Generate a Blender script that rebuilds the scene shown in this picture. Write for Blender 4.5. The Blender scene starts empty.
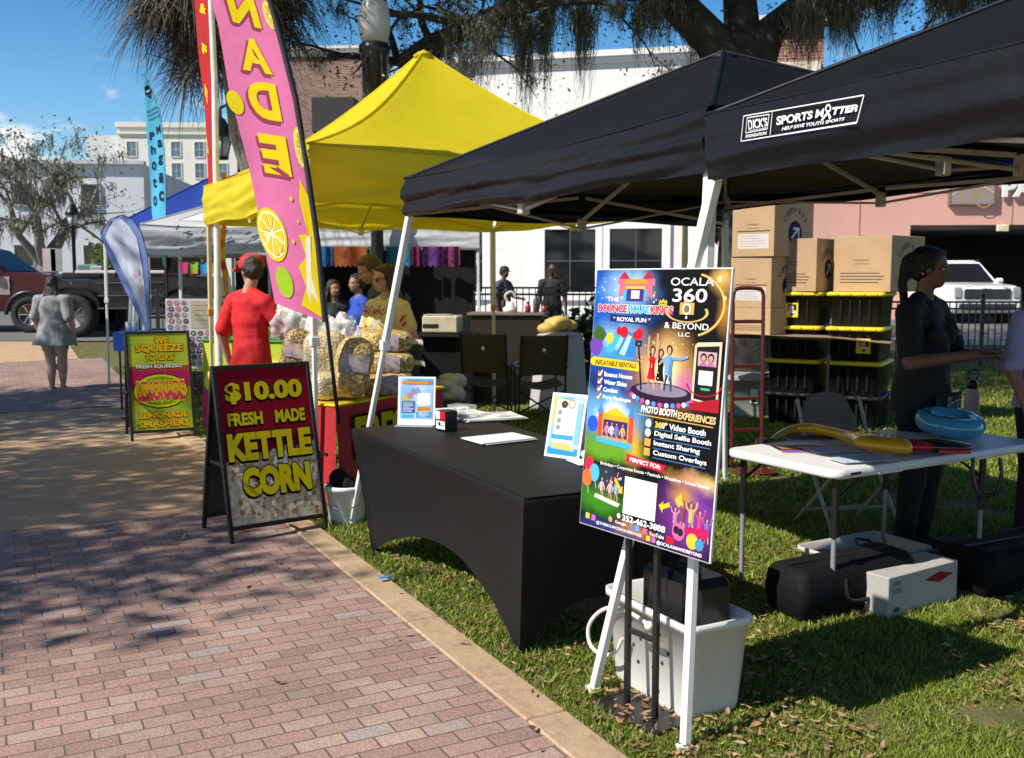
import bpy, bmesh, math, random
import numpy as np
from mathutils import Vector, Matrix, noise as mnoise
random.seed(7); rng = np.random.default_rng(7)
sc = bpy.context.scene; COL = sc.collection
R = math.radians
# ------------------------------------------------------------------ camera
EYE = 1.65; FOC = 1000.0; PITCH = math.atan(101/1000)
cd = bpy.data.cameras.new('camera'); cam = bpy.data.objects.new('camera', cd); COL.objects.link(cam)
cam.location = (0, 0, EYE); cam.rotation_euler = (math.pi/2-PITCH, 0, 0)
cd.sensor_width = 36; cd.lens = 36*FOC/1024; cd.clip_start = .05; cd.clip_end = 3000
cd.dof.use_dof = True; cd.dof.focus_distance = 4.2; cd.dof.aperture_fstop = 7
sc.camera = cam
# ------------------------------------------------------------------ light
SUN_EL = R(43.5); SH = Vector((-.86, -.51)).normalized()
SUNV = Vector((SH.x*math.cos(SUN_EL), SH.y*math.cos(SUN_EL), math.sin(SUN_EL)))
sd = bpy.data.lights.new('sun', 'SUN'); sd.energy = 5.0; sd.angle = R(.53); sd.color = (1, .94, .84)
so = bpy.data.objects.new('sun', sd); COL.objects.link(so); so.rotation_euler = (-SUNV).to_track_quat('-Z', 'Y').to_euler()
w = bpy.data.worlds.new('World'); sc.world = w; w.use_nodes = True
nt = w.node_tree; nt.nodes.clear()
def _n(t, **k):
    n = nt.nodes.new(t)
    for a, b in k.items(): setattr(n, a, b)
    return n
sky = _n('ShaderNodeTexSky'); sky.sky_type = 'NISHITA'; sky.sun_disc = False
sky.sun_elevation = SUN_EL; sky.sun_rotation = math.atan2(SH.x, SH.y); sky.air_density = 1.0; sky.dust_density = .3; sky.ozone_density = 2.5
hs = _n('ShaderNodeHueSaturation'); hs.inputs['Saturation'].default_value = 1.4
nt.links.new(sky.outputs[0], hs.inputs['Color'])
tc = _n('ShaderNodeTexCoord'); mp = _n('ShaderNodeMapping'); mp.inputs['Scale'].default_value = (1.0, 1.0, 2.6)
mp.inputs['Location'].default_value = (.35, .2, .1)
nz = _n('ShaderNodeTexNoise'); nz.inputs['Scale'].default_value = 8.5; nz.inputs['Detail'].default_value = 7; nz.inputs['Roughness'].default_value = .55
rp = _n('ShaderNodeValToRGB'); rp.color_ramp.elements[0].position = .51; rp.color_ramp.elements[1].position = .61
mx = _n('ShaderNodeMixRGB'); mx.inputs[2].default_value = (11.5, 11.6, 11.9, 1)
bg = _n('ShaderNodeBackground'); bg.inputs['Strength'].default_value = .068
wo = _n('ShaderNodeOutputWorld')
nt.links.new(tc.outputs['Generated'], mp.inputs[0]); nt.links.new(mp.outputs[0], nz.inputs['Vector'])
nt.links.new(nz.outputs['Fac'], rp.inputs[0]); sx_ = _n('ShaderNodeSeparateXYZ'); mr_ = _n('ShaderNodeMapRange'); mr_.inputs['From Min'].default_value = .15; mr_.inputs['From Max'].default_value = .215; mr_.inputs['To Min'].default_value = 1; mr_.inputs['To Max'].default_value = 0
ml_ = _n('ShaderNodeMath'); ml_.operation = 'MULTIPLY'; nt.links.new(tc.outputs['Generated'], sx_.inputs[0]); nt.links.new(sx_.outputs['Z'], mr_.inputs[0]); nt.links.new(mr_.outputs[0], ml_.inputs[0]); nt.links.new(rp.outputs[0], ml_.inputs[1])
nt.links.new(ml_.outputs[0], mx.inputs[0])
mz_ = _n('ShaderNodeMapRange'); mz_.inputs['From Min'].default_value = .18; mz_.inputs['From Max'].default_value = .55; mz_.inputs['To Min'].default_value = 1.75; mz_.inputs['To Max'].default_value = 1.0
vg_ = _n('ShaderNodeVectorMath'); vg_.operation = 'SCALE'; nt.links.new(sx_.outputs['Z'], mz_.inputs[0]); nt.links.new(hs.outputs[0], vg_.inputs[0]); nt.links.new(mz_.outputs[0], vg_.inputs['Scale'])
nt.links.new(vg_.outputs[0], mx.inputs[1]); nt.links.new(mx.outputs[0], bg.inputs[0]); nt.links.new(bg.outputs[0], wo.inputs[0])
vs = sc.view_settings; vs.view_transform = 'Standard'; vs.look = 'None'; vs.exposure = 0.36; vs.gamma = 1
# ------------------------------------------------------------------ helpers
def ray(px, py):
    x = (px-512)/FOC; yd = (py-379)/FOC
    return Vector((x, math.cos(PITCH)-yd*math.sin(PITCH), -math.sin(PITCH)-yd*math.cos(PITCH)))
def G(px, py, z=0.0):            # point of the picture on a level plane
    d = ray(px, py); t = (z-EYE)/d.z; return Vector((d.x*t, d.y*t, z))
def at(px, py, Y):               # point of the picture at a known depth
    d = ray(px, py); t = Y/d.y; return Vector((d.x*t, Y, EYE+d.z*t))
def gz(y):
    t = min(1, max(0, (y-14)/12)); return .4*t*t*(3-2*t)
AX = Vector((-.464, .886, 0)).normalized(); BX = Vector((AX.y, -AX.x, 0)); RZ = math.atan2(BX.y, BX.x)
MATS = {}
def M(name, col, rough=.6, var=.12, scale=8, bump=0, metal=0, translucent=0, bscale=None, spec=.5, col2=None, island=False, alpha=None, detail=4, coat=0, sheen=0):
    if name in MATS: return MATS[name]
    m = bpy.data.materials.new(name); m.use_nodes = True; t = m.node_tree; b = t.nodes['Principled BSDF']
    MATS[name] = m
    c = Vector(col[:3]); lo = [max(0, x*(1-var)) for x in c]; hi = [min(1, x*(1+var)) for x in c]
    if col2: lo, hi = list(c), list(col2)
    b.inputs['Roughness'].default_value = rough; b.inputs['Metallic'].default_value = metal
    b.inputs['Specular IOR Level'].default_value = spec
    if coat: b.inputs['Coat Weight'].default_value = coat
    tc = t.nodes.new('ShaderNodeTexCoord')
    n = t.nodes.new('ShaderNodeTexNoise'); n.inputs['Scale'].default_value = scale; n.inputs['Detail'].default_value = detail
    t.links.new(tc.outputs['Object'], n.inputs['Vector'])
    r = t.nodes.new('ShaderNodeValToRGB'); r.color_ramp.elements[0].position = .3; r.color_ramp.elements[1].position = .7
    r.color_ramp.elements[0].color = (*lo, 1); r.color_ramp.elements[1].color = (*hi, 1)
    if island:
        g = t.nodes.new('ShaderNodeNewGeometry'); a = t.nodes.new('ShaderNodeMath'); a.operation = 'MULTIPLY_ADD'; a.inputs[1].default_value = .75
        s = t.nodes.new('ShaderNodeMath'); s.operation = 'MULTIPLY_ADD'; s.inputs[1].default_value = .5; s.inputs[2].default_value = -.12
        t.links.new(n.outputs['Fac'], s.inputs[0]); t.links.new(g.outputs['Random Per Island'], a.inputs[0]); t.links.new(s.outputs[0], a.inputs[2])
        t.links.new(a.outputs[0], r.inputs[0]); r.color_ramp.elements[0].position = .0; r.color_ramp.elements[1].position = 1
    else: t.links.new(n.outputs['Fac'], r.inputs[0])
    t.links.new(r.outputs[0], b.inputs['Base Color'])
    if bump:
        n2 = t.nodes.new('ShaderNodeTexNoise'); n2.inputs['Scale'].default_value = bscale or scale*6; n2.inputs['Detail'].default_value = 5
        t.links.new(tc.outputs['Object'], n2.inputs['Vector'])
        bp = t.nodes.new('ShaderNodeBump'); bp.inputs['Strength'].default_value = bump; bp.inputs['Distance'].default_value = .02
        t.links.new(n2.outputs['Fac'], bp.inputs['Height']); t.links.new(bp.outputs[0], b.inputs['Normal'])
    out = t.nodes['Material Output']
    if translucent:
        tr = t.nodes.new('ShaderNodeBsdfTranslucent'); t.links.new(r.outputs[0], tr.inputs['Color'])
        ms = t.nodes.new('ShaderNodeMixShader'); ms.inputs[0].default_value = translucent
        t.links.new(b.outputs[0], ms.inputs[1]); t.links.new(tr.outputs[0], ms.inputs[2]); t.links.new(ms.outputs[0], out.inputs['Surface'])
    if alpha is not None: b.inputs['Alpha'].default_value = alpha
    return m
def ink(c, rough=.6):
    k = 'ink_%03d_%03d_%03d' % tuple(int(x*255) for x in c[:3])
    return M(k, [x**1.3 for x in c[:3]], rough, .05, 40, spec=.12)
def glass(name='clear_plastic', col=(.9, .92, .93), mix=.75, rough=.1):
    if name in MATS: return MATS[name]
    m = bpy.data.materials.new(name); m.use_nodes = True; t = m.node_tree; b = t.nodes['Principled BSDF']
    b.inputs['Base Color'].default_value = (*col, 1); b.inputs['Roughness'].default_value = rough; b.inputs['Alpha'].default_value = 1-mix
    MATS[name] = m; return m

class MB:
    def __init__(s): s.v = []; s.f = []; s.m = []; s.s = []
    def add(s, vs, fs, mi=0, smooth=False, X=None):
        o = len(s.v)
        s.v += [tuple(X @ Vector(p)) if X is not None else tuple(p) for p in vs]
        for f in fs: s.f.append(tuple(i+o for i in f)); s.m.append(mi); s.s.append(smooth)
        return s
    def box(s, c, d, mi=0, ch=0.0, rz=0, X=None):
        hx, hy, hz = d[0]/2, d[1]/2, d[2]/2; vs = []
        if ch <= 0:
            for x in (-1, 1):
                for y in (-1, 1):
                    for z in (-1, 1): vs.append((x*hx, y*hy, z*hz))
            fs = [(0, 1, 3, 2), (4, 6, 7, 5), (0, 4, 5, 1), (2, 3, 7, 6), (0, 2, 6, 4), (1, 5, 7, 3)]
        else:
            ch = min(ch, .49*min(d)); idx = {}
            for x in (-1, 1):
                for y in (-1, 1):
                    for z in (-1, 1):
                        for a in range(3):
                            p = [x*(hx-ch), y*(hy-ch), z*(hz-ch)]; p[a] = (x*hx, y*hy, z*hz)[a]
                            idx[(x, y, z, a)] = len(vs); vs.append(tuple(p))
            fs = []
            for a in range(3):
                for sg in (-1, 1):
                    q = [k for k in idx if k[3] == a and k[a] == sg]
                    o = [i for i in range(3) if i != a]
                    q.sort(key=lambda k: math.atan2(k[o[1]], k[o[0]]))
                    fs.append(tuple(idx[k] for k in q))
            for a in range(3):
                b, c2 = [i for i in range(3) if i != a]
                for sb in (-1, 1):
                    for sc2 in (-1, 1):
                        def key(sa, ax):
                            t = [0, 0, 0]; t[a] = sa; t[b] = sb; t[c2] = sc2; return idx[(t[0], t[1], t[2], ax)]
                        fs.append((key(-1, b), key(1, b), key(1, c2), key(-1, c2)))
            for x in (-1, 1):
                for y in (-1, 1):
                    for z in (-1, 1): fs.append(tuple(idx[(x, y, z, a)] for a in range(3)))
        T = Matrix.Translation(Vector(c)) @ Matrix.Rotation(rz, 4, 'Z')
        if X is not None: T = X @ T
        return s.add(vs, fs, mi, False, T)
    def tube(s, pts, r, n=8, mi=0, caps=True, smooth=True):
        pts = [Vector(p) for p in pts]; k = len(pts)
        rs = list(r) if isinstance(r, (list, tuple)) else [r]*k
        vs = []; up = None
        for i, p in enumerate(pts):
            d = (pts[min(i+1, k-1)]-pts[max(i-1, 0)]).normalized()
            if up is None: up = Vector((0, 0, 1)) if abs(d.z) < .9 else Vector((1, 0, 0))
            a = d.cross(up)
            if a.length < 1e-4: a = d.cross(Vector((.3, 1, .2)))
            a.normalize(); b = a.cross(d).normalized(); up = b
            for j in range(n):
                t = 2*math.pi*j/n; vs.append(p+(a*math.cos(t)+b*math.sin(t))*rs[i])
        fs = [(i*n+j, i*n+(j+1) % n, (i+1)*n+(j+1) % n, (i+1)*n+j) for i in range(k-1) for j in range(n)]
        s.add(vs, fs, mi, smooth)
        if caps: s.add(vs[:n], [tuple(range(n))[::-1]], mi); s.add(vs[-n:], [tuple(range(n))], mi)
        return s
    def bar(s, a, b, w, h, mi=0, up=(0, 0, 1)):
        a, b = Vector(a), Vector(b); d = (b-a); L = d.length; d.normalize(); u = Vector(up)
        if abs(d.dot(u)) > .98: u = Vector((1, 0, 0))
        x = d.cross(u).normalized(); y = x.cross(d).normalized()
        X = Matrix((x, d, y)).transposed().to_4x4(); X.translation = (a+b)/2
        return s.box((0, 0, 0), (w, L, h), mi, min(w, h)*.18, 0, X)
    def lathe(s, prof, n=20, c=(0, 0, 0), mi=0, smooth=True, X=None):
        c = Vector(c); vs = [(c.x+r*math.cos(2*math.pi*j/n), c.y+r*math.sin(2*math.pi*j/n), c.z+z) for r, z in prof for j in range(n)]
        k = len(prof)
        fs = [(i*n+j, i*n+(j+1) % n, (i+1)*n+(j+1) % n, (i+1)*n+j) for i in range(k-1) for j in range(n)]
        if prof[0][0] > 1e-5: fs.append(tuple(range(n))[::-1])
        if prof[-1][0] > 1e-5: fs.append(tuple((k-1)*n+j for j in range(n)))
        return s.add(vs, fs, mi, smooth, X)
    def ball(s, c, r, n=10, mi=0, X=None):
        r = (r, r, r) if not isinstance(r, (tuple, list)) else r; c = Vector(c); m = max(4, n//2+1); vs = []
        for i in range(m+1):
            t = math.pi*i/m
            for j in range(n):
                p = 2*math.pi*j/n; vs.append((c.x+r[0]*math.sin(t)*math.cos(p), c.y+r[1]*math.sin(t)*math.sin(p), c.z+r[2]*math.cos(t)))
        fs = [(i*n+j, (i+1)*n+j, (i+1)*n+(j+1) % n, i*n+(j+1) % n) for i in range(m) for j in range(n)]
        return s.add(vs, fs, mi, True, X)
    def prism(s, poly, y0, y1, mi=0, X=None):       # outline in x,z, thickness along y
        k = len(poly); vs = [(x, y0, z) for x, z in poly]+[(x, y1, z) for x, z in poly]
        fs = [tuple(range(k)), tuple(range(2*k-1, k-1, -1))]+[(i, i+k, (i+1) % k+k, (i+1) % k) for i in range(k)]
        return s.add(vs, fs, mi, False, X)
    def grid(s, fn, nu, nv, mi=0, smooth=True):
        vs = [fn(i/nu, j/nv) for i in range(nu+1) for j in range(nv+1)]
        fs = [(i*(nv+1)+j, (i+1)*(nv+1)+j, (i+1)*(nv+1)+j+1, i*(nv+1)+j+1) for i in range(nu) for j in range(nv)]
        return s.add(vs, fs, mi, smooth)
    def build(s, name, mats, parent=None, label=None, cat=None, group=None, kind=None, loc=None, rot=None):
        me = bpy.data.meshes.new(name); me.from_pydata(s.v, [], s.f)
        mats = mats if isinstance(mats, (list, tuple)) else [mats]
        for m in mats: me.materials.append(m)
        me.polygons.foreach_set('material_index', s.m); me.polygons.foreach_set('use_smooth', s.s); me.update()
        o = bpy.data.objects.new(name, me); COL.objects.link(o)
        if parent: o.parent = parent
        if loc is not None: o.location = loc
        if rot is not None: o.rotation_euler = rot
        return tag(o, label, cat, group, kind)
def tag(o, label=None, cat=None, group=None, kind=None):
    if label: o['label'] = label
    if cat: o['category'] = cat
    if group: o['group'] = group
    if kind: o['kind'] = kind
    return o
def thing(name, label, cat, loc=(0, 0, 0), rz=0, group=None):
    o = bpy.data.objects.new(name, None); COL.objects.link(o); o.empty_display_size = .1
    o.location = loc; o.rotation_euler = (0, 0, rz); return tag(o, label, cat, group)
def dup(root, loc, rz, label=None, group=None):
    r = root.copy(); COL.objects.link(r); r.location = loc; r.rotation_euler = (0, 0, rz)
    if label: r['label'] = label
    if group: r['group'] = group
    for ch in list(root.children):
        c = ch.copy(); COL.objects.link(c); c.parent = r
        for g in ch.children:
            d = g.copy(); COL.objects.link(d); d.parent = c
    return r
def npmesh(name, V, F, mats, mi=None, smooth=False, parent=None):      # big meshes from arrays (all faces the same size)
    me = bpy.data.meshes.new(name); k = F.shape[1]
    me.vertices.add(len(V)); me.vertices.foreach_set('co', V.astype(np.float32).ravel())
    me.loops.add(F.size); me.loops.foreach_set('vertex_index', F.astype(np.int32).ravel())
    me.polygons.add(len(F)); me.polygons.foreach_set('loop_start', np.arange(0, F.size, k, dtype=np.int32))
    for m in (mats if isinstance(mats, (list, tuple)) else [mats]): me.materials.append(m)
    if mi is not None: me.polygons.foreach_set('material_index', mi.astype(np.int32))
    me.polygons.foreach_set('use_smooth', np.full(len(F), smooth)); me.update(calc_edges=True); me.validate()
    o = bpy.data.objects.new(name, me); COL.objects.link(o)
    if parent: o.parent = parent
    return o
TXT = {}
def text_geo(body, bold=.015, shear=0, space=1.0):
    k = (body, bold, shear, space)
    if k in TXT: return TXT[k]
    cu = bpy.data.curves.new('txt', 'FONT'); cu.body = body; cu.offset = bold; cu.shear = shear; cu.space_character = space
    cu.resolution_u = 4; cu.dimensions = '2D'; cu.fill_mode = 'FRONT'; cu.align_x = 'CENTER'; cu.align_y = 'CENTER'
    o = bpy.data.objects.new('txt', cu); COL.objects.link(o); bpy.context.view_layer.update()
    me = o.evaluated_get(bpy.context.evaluated_depsgraph_get()).to_mesh()
    v = np.array([x.co[:2] for x in me.vertices]) if len(me.vertices) else np.zeros((1, 2))
    f = [tuple(p.vertices) for p in me.polygons]
    o.evaluated_get(bpy.context.evaluated_depsgraph_get()).to_mesh_clear()
    bpy.data.objects.remove(o); bpy.data.curves.remove(cu)
    lo, hi = v.min(0), v.max(0); v = v-(lo+hi)/2
    TXT[k] = (v, f, hi-lo); return TXT[k]
class Art:      # flat printed artwork: fractions of a w x h sheet, origin top left; sheet lies in local x,z and faces -y
    def __init__(s, W, H, x0=None, ztop=0, y=0, step=.00035, warp=None):
        s.W, s.H, s.x0, s.zt, s.y, s.step = W, H, (-W/2 if x0 is None else x0), ztop, y, step
        s.mb = MB(); s.mats = []; s.k = 0; s.warp = warp; s.bb = []
    def _lay(s, xs, ys):          # a shape lies just above the shapes it overlaps
        b = (min(xs), min(ys), max(xs), max(ys)); k = 0
        for q, l in s.bb:
            if l >= k and b[0] < q[2] and b[2] > q[0] and b[1] < q[3] and b[3] > q[1]: k = l
        s.k = k+1; s.bb.append((b, s.k))
    def _m(s, c):
        m = c if isinstance(c, bpy.types.Material) else ink(c)
        if m not in s.mats: s.mats.append(m)
        return s.mats.index(m)
    def _p(s, x, y):
        p = (s.x0+x*s.W, s.y-.0008-s.k*s.step, s.zt-y*s.H)
        return s.warp(*p) if s.warp else p
    def poly(s, pts, c):
        s._lay([p[0] for p in pts], [p[1] for p in pts]); s.mb.add([s._p(*p) for p in pts], [tuple(range(len(pts)))], s._m(c)); return s
    def rect(s, x0, y0, x1, y1, c): return s.poly([(x0, y0), (x0, y1), (x1, y1), (x1, y0)], c)
    def circ(s, x, y, r, c, ry=None, n=18, rot=0):
        ry = r*s.W/s.H if ry is None else ry
        return s.poly([(x+r*math.cos(-2*math.pi*i/n+rot), y+ry*math.sin(-2*math.pi*i/n+rot)) for i in range(n)], c)
    def ring(s, x, y, r, c, th=.2, ry=None, a0=0, a1=360, n=24):
        ry = r*s.W/s.H if ry is None else ry; s._lay((x-r, x+r), (y-ry, y+ry)); vs = []
        for i in range(n+1):
            t = R(a0+(a1-a0)*i/n)
            for q in (1, 1-th): vs.append(s._p(x+r*q*math.cos(t), y-ry*q*math.sin(t)))
        s.mb.add(vs, [(2*i, 2*i+1, 2*i+3, 2*i+2) for i in range(n)], s._m(c)); return s
    def line(s, pts, wd, c):
        for (xa, ya), (xb, yb) in zip(pts[:-1], pts[1:]):
            dx, dy = (xb-xa)*s.W, (yb-ya)*s.H; L = math.hypot(dx, dy) or 1; nx, ny = -dy/L*wd/2/s.W, dx/L*wd/2/s.H
            s.poly([(xa+nx, ya+ny), (xb+nx, yb+ny), (xb-nx, yb-ny), (xa-nx, ya-ny)], c)
        return s
    def text(s, body, x, y, h, c, w=None, bold=.02, rot=0, shear=0, outline=None, ow=.03, mirror=False, shadow=None):
        if shadow: s.text(body, x+shadow[1], y+shadow[2], h, shadow[0], w, bold+.01, rot, shear, mirror=mirror)
        if outline: s._t(body, x, y, h, outline, w, bold, bold+ow, rot, shear, mirror)
        s._t(body, x, y, h, c, w, bold, bold, rot, shear, mirror); return s
    def _t(s, body, x, y, h, c, w, b0, b, rot, shear, mirror):
        _, _, d0 = text_geo(body, b0, shear); v, f, d = text_geo(body, b, shear)
        sy = h*s.H/d0[1]; sx = (w*s.W/d0[0]) if w else sy
        ex, ey = d[0]*sx/s.W/2, d[1]*sy/s.H/2; s._lay((x-ex, x+ex), (y-ey, y+ey))
        ca, sa = math.cos(R(rot)), math.sin(R(rot)); vs = []
        for a in v:
            px, py = a[0]*sx*(-1 if mirror else 1), a[1]*sy
            vs.append(s._p(x+(px*ca-py*sa)/s.W, y-(px*sa+py*ca)/s.H))
        s.mb.add(vs, f, s._m(c))
    def build(s, name, parent, **k): return s.mb.build(name, s.mats, parent, **k)
def fbm(x, y, z=0): return mnoise.noise(Vector((x, y, z)))
# ------------------------------------------------------------------ ground
def node_mat(name):
    m = bpy.data.materials.new(name); m.use_nodes = True; t = m.node_tree; MATS[name] = m
    return m, t, t.nodes['Principled BSDF']
def brick_mat(name, stops, bw, bh, mort, mcol, rough=.8, bump=.4, speck=.25, offset=.5):
    m, t, b = node_mat(name); L = t.links.new
    tc = t.nodes.new('ShaderNodeTexCoord')
    def brick(c1, c2, mc):
        k = t.nodes.new('ShaderNodeTexBrick'); k.inputs['Scale'].default_value = 1; k.inputs['Brick Width'].default_value = bw
        k.inputs['Row Height'].default_value = bh; k.inputs['Mortar Size'].default_value = mort; k.inputs['Mortar Smooth'].default_value = .3
        k.offset = offset; k.inputs['Color1'].default_value = c1; k.inputs['Color2'].default_value = c2; k.inputs['Mortar'].default_value = mc
        L(tc.outputs['Object'], k.inputs['Vector']); return k
    k = brick((0, 0, 0, 1), (1, 1, 1, 1), (.5, .5, .5, 1))
    r = t.nodes.new('ShaderNodeValToRGB'); r.color_ramp.interpolation = 'LINEAR'
    while len(r.color_ramp.elements) < len(stops): r.color_ramp.elements.new(.5)
    for e, (p, c) in zip(r.color_ramp.elements, stops): e.position = p; e.color = (*c, 1)
    L(k.outputs['Color'], r.inputs[0])
    n = t.nodes.new('ShaderNodeTexNoise'); n.inputs['Scale'].default_value = 110; n.inputs['Detail'].default_value = 3; L(tc.outputs['Object'], n.inputs['Vector'])
    n3 = t.nodes.new('ShaderNodeTexNoise'); n3.inputs['Scale'].default_value = 1.3; n3.inputs['Detail'].default_value = 6; L(tc.outputs['Object'], n3.inputs['Vector'])
    ad = t.nodes.new('ShaderNodeMath'); ad.operation = 'MULTIPLY_ADD'; ad.inputs[1].default_value = .7; L(n3.outputs['Fac'], ad.inputs[0]); L(n.outputs['Fac'], ad.inputs[2])
    mr = t.nodes.new('ShaderNodeMapRange'); mr.inputs['From Min'].default_value = .45; mr.inputs['From Max'].default_value = 1.2
    mr.inputs['To Min'].default_value = 1-speck; mr.inputs['To Max'].default_value = 1+speck; L(ad.outputs[0], mr.inputs[0])
    mu = t.nodes.new('ShaderNodeMixRGB'); mu.blend_type = 'MULTIPLY'; mu.inputs[0].default_value = 1; L(r.outputs[0], mu.inputs[1]); L(mr.outputs[0], mu.inputs[2])
    mo = t.nodes.new('ShaderNodeMixRGB'); L(k.outputs['Fac'], mo.inputs[0]); L(mu.outputs[0], mo.inputs[1]); mo.inputs[2].default_value = (*mcol, 1)
    L(mo.outputs[0], b.inputs['Base Color']); b.inputs['Roughness'].default_value = rough
    h = t.nodes.new('ShaderNodeMath'); h.operation = 'MULTIPLY_ADD'; h.inputs[1].default_value = -1.2; L(k.outputs['Fac'], h.inputs[0]); L(n.outputs['Fac'], h.inputs[2])
    bp = t.nodes.new('ShaderNodeBump'); bp.inputs['Strength'].default_value = bump; bp.inputs['Distance'].default_value = .006
    L(h.outputs[0], bp.inputs['Height']); L(bp.outputs[0], b.inputs['Normal'])
    return m
def mottled(name, stops, scale, rough=.9, bump=.3, bscale=60, dist=.01, second=9):
    m, t, b = node_mat(name); L = t.links.new
    tc = t.nodes.new('ShaderNodeTexCoord')
    n = t.nodes.new('ShaderNodeTexNoise'); n.inputs['Scale'].default_value = scale; n.inputs['Detail'].default_value = 8; n.inputs['Roughness'].default_value = .65
    n2 = t.nodes.new('ShaderNodeTexNoise'); n2.inputs['Scale'].default_value = scale*second; n2.inputs['Detail'].default_value = 4
    for q in (n, n2): L(tc.outputs['Object'], q.inputs['Vector'])
    a = t.nodes.new('ShaderNodeMath'); a.operation = 'MULTIPLY_ADD'; a.inputs[1].default_value = .45; L(n2.outputs['Fac'], a.inputs[0])
    s = t.nodes.new('ShaderNodeMath'); s.operation = 'MULTIPLY'; s.inputs[1].default_value = .6; L(n.outputs['Fac'], s.inputs[0]); L(s.outputs[0], a.inputs[2])
    r = t.nodes.new('ShaderNodeValToRGB')
    while len(r.color_ramp.elements) < len(stops): r.color_ramp.elements.new(.5)
    for e, (p, c) in zip(r.color_ramp.elements, stops): e.position = p; e.color = (*c, 1)
    L(a.outputs[0], r.inputs[0]); L(r.outputs[0], b.inputs['Base Color']); b.inputs['Roughness'].default_value = rough
    n4 = t.nodes.new('ShaderNodeTexNoise'); n4.inputs['Scale'].default_value = bscale; n4.inputs['Detail'].default_value = 6; L(tc.outputs['Object'], n4.inputs['Vector'])
    bp = t.nodes.new('ShaderNodeBump'); bp.inputs['Strength'].default_value = bump; bp.inputs['Distance'].default_value = dist
    L(n4.outputs['Fac'], bp.inputs['Height']); L(bp.outputs[0], b.inputs['Normal'])
    return m
PAVER = brick_mat('paver', [(0, (.255, .16, .135)), (.25, (.305, .19, .155)), (.5, (.345, .22, .178)), (.72, (.30, .20, .17)), (.92, (.375, .26, .21)), (1, (.295, .25, .235))], .180, .090, .0042, (.135, .095, .072), speck=.55, bump=.5)
CONC = mottled('path_concrete', [(.3, (.38, .245, .135)), (.5, (.48, .315, .18)), (.7, (.56, .39, .24))], .8, bump=.25, bscale=90, dist=.004)
KERB = mottled('kerb_concrete', [(.3, (.25, .17, .105)), (.5, (.40, .275, .17)), (.72, (.50, .36, .235))], 3.5, bump=.5, bscale=80, dist=.006)
ASPH = mottled('asphalt', [(.3, (.10, .098, .095)), (.7, (.17, .165, .16))], .6, bump=.3, bscale=80)
SOIL = mottled('lawn_soil', [(.34, (.05, .07, .012)), (.5, (.10, .11, .025)), (.6, (.17, .125, .05)), (.74, (.26, .17, .09))], 6.5, bump=.6, bscale=45, dist=.03)
ORI = Vector((.39, 3.306, 0))
def AB(a, b, z=0): v = ORI+AX*a+BX*b; return Vector((v.x, v.y, z))
def ab_sheet(name, a0, a1, b0, b1, dz, m, na=24, nb=24):
    mb = MB()
    def fn(u, v):
        a, b = a0+(a1-a0)*u, b0+(b1-b0)*v
        return (b, a, gz((ORI+AX*a+BX*b).y)+dz)
    mb.grid(fn, na, nb, 0, False)
    return mb.build(name, m, loc=ORI, rot=(0, 0, RZ), kind='structure')
ys = [-60, -20, -6, 0, 3]+[4+i*.75 for i in range(36)]+[34, 45, 70, 120, 250, 700, 2000]
xs = [-2000, -600, -200, -80, -40, -20]+[-12+i*1.5 for i in range(17)]+[20, 40, 80, 200, 600, 2000]
mb = MB(); mb.v = [(x, y, gz(y)) for y in ys for x in xs]; k = len(xs)
mb.f = [(i*k+j, i*k+j+1, (i+1)*k+j+1, (i+1)*k+j) for i in range(len(ys)-1) for j in range(k-1)]; mb.m = [0]*len(mb.f); mb.s = [False]*len(mb.f)
mb.build('lawn', SOIL, kind='structure')
ab_sheet('brick_path', -12, 4.45, -12, -.172, .006, PAVER, 12, 8)
ab_sheet('concrete_path', 4.456, 10.9, -14, .0, .006, CONC, 20, 10)
ab_sheet('brick_band', 10.906, 17.5, -18, .0, .012, PAVER, 24, 10)
ab_sheet('concrete_plaza', 17.506, 26, -22, -.4, .016, CONC, 24, 12)
mb = MB()                                              # border strip, a slightly raised concrete edging
for i in range(20):
    a0 = -8+i*1.2; mb.box((-.085, a0+.6, -.02), (.170, 1.192, .07), 0, .006)
mb.build('kerb_strip', KERB, loc=ORI, rot=(0, 0, RZ), kind='structure')
mb = MB(); mb.grid(lambda u, v: (-80+160*u, 21.5+40*v, gz(21.5+40*v)+.03), 8, 40); mb.build('street', ASPH, kind='structure')
mb = MB()
for i in range(24): mb.box((-2+i*1.55, 21.2, gz(21.2)+.02), (1.54, .35, .2), 0, .02)
mb.build('street_kerb', M('kerb_grey', (.5, .48, .44), .85, .1, 3, .2), kind='structure')
# ------------------------------------------------------------------ grass, leaves on the ground
def in_lawn(x, y):
    b = (x-ORI.x)*BX.x+(y-ORI.y)*BX.y; return b
N = 560000
pyv = rng.random(N)
yy = 2.9*np.exp(rng.random(N)**1.25*math.log(17.5/2.9)); xx = (rng.random(N)*1.65-.62)*yy*1.02
bb = (xx-ORI.x)*BX.x+(yy-ORI.y)*BX.y; jit = rng.normal(0, .025, N)
cl = np.array([fbm(a*1.3, b*1.3)+.6*fbm(a*4, b*4, 3) for a, b in zip(xx[::1], yy[::1])])
keep = (bb > .005+jit+.02) & (cl > -.5+rng.random(N)*.5-.15) & (yy < 17.6) & ~((np.abs((xx-.49)*math.cos(R(-55))+(yy-3.66)*math.sin(R(-55))) < .2) & (np.abs(-(xx-.49)*math.sin(R(-55))+(yy-3.66)*math.cos(R(-55))) < .115))
xx, yy, cl = xx[keep], yy[keep], cl[keep]; N = len(xx)
z0 = np.array([gz(a) for a in yy])
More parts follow.
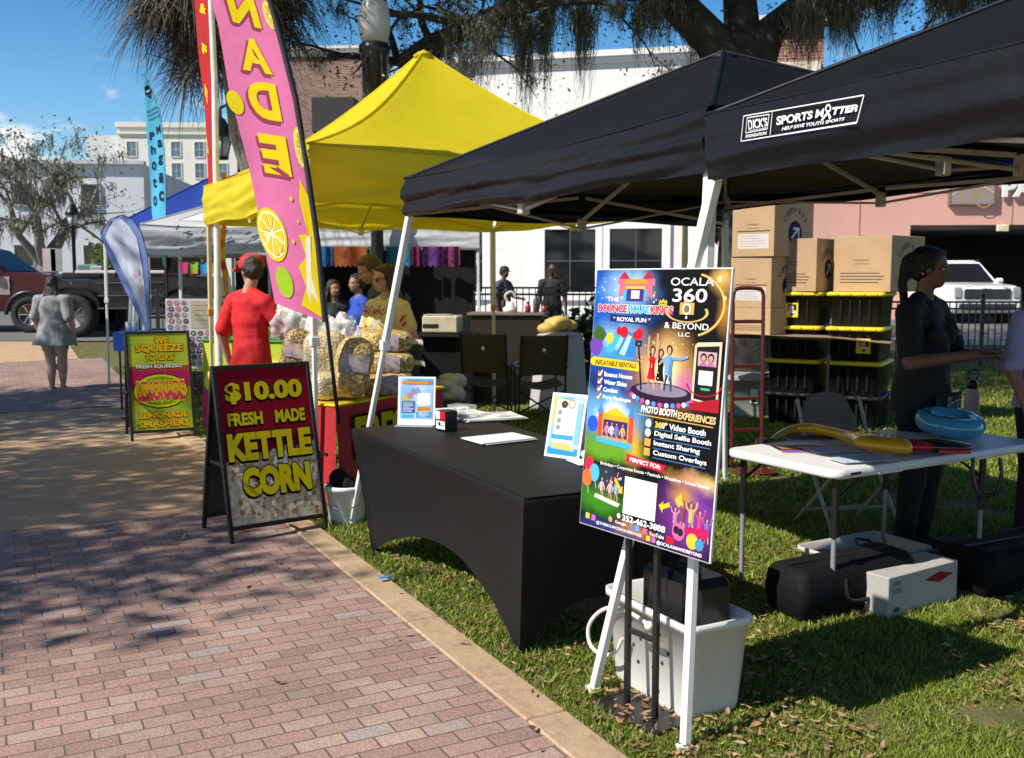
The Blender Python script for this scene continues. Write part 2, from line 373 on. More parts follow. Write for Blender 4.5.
hh = (.016+.026*rng.random(N)**2)*(1+.7*np.clip(cl, -.4, .8)); hh *= np.clip(yy/5, .8, 1.6)
ww = (.0035+.0035*rng.random(N))*np.clip(yy/4, .8, 2.6)
az = rng.random(N)*2*np.pi; la = rng.random(N)*2*np.pi; lean = hh*(.3+1.1*rng.random(N))
V = np.zeros((N, 3, 3)); dx, dy = np.cos(az)*ww, np.sin(az)*ww
V[:, 0] = np.stack([xx-dx, yy-dy, z0-.003], 1); V[:, 1] = np.stack([xx+dx, yy+dy, z0-.003], 1)
V[:, 2] = np.stack([xx+np.cos(la)*lean, yy+np.sin(la)*lean, z0+hh], 1)
GRASS = M('grass_blade', (.070, .125, .010), .55, 0, 1.6, translucent=.3, col2=(.33, .38, .05), island=True)
tag(npmesh('grass', V.reshape(-1, 3), np.arange(N*3).reshape(-1, 3), GRASS), 'short green lawn grass with thin patches', 'grass', kind='stuff')
def leaves(name, n, fn, m, label, smin=.03, smax=.075):
    Vs = []; 
    for i in range(n):
        x, y = fn(); s = random.uniform(smin, smax); t = random.random()*6.28; w = s*random.uniform(.28, .45)
        X = Matrix.Translation((x, y, gz(y)+random.uniform(.012, .035))) @ Matrix.Rotation(t, 4, 'Z') @ Matrix.Rotation(random.gauss(0, .22), 4, 'X') @ Matrix.Rotation(random.gauss(0, .18), 4, 'Y')
        c = random.uniform(-.2, .5)*w; e = random.uniform(0, .35)*s
        pts = [(-s/2, 0, e), (-s*.2, -w/2, c), (s*.2, -w*.45, c), (s/2, 0, e*.6), (s*.2, w*.45, c), (-s*.2, w/2, c)]
        Vs += [X @ Vector(p) for p in (pts[0], pts[1], (0, 0, 0), pts[5])]+[X @ Vector(p) for p in (pts[1], pts[2], pts[3], (0, 0, 0))]+[X @ Vector(p) for p in ((0, 0, 0), pts[3], pts[4], pts[5])]
    V = np.array([tuple(v) for v in Vs]); V = V.reshape(n, 12, 3)
    # join the three facets of each leaf so one leaf is one island
    P = np.concatenate([V[:, [0, 1, 2, 3]], V[:, [5, 6, 10]]], 1)   # 0 tip,1 a,2 mid,3 f,4 b,5 tip2,6 e
    F = np.array([[0, 1, 2, 3], [1, 4, 5, 2], [2, 5, 6, 3]])
    F = (F[None]+np.arange(n)[:, None, None]*7).reshape(-1, 4)
    return tag(npmesh(name, P.reshape(-1, 3), F, m), label, 'leaves', kind='stuff')
LEAF = M('dry_leaf', (.08, .038, .014), .75, 0, 3, island=True, col2=(.47, .29, .14))
def lawnpt():
    while True:
        y = 2.9*math.exp(random.random()**1.1*math.log(12/2.9)); x = random.uniform(-.6, .95)*y
        if in_lawn(x, y) > .03 and fbm(x*.9, y*.9, 5)+.25*random.random() > -.12: return x, y
leaves('leaf_litter', 9500, lawnpt, LEAF, 'dry brown oak leaves scattered over the lawn', .016, .052)
def pathpt():
    while True:
        y = random.uniform(3.2, 9); x = random.uniform(-.6, .3)*y
        b = in_lawn(x, y)
        if b < 0 and random.random() < (.06 if b < -.5 else .6): return x, y
leaves('path_leaves', 26, pathpt, LEAF, 'few dry leaves blown onto the brick path', .03, .06)
# ------------------------------------------------------------------ buildings
WIN = M('window_glass', (.012, .014, .016), .06, .1, 2, spec=.6)
WINB = M('window_blue', (.10, .17, .22), .12, .35, .4)
WHITE = M('white_stucco', (.78, .77, .75), .85, .04, 1.2, .08)
WPAINT = M('white_trim', (.82, .81, .79), .5, .03, 3)
BRICK = brick_mat('red_brick', [(0, (.22, .07, .045)), (.5, (.33, .11, .07)), (1, (.42, .17, .11))], .3, .1, .012, (.42, .36, .31), bump=.3)
def vbrick(m):     # bricks on upright walls: rows up z
    t = m.node_tree; mp = t.nodes.new('ShaderNodeMapping'); mp.inputs['Rotation'].default_value = (math.pi/2, 0, 0)
    tc = [n for n in t.nodes if n.type == 'TEX_COORD'][0]
    t.links.new(tc.outputs['Object'], mp.inputs[0])
    for n in t.nodes:
        if n.type == 'TEX_BRICK': t.links.new(mp.outputs[0], n.inputs['Vector'])
vbrick(BRICK)
BRICK2 = brick_mat('brown_brick', [(0, (.16, .08, .06)), (.5, (.24, .12, .09)), (1, (.3, .16, .12))], .3, .1, .012, (.3, .25, .21), bump=.3); vbrick(BRICK2)
def window(parent, x, z, w, h, fw=.12, fm=WPAINT, gm=WIN, nv=1, nh=1, y=0, bars=None):
    f = MB()
    f.box((x-w/2-fw/2, y-.04, z), (fw, .12, h+2*fw), 0, .01); f.box((x+w/2+fw/2, y-.04, z), (fw, .12, h+2*fw), 0, .01)
    f.box((x, y-.04, z+h/2+fw/2), (w, .118, fw), 0, .01); f.box((x, y-.05, z-h/2-fw/2), (w, .16, fw), 0, .01)
    o = f.build('window', fm, parent)
    g = MB(); g.box((x, y-.012, z), (w, .03, h))
    for i in range(nv): g.box((x-w/2+w*(i+1)/(nv+1), y-.035, z), (.035, .03, h), 1)
    for i in range(nh): g.box((x, y-.036, z-h/2+h*(i+1)/(nh+1)), (w, .03, .035), 1)
    g.build('pane', [gm, bars or M('dark_muntin', (.08, .08, .08), .5)], o)
# white building behind the lawn
wb = thing('white_building', 'long white two storey building with dark windows behind the iron fence', 'building', (0, 32, gz(32)), R(-13))
def cornice(mb, x0, x1, y, z, steps=((.0, .16, .12), (.16, .3, .22), (.3, .42, .30)), mi=0):
    for a, b, d in steps: mb.box(((x0+x1)/2, y-d/2+.05, z+(a+b)/2), (x1-x0+d*.6, d+.1, b-a-.003), mi)
mb = MB(); mb.box((2.0, 5, 3.9), (9.0, 10, 7.8)); 
for z in (5.6, 4.75): mb.box((2.0, -.003, z), (9.0, .03, .05), 1)
mb.build('wall', [WHITE, M('joint_grey', (.62, .61, .6), .8)], wb)
mb = MB(); cornice(mb, -2.5, 6.5, 0, 7.78, ((0, .16, .14), (.16, .34, .26))); mb.build('cornice', WPAINT, wb)
for x in (-1.75, 1.88, 3.93): window(wb, x, 1.78, 1.6, 1.95, .26)
# brick building to its right, with limestone trim
bb_ = thing('brick_building', 'red brick building with cream stone trim rising behind the oak', 'building', (9.4, 31.2, gz(31)), R(-9))
mb = MB(); mb.box((-.3, 4, 3.5), (5.0, 8, 7.0)); mb.box((-.85, 3, 4.5), (1.9, 5.5, 9.0)); mb.build('wall', BRICK, bb_)
mb = MB(); cornice(mb, -2.8, 2.2, 0, 6.9); mb.box((-.85, .2, 9.1), (2.1, .5, .25)); mb.box((-.6, .2, 7.6), (1.2, .1, .5)); mb.build('cornice', M('cream_stone', (.68, .63, .52), .8, .06, 3), bb_)
mb = MB(); mb.box((-1.3, -.08, 2.5), (1.6, .2, 4.2), 0, .02); mb.build('door', M('dark_door', (.02, .02, .022), .4), bb_)
# pink parking garage
pg = thing('parking_garage', 'salmon pink parking garage with a wide dark opening', 'parking garage', (13.6, 29.6, gz(29)), R(-2))
PINK = M('pink_stucco', (.70, .38, .32), .85, .05, 1, .1)
mb = MB(); mb.box((2.6, 6, 3.75), (19, 12, 1.9)); mb.box((-4.4, 6, 1.4), (5.0, 12, 2.8)); mb.box((11.5, 6, 1.4), (1.2, 12, 2.8))
mb.box((2.6, -.004, 3.75), (19, .03, .03), 1); mb.box((-3.4, -.005, 2.35), (.03, .03, 4.66), 1); mb.box((1.0, -.005, 3.75), (.03, .03, 1.85), 1)
mb.build('wall', [PINK, M('pink_joint', (.5, .27, .23), .8)], pg)
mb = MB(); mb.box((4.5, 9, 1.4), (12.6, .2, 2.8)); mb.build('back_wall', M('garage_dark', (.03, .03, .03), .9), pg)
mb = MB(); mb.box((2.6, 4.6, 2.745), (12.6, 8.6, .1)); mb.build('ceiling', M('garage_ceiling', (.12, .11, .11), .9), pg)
mb = MB(); mb.box((.72, -.1, 2.7), (.34, .1, .2), 0, .02); mb.build('clearance_lamp', M('lamp_cream', (.7, .65, .4), .5), pg)
plq = MB(); plq.box((-.2, -.09, 3.72), (1.32, .16, .74), 0, .01)
po = plq.build('plaque', M('plaque_frame', (.16, .12, .10), .5), pg)
a = Art(1.26, .68, x0=-.83, ztop=4.06, y=-.171)
a.rect(.02, .03, .98, .97, (.42, .36, .38))
for (x, y, r) in ((.38, .52, .2), (.38, .52, .13), (.66, .35, .2), (.75, .75, .22)): a.ring(x, y, r, (.45, .36, .16), .16)
a.line([(.02, .6), (.3, .2), (.6, .1), (.98, .5)], .03, (.62, .58, .58)); a.build('emblem', po)
v, f, d = text_geo('PARKING', .045)
lt = MB(); n = len(v)
for k in range(4): lt.add([(.66+1.55+x*3.1/d[0], -.06-.03*k, 3.85+y*.52/d[1]) for x, y in v], f, 0)
for p in {tuple(sorted(e)) for q in f for e in zip(q, q[1:]+q[:1])}:
    if sum(1 for q in f for e in zip(q, q[1:]+q[:1]) if tuple(sorted(e)) == p) == 1: lt.f.append((p[0], p[1], p[1]+3*n, p[0]+3*n)); lt.m.append(0); lt.s.append(False)
lt.build('lettering', M('sign_white', (.82, .82, .80), .5), pg)
# hotel and low white building far left
ht = thing('hotel', 'tall cream hotel with rows of paired blue windows far behind', 'building', (-49.2, 150, gz(150)-1.0), R(3))
mb = MB(); mb.box((0, 15, 12.2), (17.4, 30, 24.4)); mb.box((-10.9, 12, 11.6), (5.4, 22, 23.2), 1); mb.build('wall', [M('cream_wall', (.78, .75, .69), .85, .04, .5), M('pale_grey_wall', (.66, .67, .69), .85, .04, .5)], ht)
mb = MB(); mb.box((0, .2, 24.6), (17.8, 1.2, .7)); mb.box((0, -.12, 23.4), (17.4, .4, .3)); mb.box((0, -.12, 13.2), (17.5, .4, .4)); mb.build('cornice', M('cream_trim', (.78, .75, .69), .8, .03), ht)
for x in (-6.7, -.3, 3.1, 6.4):
    for z in (21.4, 18.3, 15.4, 11): window(ht, x, z-.3, 1.3, 2.1, .14, M('cream_frame', (.7, .67, .6), .7), WINB, 1, 1, bars=WPAINT)
lw = thing('low_building', 'plain low white building with small dark windows at left', 'building', (-24.6, 50, gz(50)), R(6))
mb = MB(); mb.box((-6, 6, 3.45), (24.5, 12, 6.9)); mb.build('wall', M('pale_wall', (.62, .64, .68), .85, .05, .4), lw)
mb = MB(); mb.box((-6, -.02, 6.95), (24.7, .5, .18)); mb.build('cornice', M('coping', (.55, .56, .58), .8), lw)
for x in (3.7, .4, -3.2, -7):
    for z in (5.35, 2.35): window(lw, x, z, .85, 1.0, .06, M('grey_frame', (.4, .41, .42), .6))
br = thing('brown_brick_shop', 'brown brick building with a pale cornice behind the yellow tent', 'building', (-8.5, 46, gz(46)), R(-4))
mb = MB(); mb.box((0, 5, 5.6), (3.6, 10, 11.2)); mb.build('wall', BRICK2, br)
mb = MB(); cornice(mb, -1.8, 1.8, 0, 11.1); mb.build('cornice', M('cream_stone', (.68, .63, .52)), br)
mb = MB(); mb.box((.7, -.5, 8.4), (1.9, 1.1, 1.5), 0, .02); mb.build('awning', M('black_awning', (.02, .022, .02), .7), br)
mb = MB(); mb.box((0, -.03, 1.7), (2.8, .06, 2.9)); mb.build('window', WIN, br)
# ------------------------------------------------------------------ fences
IRON = M('black_iron', (.012, .012, .013), .4, .1, 6)
def iron_fence(label, p0, p1, h, step=.115, post=2.4):
    p0, p1 = Vector(p0), Vector(p1); L = (p1-p0).length; rz = math.atan2((p1-p0).y, (p1-p0).x)
    t = thing('iron_fence', label, 'fence', p0, rz)
    mb = MB()
    for z in (.12, h-.16, h-.04): mb.box((L/2, 0, z), (L, .035, .035))
    mb.build('rail', IRON, t)
    mb = MB(); x = .1
    while x < L: mb.box((x, 0, h/2), (.018, .018, h-.08)); x += step
    mb.build('pickets', IRON, t)
    for i in range(int(L/post)+1):
        m = MB(); m.box((i*post, 0, h/2+.03), (.06, .06, h+.06), 0, .005); m.ball((i*post, 0, h+.08), .035, 8); m.build('post', IRON, t)
iron_fence('black iron picket fence in front of the white building', (-3, 18.6, gz(18.6)), (5.2, 18.2, gz(18.2)), 1.38)
iron_fence('black iron fence at the lawn edge before the white suv', (6.0, 18.0, gz(18)), (13.5, 17.6, gz(17.6)), 1.16)
iron_fence('short black iron fence beyond the board of badges', (-6.9, 19.5, gz(19.5)), (-4.6, 19.3, gz(19.3)), 1.15)
# ------------------------------------------------------------------ trees
BARK = M('oak_bark', (.05, .042, .034), .95, .35, 5, .8, bscale=22)
BARKG = M('grey_bark', (.20, .175, .14), .95, .3, 4, .7, bscale=18)
MOSS = M('spanish_moss', (.085, .085, .06), .95, 0, 2, island=True, col2=(.23, .225, .165), translucent=.25)
MOSSG = M('grey_moss', (.14, .14, .10), .95, 0, 2, island=True, col2=(.26, .26, .20), translucent=.25)
OLEAF = M('oak_leaf', (.035, .06, .016), .45, 0, 1.5, island=True, col2=(.12, .16, .05), translucent=.25)
def branch(mb, p, d, L, r, depth, tips, nodes, droop=.0, split=2, wig=.28, seg=5, n=8):
    pts = [Vector(p)]; rs = [r]; d = Vector(d).normalized()
    for i in range(seg):
        d = (d+Vector((random.gauss(0, wig), random.gauss(0, wig), random.gauss(0, wig*.7)-droop))*.5).normalized()
        pts.append(pts[-1]+d*L/seg); rs.append(r*(1-.45*(i+1)/seg))
    mb.tube(pts, rs, n); nodes += [(q, depth) for q in pts[1:]]
    if depth == 0: tips.append(pts[-1]); return
    for k in range(split+(random.random() < .4)):
        q = random.choice(pts[-3:]); a = Vector((random.gauss(0, 1), random.gauss(0, 1), random.gauss(.2, .6)))
        branch(mb, q, (d*.9+a*.75), L*random.uniform(.55, .8), rs[-1]*random.uniform(.6, .85), depth-1, tips, nodes, droop, split, wig, max(3, seg-1), max(5, n-1))
def leafcloud(name, cs, sp, n, size, m, parent, flat=.8):
    cs = np.array([tuple(c) for c in cs]); i = rng.integers(0, len(cs), n)
    P = cs[i]+rng.normal(0, 1, (n, 3))*np.array([sp, sp, sp*flat])
    u = rng.normal(0, 1, (n, 3)); u /= np.linalg.norm(u, axis=1, keepdims=True)
    v = rng.normal(0, 1, (n, 3)); v -= u*(u*v).sum(1, keepdims=True); v /= np.linalg.norm(v, axis=1, keepdims=True)
    s = (size*(.6+.8*rng.random(n)))[:, None]
    V = np.stack([P-u*s, P-v*s*.45, P+u*s, P+v*s*.45], 1)
    return npmesh(name, V.reshape(-1, 3), np.arange(n*4).reshape(-1, 4), m, parent=parent)
def moss(name, hangs, m, parent, per=26, wid=.012, sp=.16):
    Vs = []; Fs = []; o = 0
    for (p, L) in hangs:
        p = Vector(p); cl = random.uniform(.6, 1.2)
        for k in range(per):
            l = L*random.uniform(.25, 1.0)*random.uniform(.5, 1); x, y = random.gauss(0, sp*cl*.6), random.gauss(0, sp*.6)
            n = 6; px, py = p.x+x, p.y+y; az = random.random()*3.14; zt = p.z+random.uniform(-.05, .12)
            cx, cy = -x*.5, -y*.5
            for i in range(n+1):
                f = i/n; w = wid*random.uniform(.5, 1.5)*(1-.85*f); jx, jy = random.gauss(0, .026), random.gauss(0, .026)
                X, Y, Z = px+cx*f+jx, py+cy*f+jy, zt-l*f
                Vs += [(X-math.cos(az)*w, Y-math.sin(az)*w, Z), (X+math.cos(az)*w, Y+math.sin(az)*w, Z)]
                if i < n: Fs.append((o+2*i, o+2*i+1, o+2*i+3, o+2*i+2))
            o += 2*(n+1)
    return npmesh(name, np.array(Vs), np.array(Fs), m, parent=parent)
# big live oak behind the black tents
oak = thing('live_oak', 'massive dark live oak hung with moss behind the black tents', 'tree', (3.45, 15, gz(15)))
mb = MB(); tips = []; nodes = []
tr = [(0, 0, -.1), (-.05, 0, .4), (0, 0, 1.6), (.05, .05, 3.2), (.0, .0, 4.4)]
mb.tube(tr, [.66, .48, .40, .38, .44], 16)
loc = lambda px, py, Y: at(px, py, Y)-Vector((3.45, 15, gz(15)))
limbs = [[(0, 0, 4.2), loc(712, 40, 15), loc(672, 0, 14.9), loc(630, -30, 14.7), loc(575, -22, 14.4), loc(520, 5, 14.2), loc(470, 30, 14.6), loc(430, 42, 15.2), loc(398, 62, 15.6)],
         [(0, 0, 4.2), loc(770, 30, 15), loc(815, -5, 14.9), loc(860, -2, 14.8), loc(920, -18, 14.6), loc(985, -8, 14.4), loc(1060, 0, 14.2)],
         [(0, 0, 4.3), loc(738, -20, 15.2), loc(730, -90, 15.6), loc(745, -170, 16)],
         [loc(672, 0, 14.9), loc(640, -70, 14.6), loc(590, -120, 14.3), loc(520, -150, 14)],
         [loc(860, -2, 14.8), loc(900, -90, 15.2), loc(960, -150, 15.6)],
         [loc(520, 5, 14.2), loc(492, 8, 14), loc(470, 45, 13.8), loc(452, 75, 13.8)]]
for L, r in zip(limbs[:5], (.30, .26, .30, .2, .18)):
    L = [Vector(p) for p in L]; mb.tube(L, [r*(1-.7*i/(len(L)-1)) for i in range(len(L))], 10)
    for q in L[2:]: 
        for _ in range(3): branch(mb, q, (random.gauss(0, 1), random.gauss(0, 1), abs(random.gauss(.8, .5))), random.uniform(.8, 1.6), .07, 2, tips, nodes, .05, n=6)
mb.build('trunk', BARK, oak)
hi = [t for t in tips if t.z > 5.9]; lo = [t for t in tips if t.z <= 5.9]
leafcloud('crown', hi*2+lo+[loc(random.uniform(405, 470), random.uniform(5, 90), 15.5) for _ in range(16)], .34, 20000, .034, OLEAF, oak)
leafcloud('upper_crown', [(random.gauss(-.6, 3.6), random.gauss(-1.5, 2.6), random.uniform(7.4, 11)) for _ in range(320)], .5, 60000, .085, OLEAF, oak)  # unseen overhead foliage, added wide to hold back sky light over the tents
hang = []
for L, k in zip(limbs[:2]+[limbs[5]], (5, 4, 3)):
    L = [Vector(p) for p in L]
    for a, b in zip(L[1:-1], L[2:]):
        for _ in range(k): hang.append((a.lerp(b, random.random())-Vector((0, random.uniform(-.3, .3), .1)), random.uniform(.35, 1.25)))
for (px, py, l) in ((450, 18, .9), (478, 20, 1.1), (520, 22, 1.5), (527, 24, 1.6), (545, 15, 1.5), (582, 10, 1.5), (585, 20, 1.2), (640, 15, .9), (655, 5, .8), (620, 5, .5), (800, 10, 1.3), (812, 15, 1.2), (838, 10, .8), (850, 5, 1.1), (860, 0, .9), (835, 0, 1.0), (953, 0, .9), (965, 0, .9), (985, 0, .4)): hang += [(loc(px, py, 14.4), l)]*2
for t in lo[::3]: hang.append((t, random.uniform(.3, .7)))
moss('moss', hang, MOSS, oak, 78, .0065, .17)
# oak beside the path, out of frame to the left: it throws the dappled shade on the bricks
for (bx, by, cx_, cy_, cz_, r_, n_, lab) in ((-11.5, 1.6, -10.7, 2.35, 6.9, (3.2, 3.5, 1.2), 24000, 'live oak standing left of the brick path'), (-14, 7.4, -13.2, 7.8, 7.2, (3.8, 3.0, 1.4), 19000, 'second live oak left of the path, farther along')):
    so_ = thing('shade_oak', lab, 'tree', (bx, by, 0)); mb = MB(); tips = []; nodes = []
    mb.tube([(0, 0, -.1), (0, 0, .5), (.1, .1, 2), (.3, .3, 4.2)], [.55, .42, .36, .3], 12)
    for a in range(8): branch(mb, (.3, .3, 3.9), (math.cos(a*.8), math.sin(a*.8), .8), 2.3, .17, 2, tips, nodes, 0, n=7)
    mb.build('trunk', BARK, so_); cs = []
    while len(cs) < 150:
        v = Vector((random.uniform(-1, 1), random.uniform(-1, 1), random.uniform(-1, 1)))
        if v.length < 1 and fbm(v.x*2.2, v.y*2.2, bx) > -.3: cs.append((cx_-bx+v.x*r_[0], cy_-by+v.y*r_[1], cz_+v.z*r_[2]))
    leafcloud('crown', cs, .34, n_, .085, OLEAF, so_)
# cabbage palm with a skirt of dead fronds
PT = Vector((-3.75, 14, 0)); pc = at(222, -50, 14)
pl = thing('cabbage_palm', 'shaggy palm with a skirt of dead brown fronds', 'palm', (at(292, 300, 14).x, 14, 0))
mb = MB(); c = pc-pl.location; mb.tube([(0, 0, -.1), (0, 0, 1), (c.x*.35, 0, 2.4), (c.x*.75, 0, 3.6), (c.x, 0, c.z+.2)], [.22, .18, .17, .18, .2], 12); mb.build('trunk', BARKG, pl)
def fronds(n, el0, el1, Lp, Ll, droop, name, m, wid):
    Vs = []; Fs = []; o = 0
    for i in range(n):
        a = random.random()*6.283; e = R(random.uniform(el0, el1)); d = Vector((math.cos(a)*math.cos(e), math.sin(a)*math.cos(e), math.sin(e)))
        base = c+Vector((0, 0, random.uniform(-.35, .5))); lp = Lp*random.uniform(.6, 1.1); hub = base+d*lp+Vector((0, 0, -droop*.3*lp))
        side = d.cross(Vector((0, 0, 1))).normalized(); upv = side.cross(d)
        nl = 30
        seg = [(base-side*.02, base+side*.02, hub+side*.012, hub-side*.012)]
        for q in seg: Vs += [tuple(x) for x in q]; Fs.append((o, o+1, o+2, o+3)); o += 4
        for j in range(nl):
            t = R(-115+230*j/(nl-1)+random.gauss(0, 4)); dd = (d*math.cos(t)+side*math.sin(t)+upv*random.gauss(0, .15)).normalized()
            l = Ll*random.uniform(.7, 1.1)*(1-.25*abs(t)/2); p = hub; w = dd.cross(upv).normalized()*wid
            for k in range(3):
                q = p+dd*l/3; ws, we = (1-k*.3), (1-(k+1)*.32)
                Vs += [tuple(p-w*ws), tuple(p+w*ws), tuple(q+w*we), tuple(q-w*we)]; Fs.append((o, o+1, o+2, o+3)); o += 4
                p = q; dd = (dd+Vector((0, 0, -droop*random.uniform(.5, 1)))).normalized()
    npmesh(name, np.array(Vs), np.array(Fs), m, parent=pl)
fronds(190, -65, 35, 1.15, 1.15, .75, 'dead_fronds', M('dead_frond', (.035, .026, .018), .9, 0, 3, island=True, col2=(.17, .135, .09)), .012)
fronds(24, 35, 88, .9, .85, .2, 'green_fronds', M('palm_frond', (.03, .055, .015), .5, 0, 3, island=True, col2=(.09, .13, .04), translucent=.2), .018)
# thin grey oak on the street, mostly bare
go = thing('street_oak', 'sparse grey oak hung with moss behind the maroon truck', 'tree', (at(46, 265, 35).x, 35, gz(35)))
mb = MB(); tips = []; nodes = []
mb.tube([(0, 0, -.1), (.05, 0, .8), (0, 0, 1.7)], [.42, .33, .3], 10)
for a in range(7): branch(mb, (0, 0, 1.5), (math.cos(a*.93)*.75, math.sin(a*.93)*.75, 1.2), 2.45, .17, 3, tips, nodes, -.02, n=6)
mb.build('trunk', BARKG, go)
moss('moss', [(q, random.uniform(.4, 1.3)) for q, dp in nodes if dp <= 2 and random.random() < .5], MOSSG, go, 11, .022, .22)
leafcloud('crown', [t for t in tips if random.random() < .7],   .3, 1200, .07, M('yellow_leaf', (.07, .09, .02), .5, 0, 2, island=True, col2=(.22, .22, .06), translucent=.3), go)
def bush(name, label, cat, loc, r, h, n, m, size=.07, spiky=False):
    t = thing(name, label, cat, loc); mb = MB(); tips = []; nodes = []
    for a in range(7): branch(mb, (0, 0, 0), (random.gauss(0, .6), random.gauss(0, .6), 1), h*.55, .03*h, 1, tips, nodes, 0, n=5)
    mb.build('stem', BARK, t)
    cs = [(random.gauss(0, r*.45), random.gauss(0, r*.45), random.uniform(.2, .9)*h) for _ in range(26)]
    leafcloud('foliage', cs, r*.2, n, size, m, t)
GL = M('bush_leaf', (.03, .06, .012), .4, 0, 2, island=True, col2=(.10, .17, .04), translucent=.2)
YG = M('light_bush_leaf', (.07, .11, .02), .45, 0, 2, island=True, col2=(.20, .24, .06), translucent=.3)
p = at(166, 255, 42); bush('street_tree', 'round green tree below the hotel windows', 'tree', (p.x, 42, gz(42)), 1.6, 3.3, 2600, YG, .14)
p = at(118, 255, 44); bush('street_tree', 'light green treetop beside the white low building', 'tree', (p.x, 44, gz(44)), 1.2, 2.9, 1800, YG, .13)
p = at(588, 380, 15.5); bush('shrub', 'dark glossy shrub by the lawn behind the poster', 'shrub', (p.x, 15.5, gz(15.5)), .75, 1.15, 1500, GL, .08)
p = at(640, 380, 16.5); bush('shrub', 'green hedge bush left of the cardboard boxes', 'shrub', (p.x, 16.5, gz(16.5)), .8, 1.3, 1500, GL, .08)
p = at(737, 380, 16.5); bush('shrub', 'tall dark shrub against the brick building door', 'shrub', (p.x, 16.5, gz(16.5)), .45, 2.6, 1700, GL, .08)
# ------------------------------------------------------------------ street lamps
BLK = M('black_metal', (.012, .012, .013), .35, .1, 8)
gl = thing('street_lamp', 'black fluted street lamp with a white acorn globe above the yellow tent', 'street lamp', (at(378, 300, 13.6).x, 13.6, 0))
mb = MB(); mb.lathe([(.2, 0), (.2, .25), (.13, .4), (.1, .9), (.085, 1), (.085, 3.75), (.12, 3.8), (.12, 3.86), (.09, 3.92), (.1, 4.0), (.17, 4.12), (.18, 4.55), (.21, 4.62), (.21, 4.7), (.16, 4.74)], 16); mb.build('post', BLK, gl)
mb = MB(); mb.lathe([(.16, 4.74), (.2, 4.85), (.215, 5.0), (.2, 5.15), (.15, 5.3), (.06, 5.42), (0, 5.45)], 20); mb.build('globe', M('milk_glass', (.85, .86, .85), .15, .06, 12, translucent=.6), gl)
mb = MB(); mb.lathe([(.16, 5.25), (.17, 5.3), (.06, 5.46), (.03, 5.6), (0, 5.62)], 14); mb.build('finial', BLK, gl)
def lantern(name, label, loc, h, arm=0):
    t = thing(name, label, 'street lamp', loc); mb = MB()
    mb.lathe([(.16, 0), (.16, .2), (.09, .35), (.06, .5), (.055, h), (.09, h+.03), (.09, h+.07)], 10)
    if arm: mb.tube([(0, 0, h+.05), (arm*.5, 0, h+.12), (arm, 0, h+.05)], .025, 6)
    mb.build('post', BLK, t)
    mb = MB(); z = h+.1 if not arm else h-.75; x = arm
    mb.lathe([(.1, z), (.17, z+.32), (.02, z+.33)], 8, (x, 0, 0)); mb.build('glass', M('lamp_glass', (.55, .56, .52), .2), t)
    mb = MB(); mb.lathe([(.24, z+.33), (.2, z+.42), (.08, z+.62), (.03, z+.66), (.02, z+.8)], 8, (x, 0, 0)); mb.lathe([(.12, z-.04), (.12, z), (.03, z)], 8, (x, 0, 0))
    for k in range(4):
        a_ = k*math.pi/2+.4; mb.bar((x+.1*math.cos(a_), .1*math.sin(a_), z), (x+.18*math.cos(a_), .18*math.sin(a_), z+.33), .025, .025)
    mb.build('cap', BLK, t)
p = at(74, 255, 31); lantern('street_lamp', 'slim black lantern post in front of the bare oak', (p.x, 31, gz(31)), 2.75)
p = at(243, 255, 17); lantern('street_lamp', 'black lantern hanging from an arm behind the pink flag', (p.x, 17, gz(17)), 4.35, -.32)
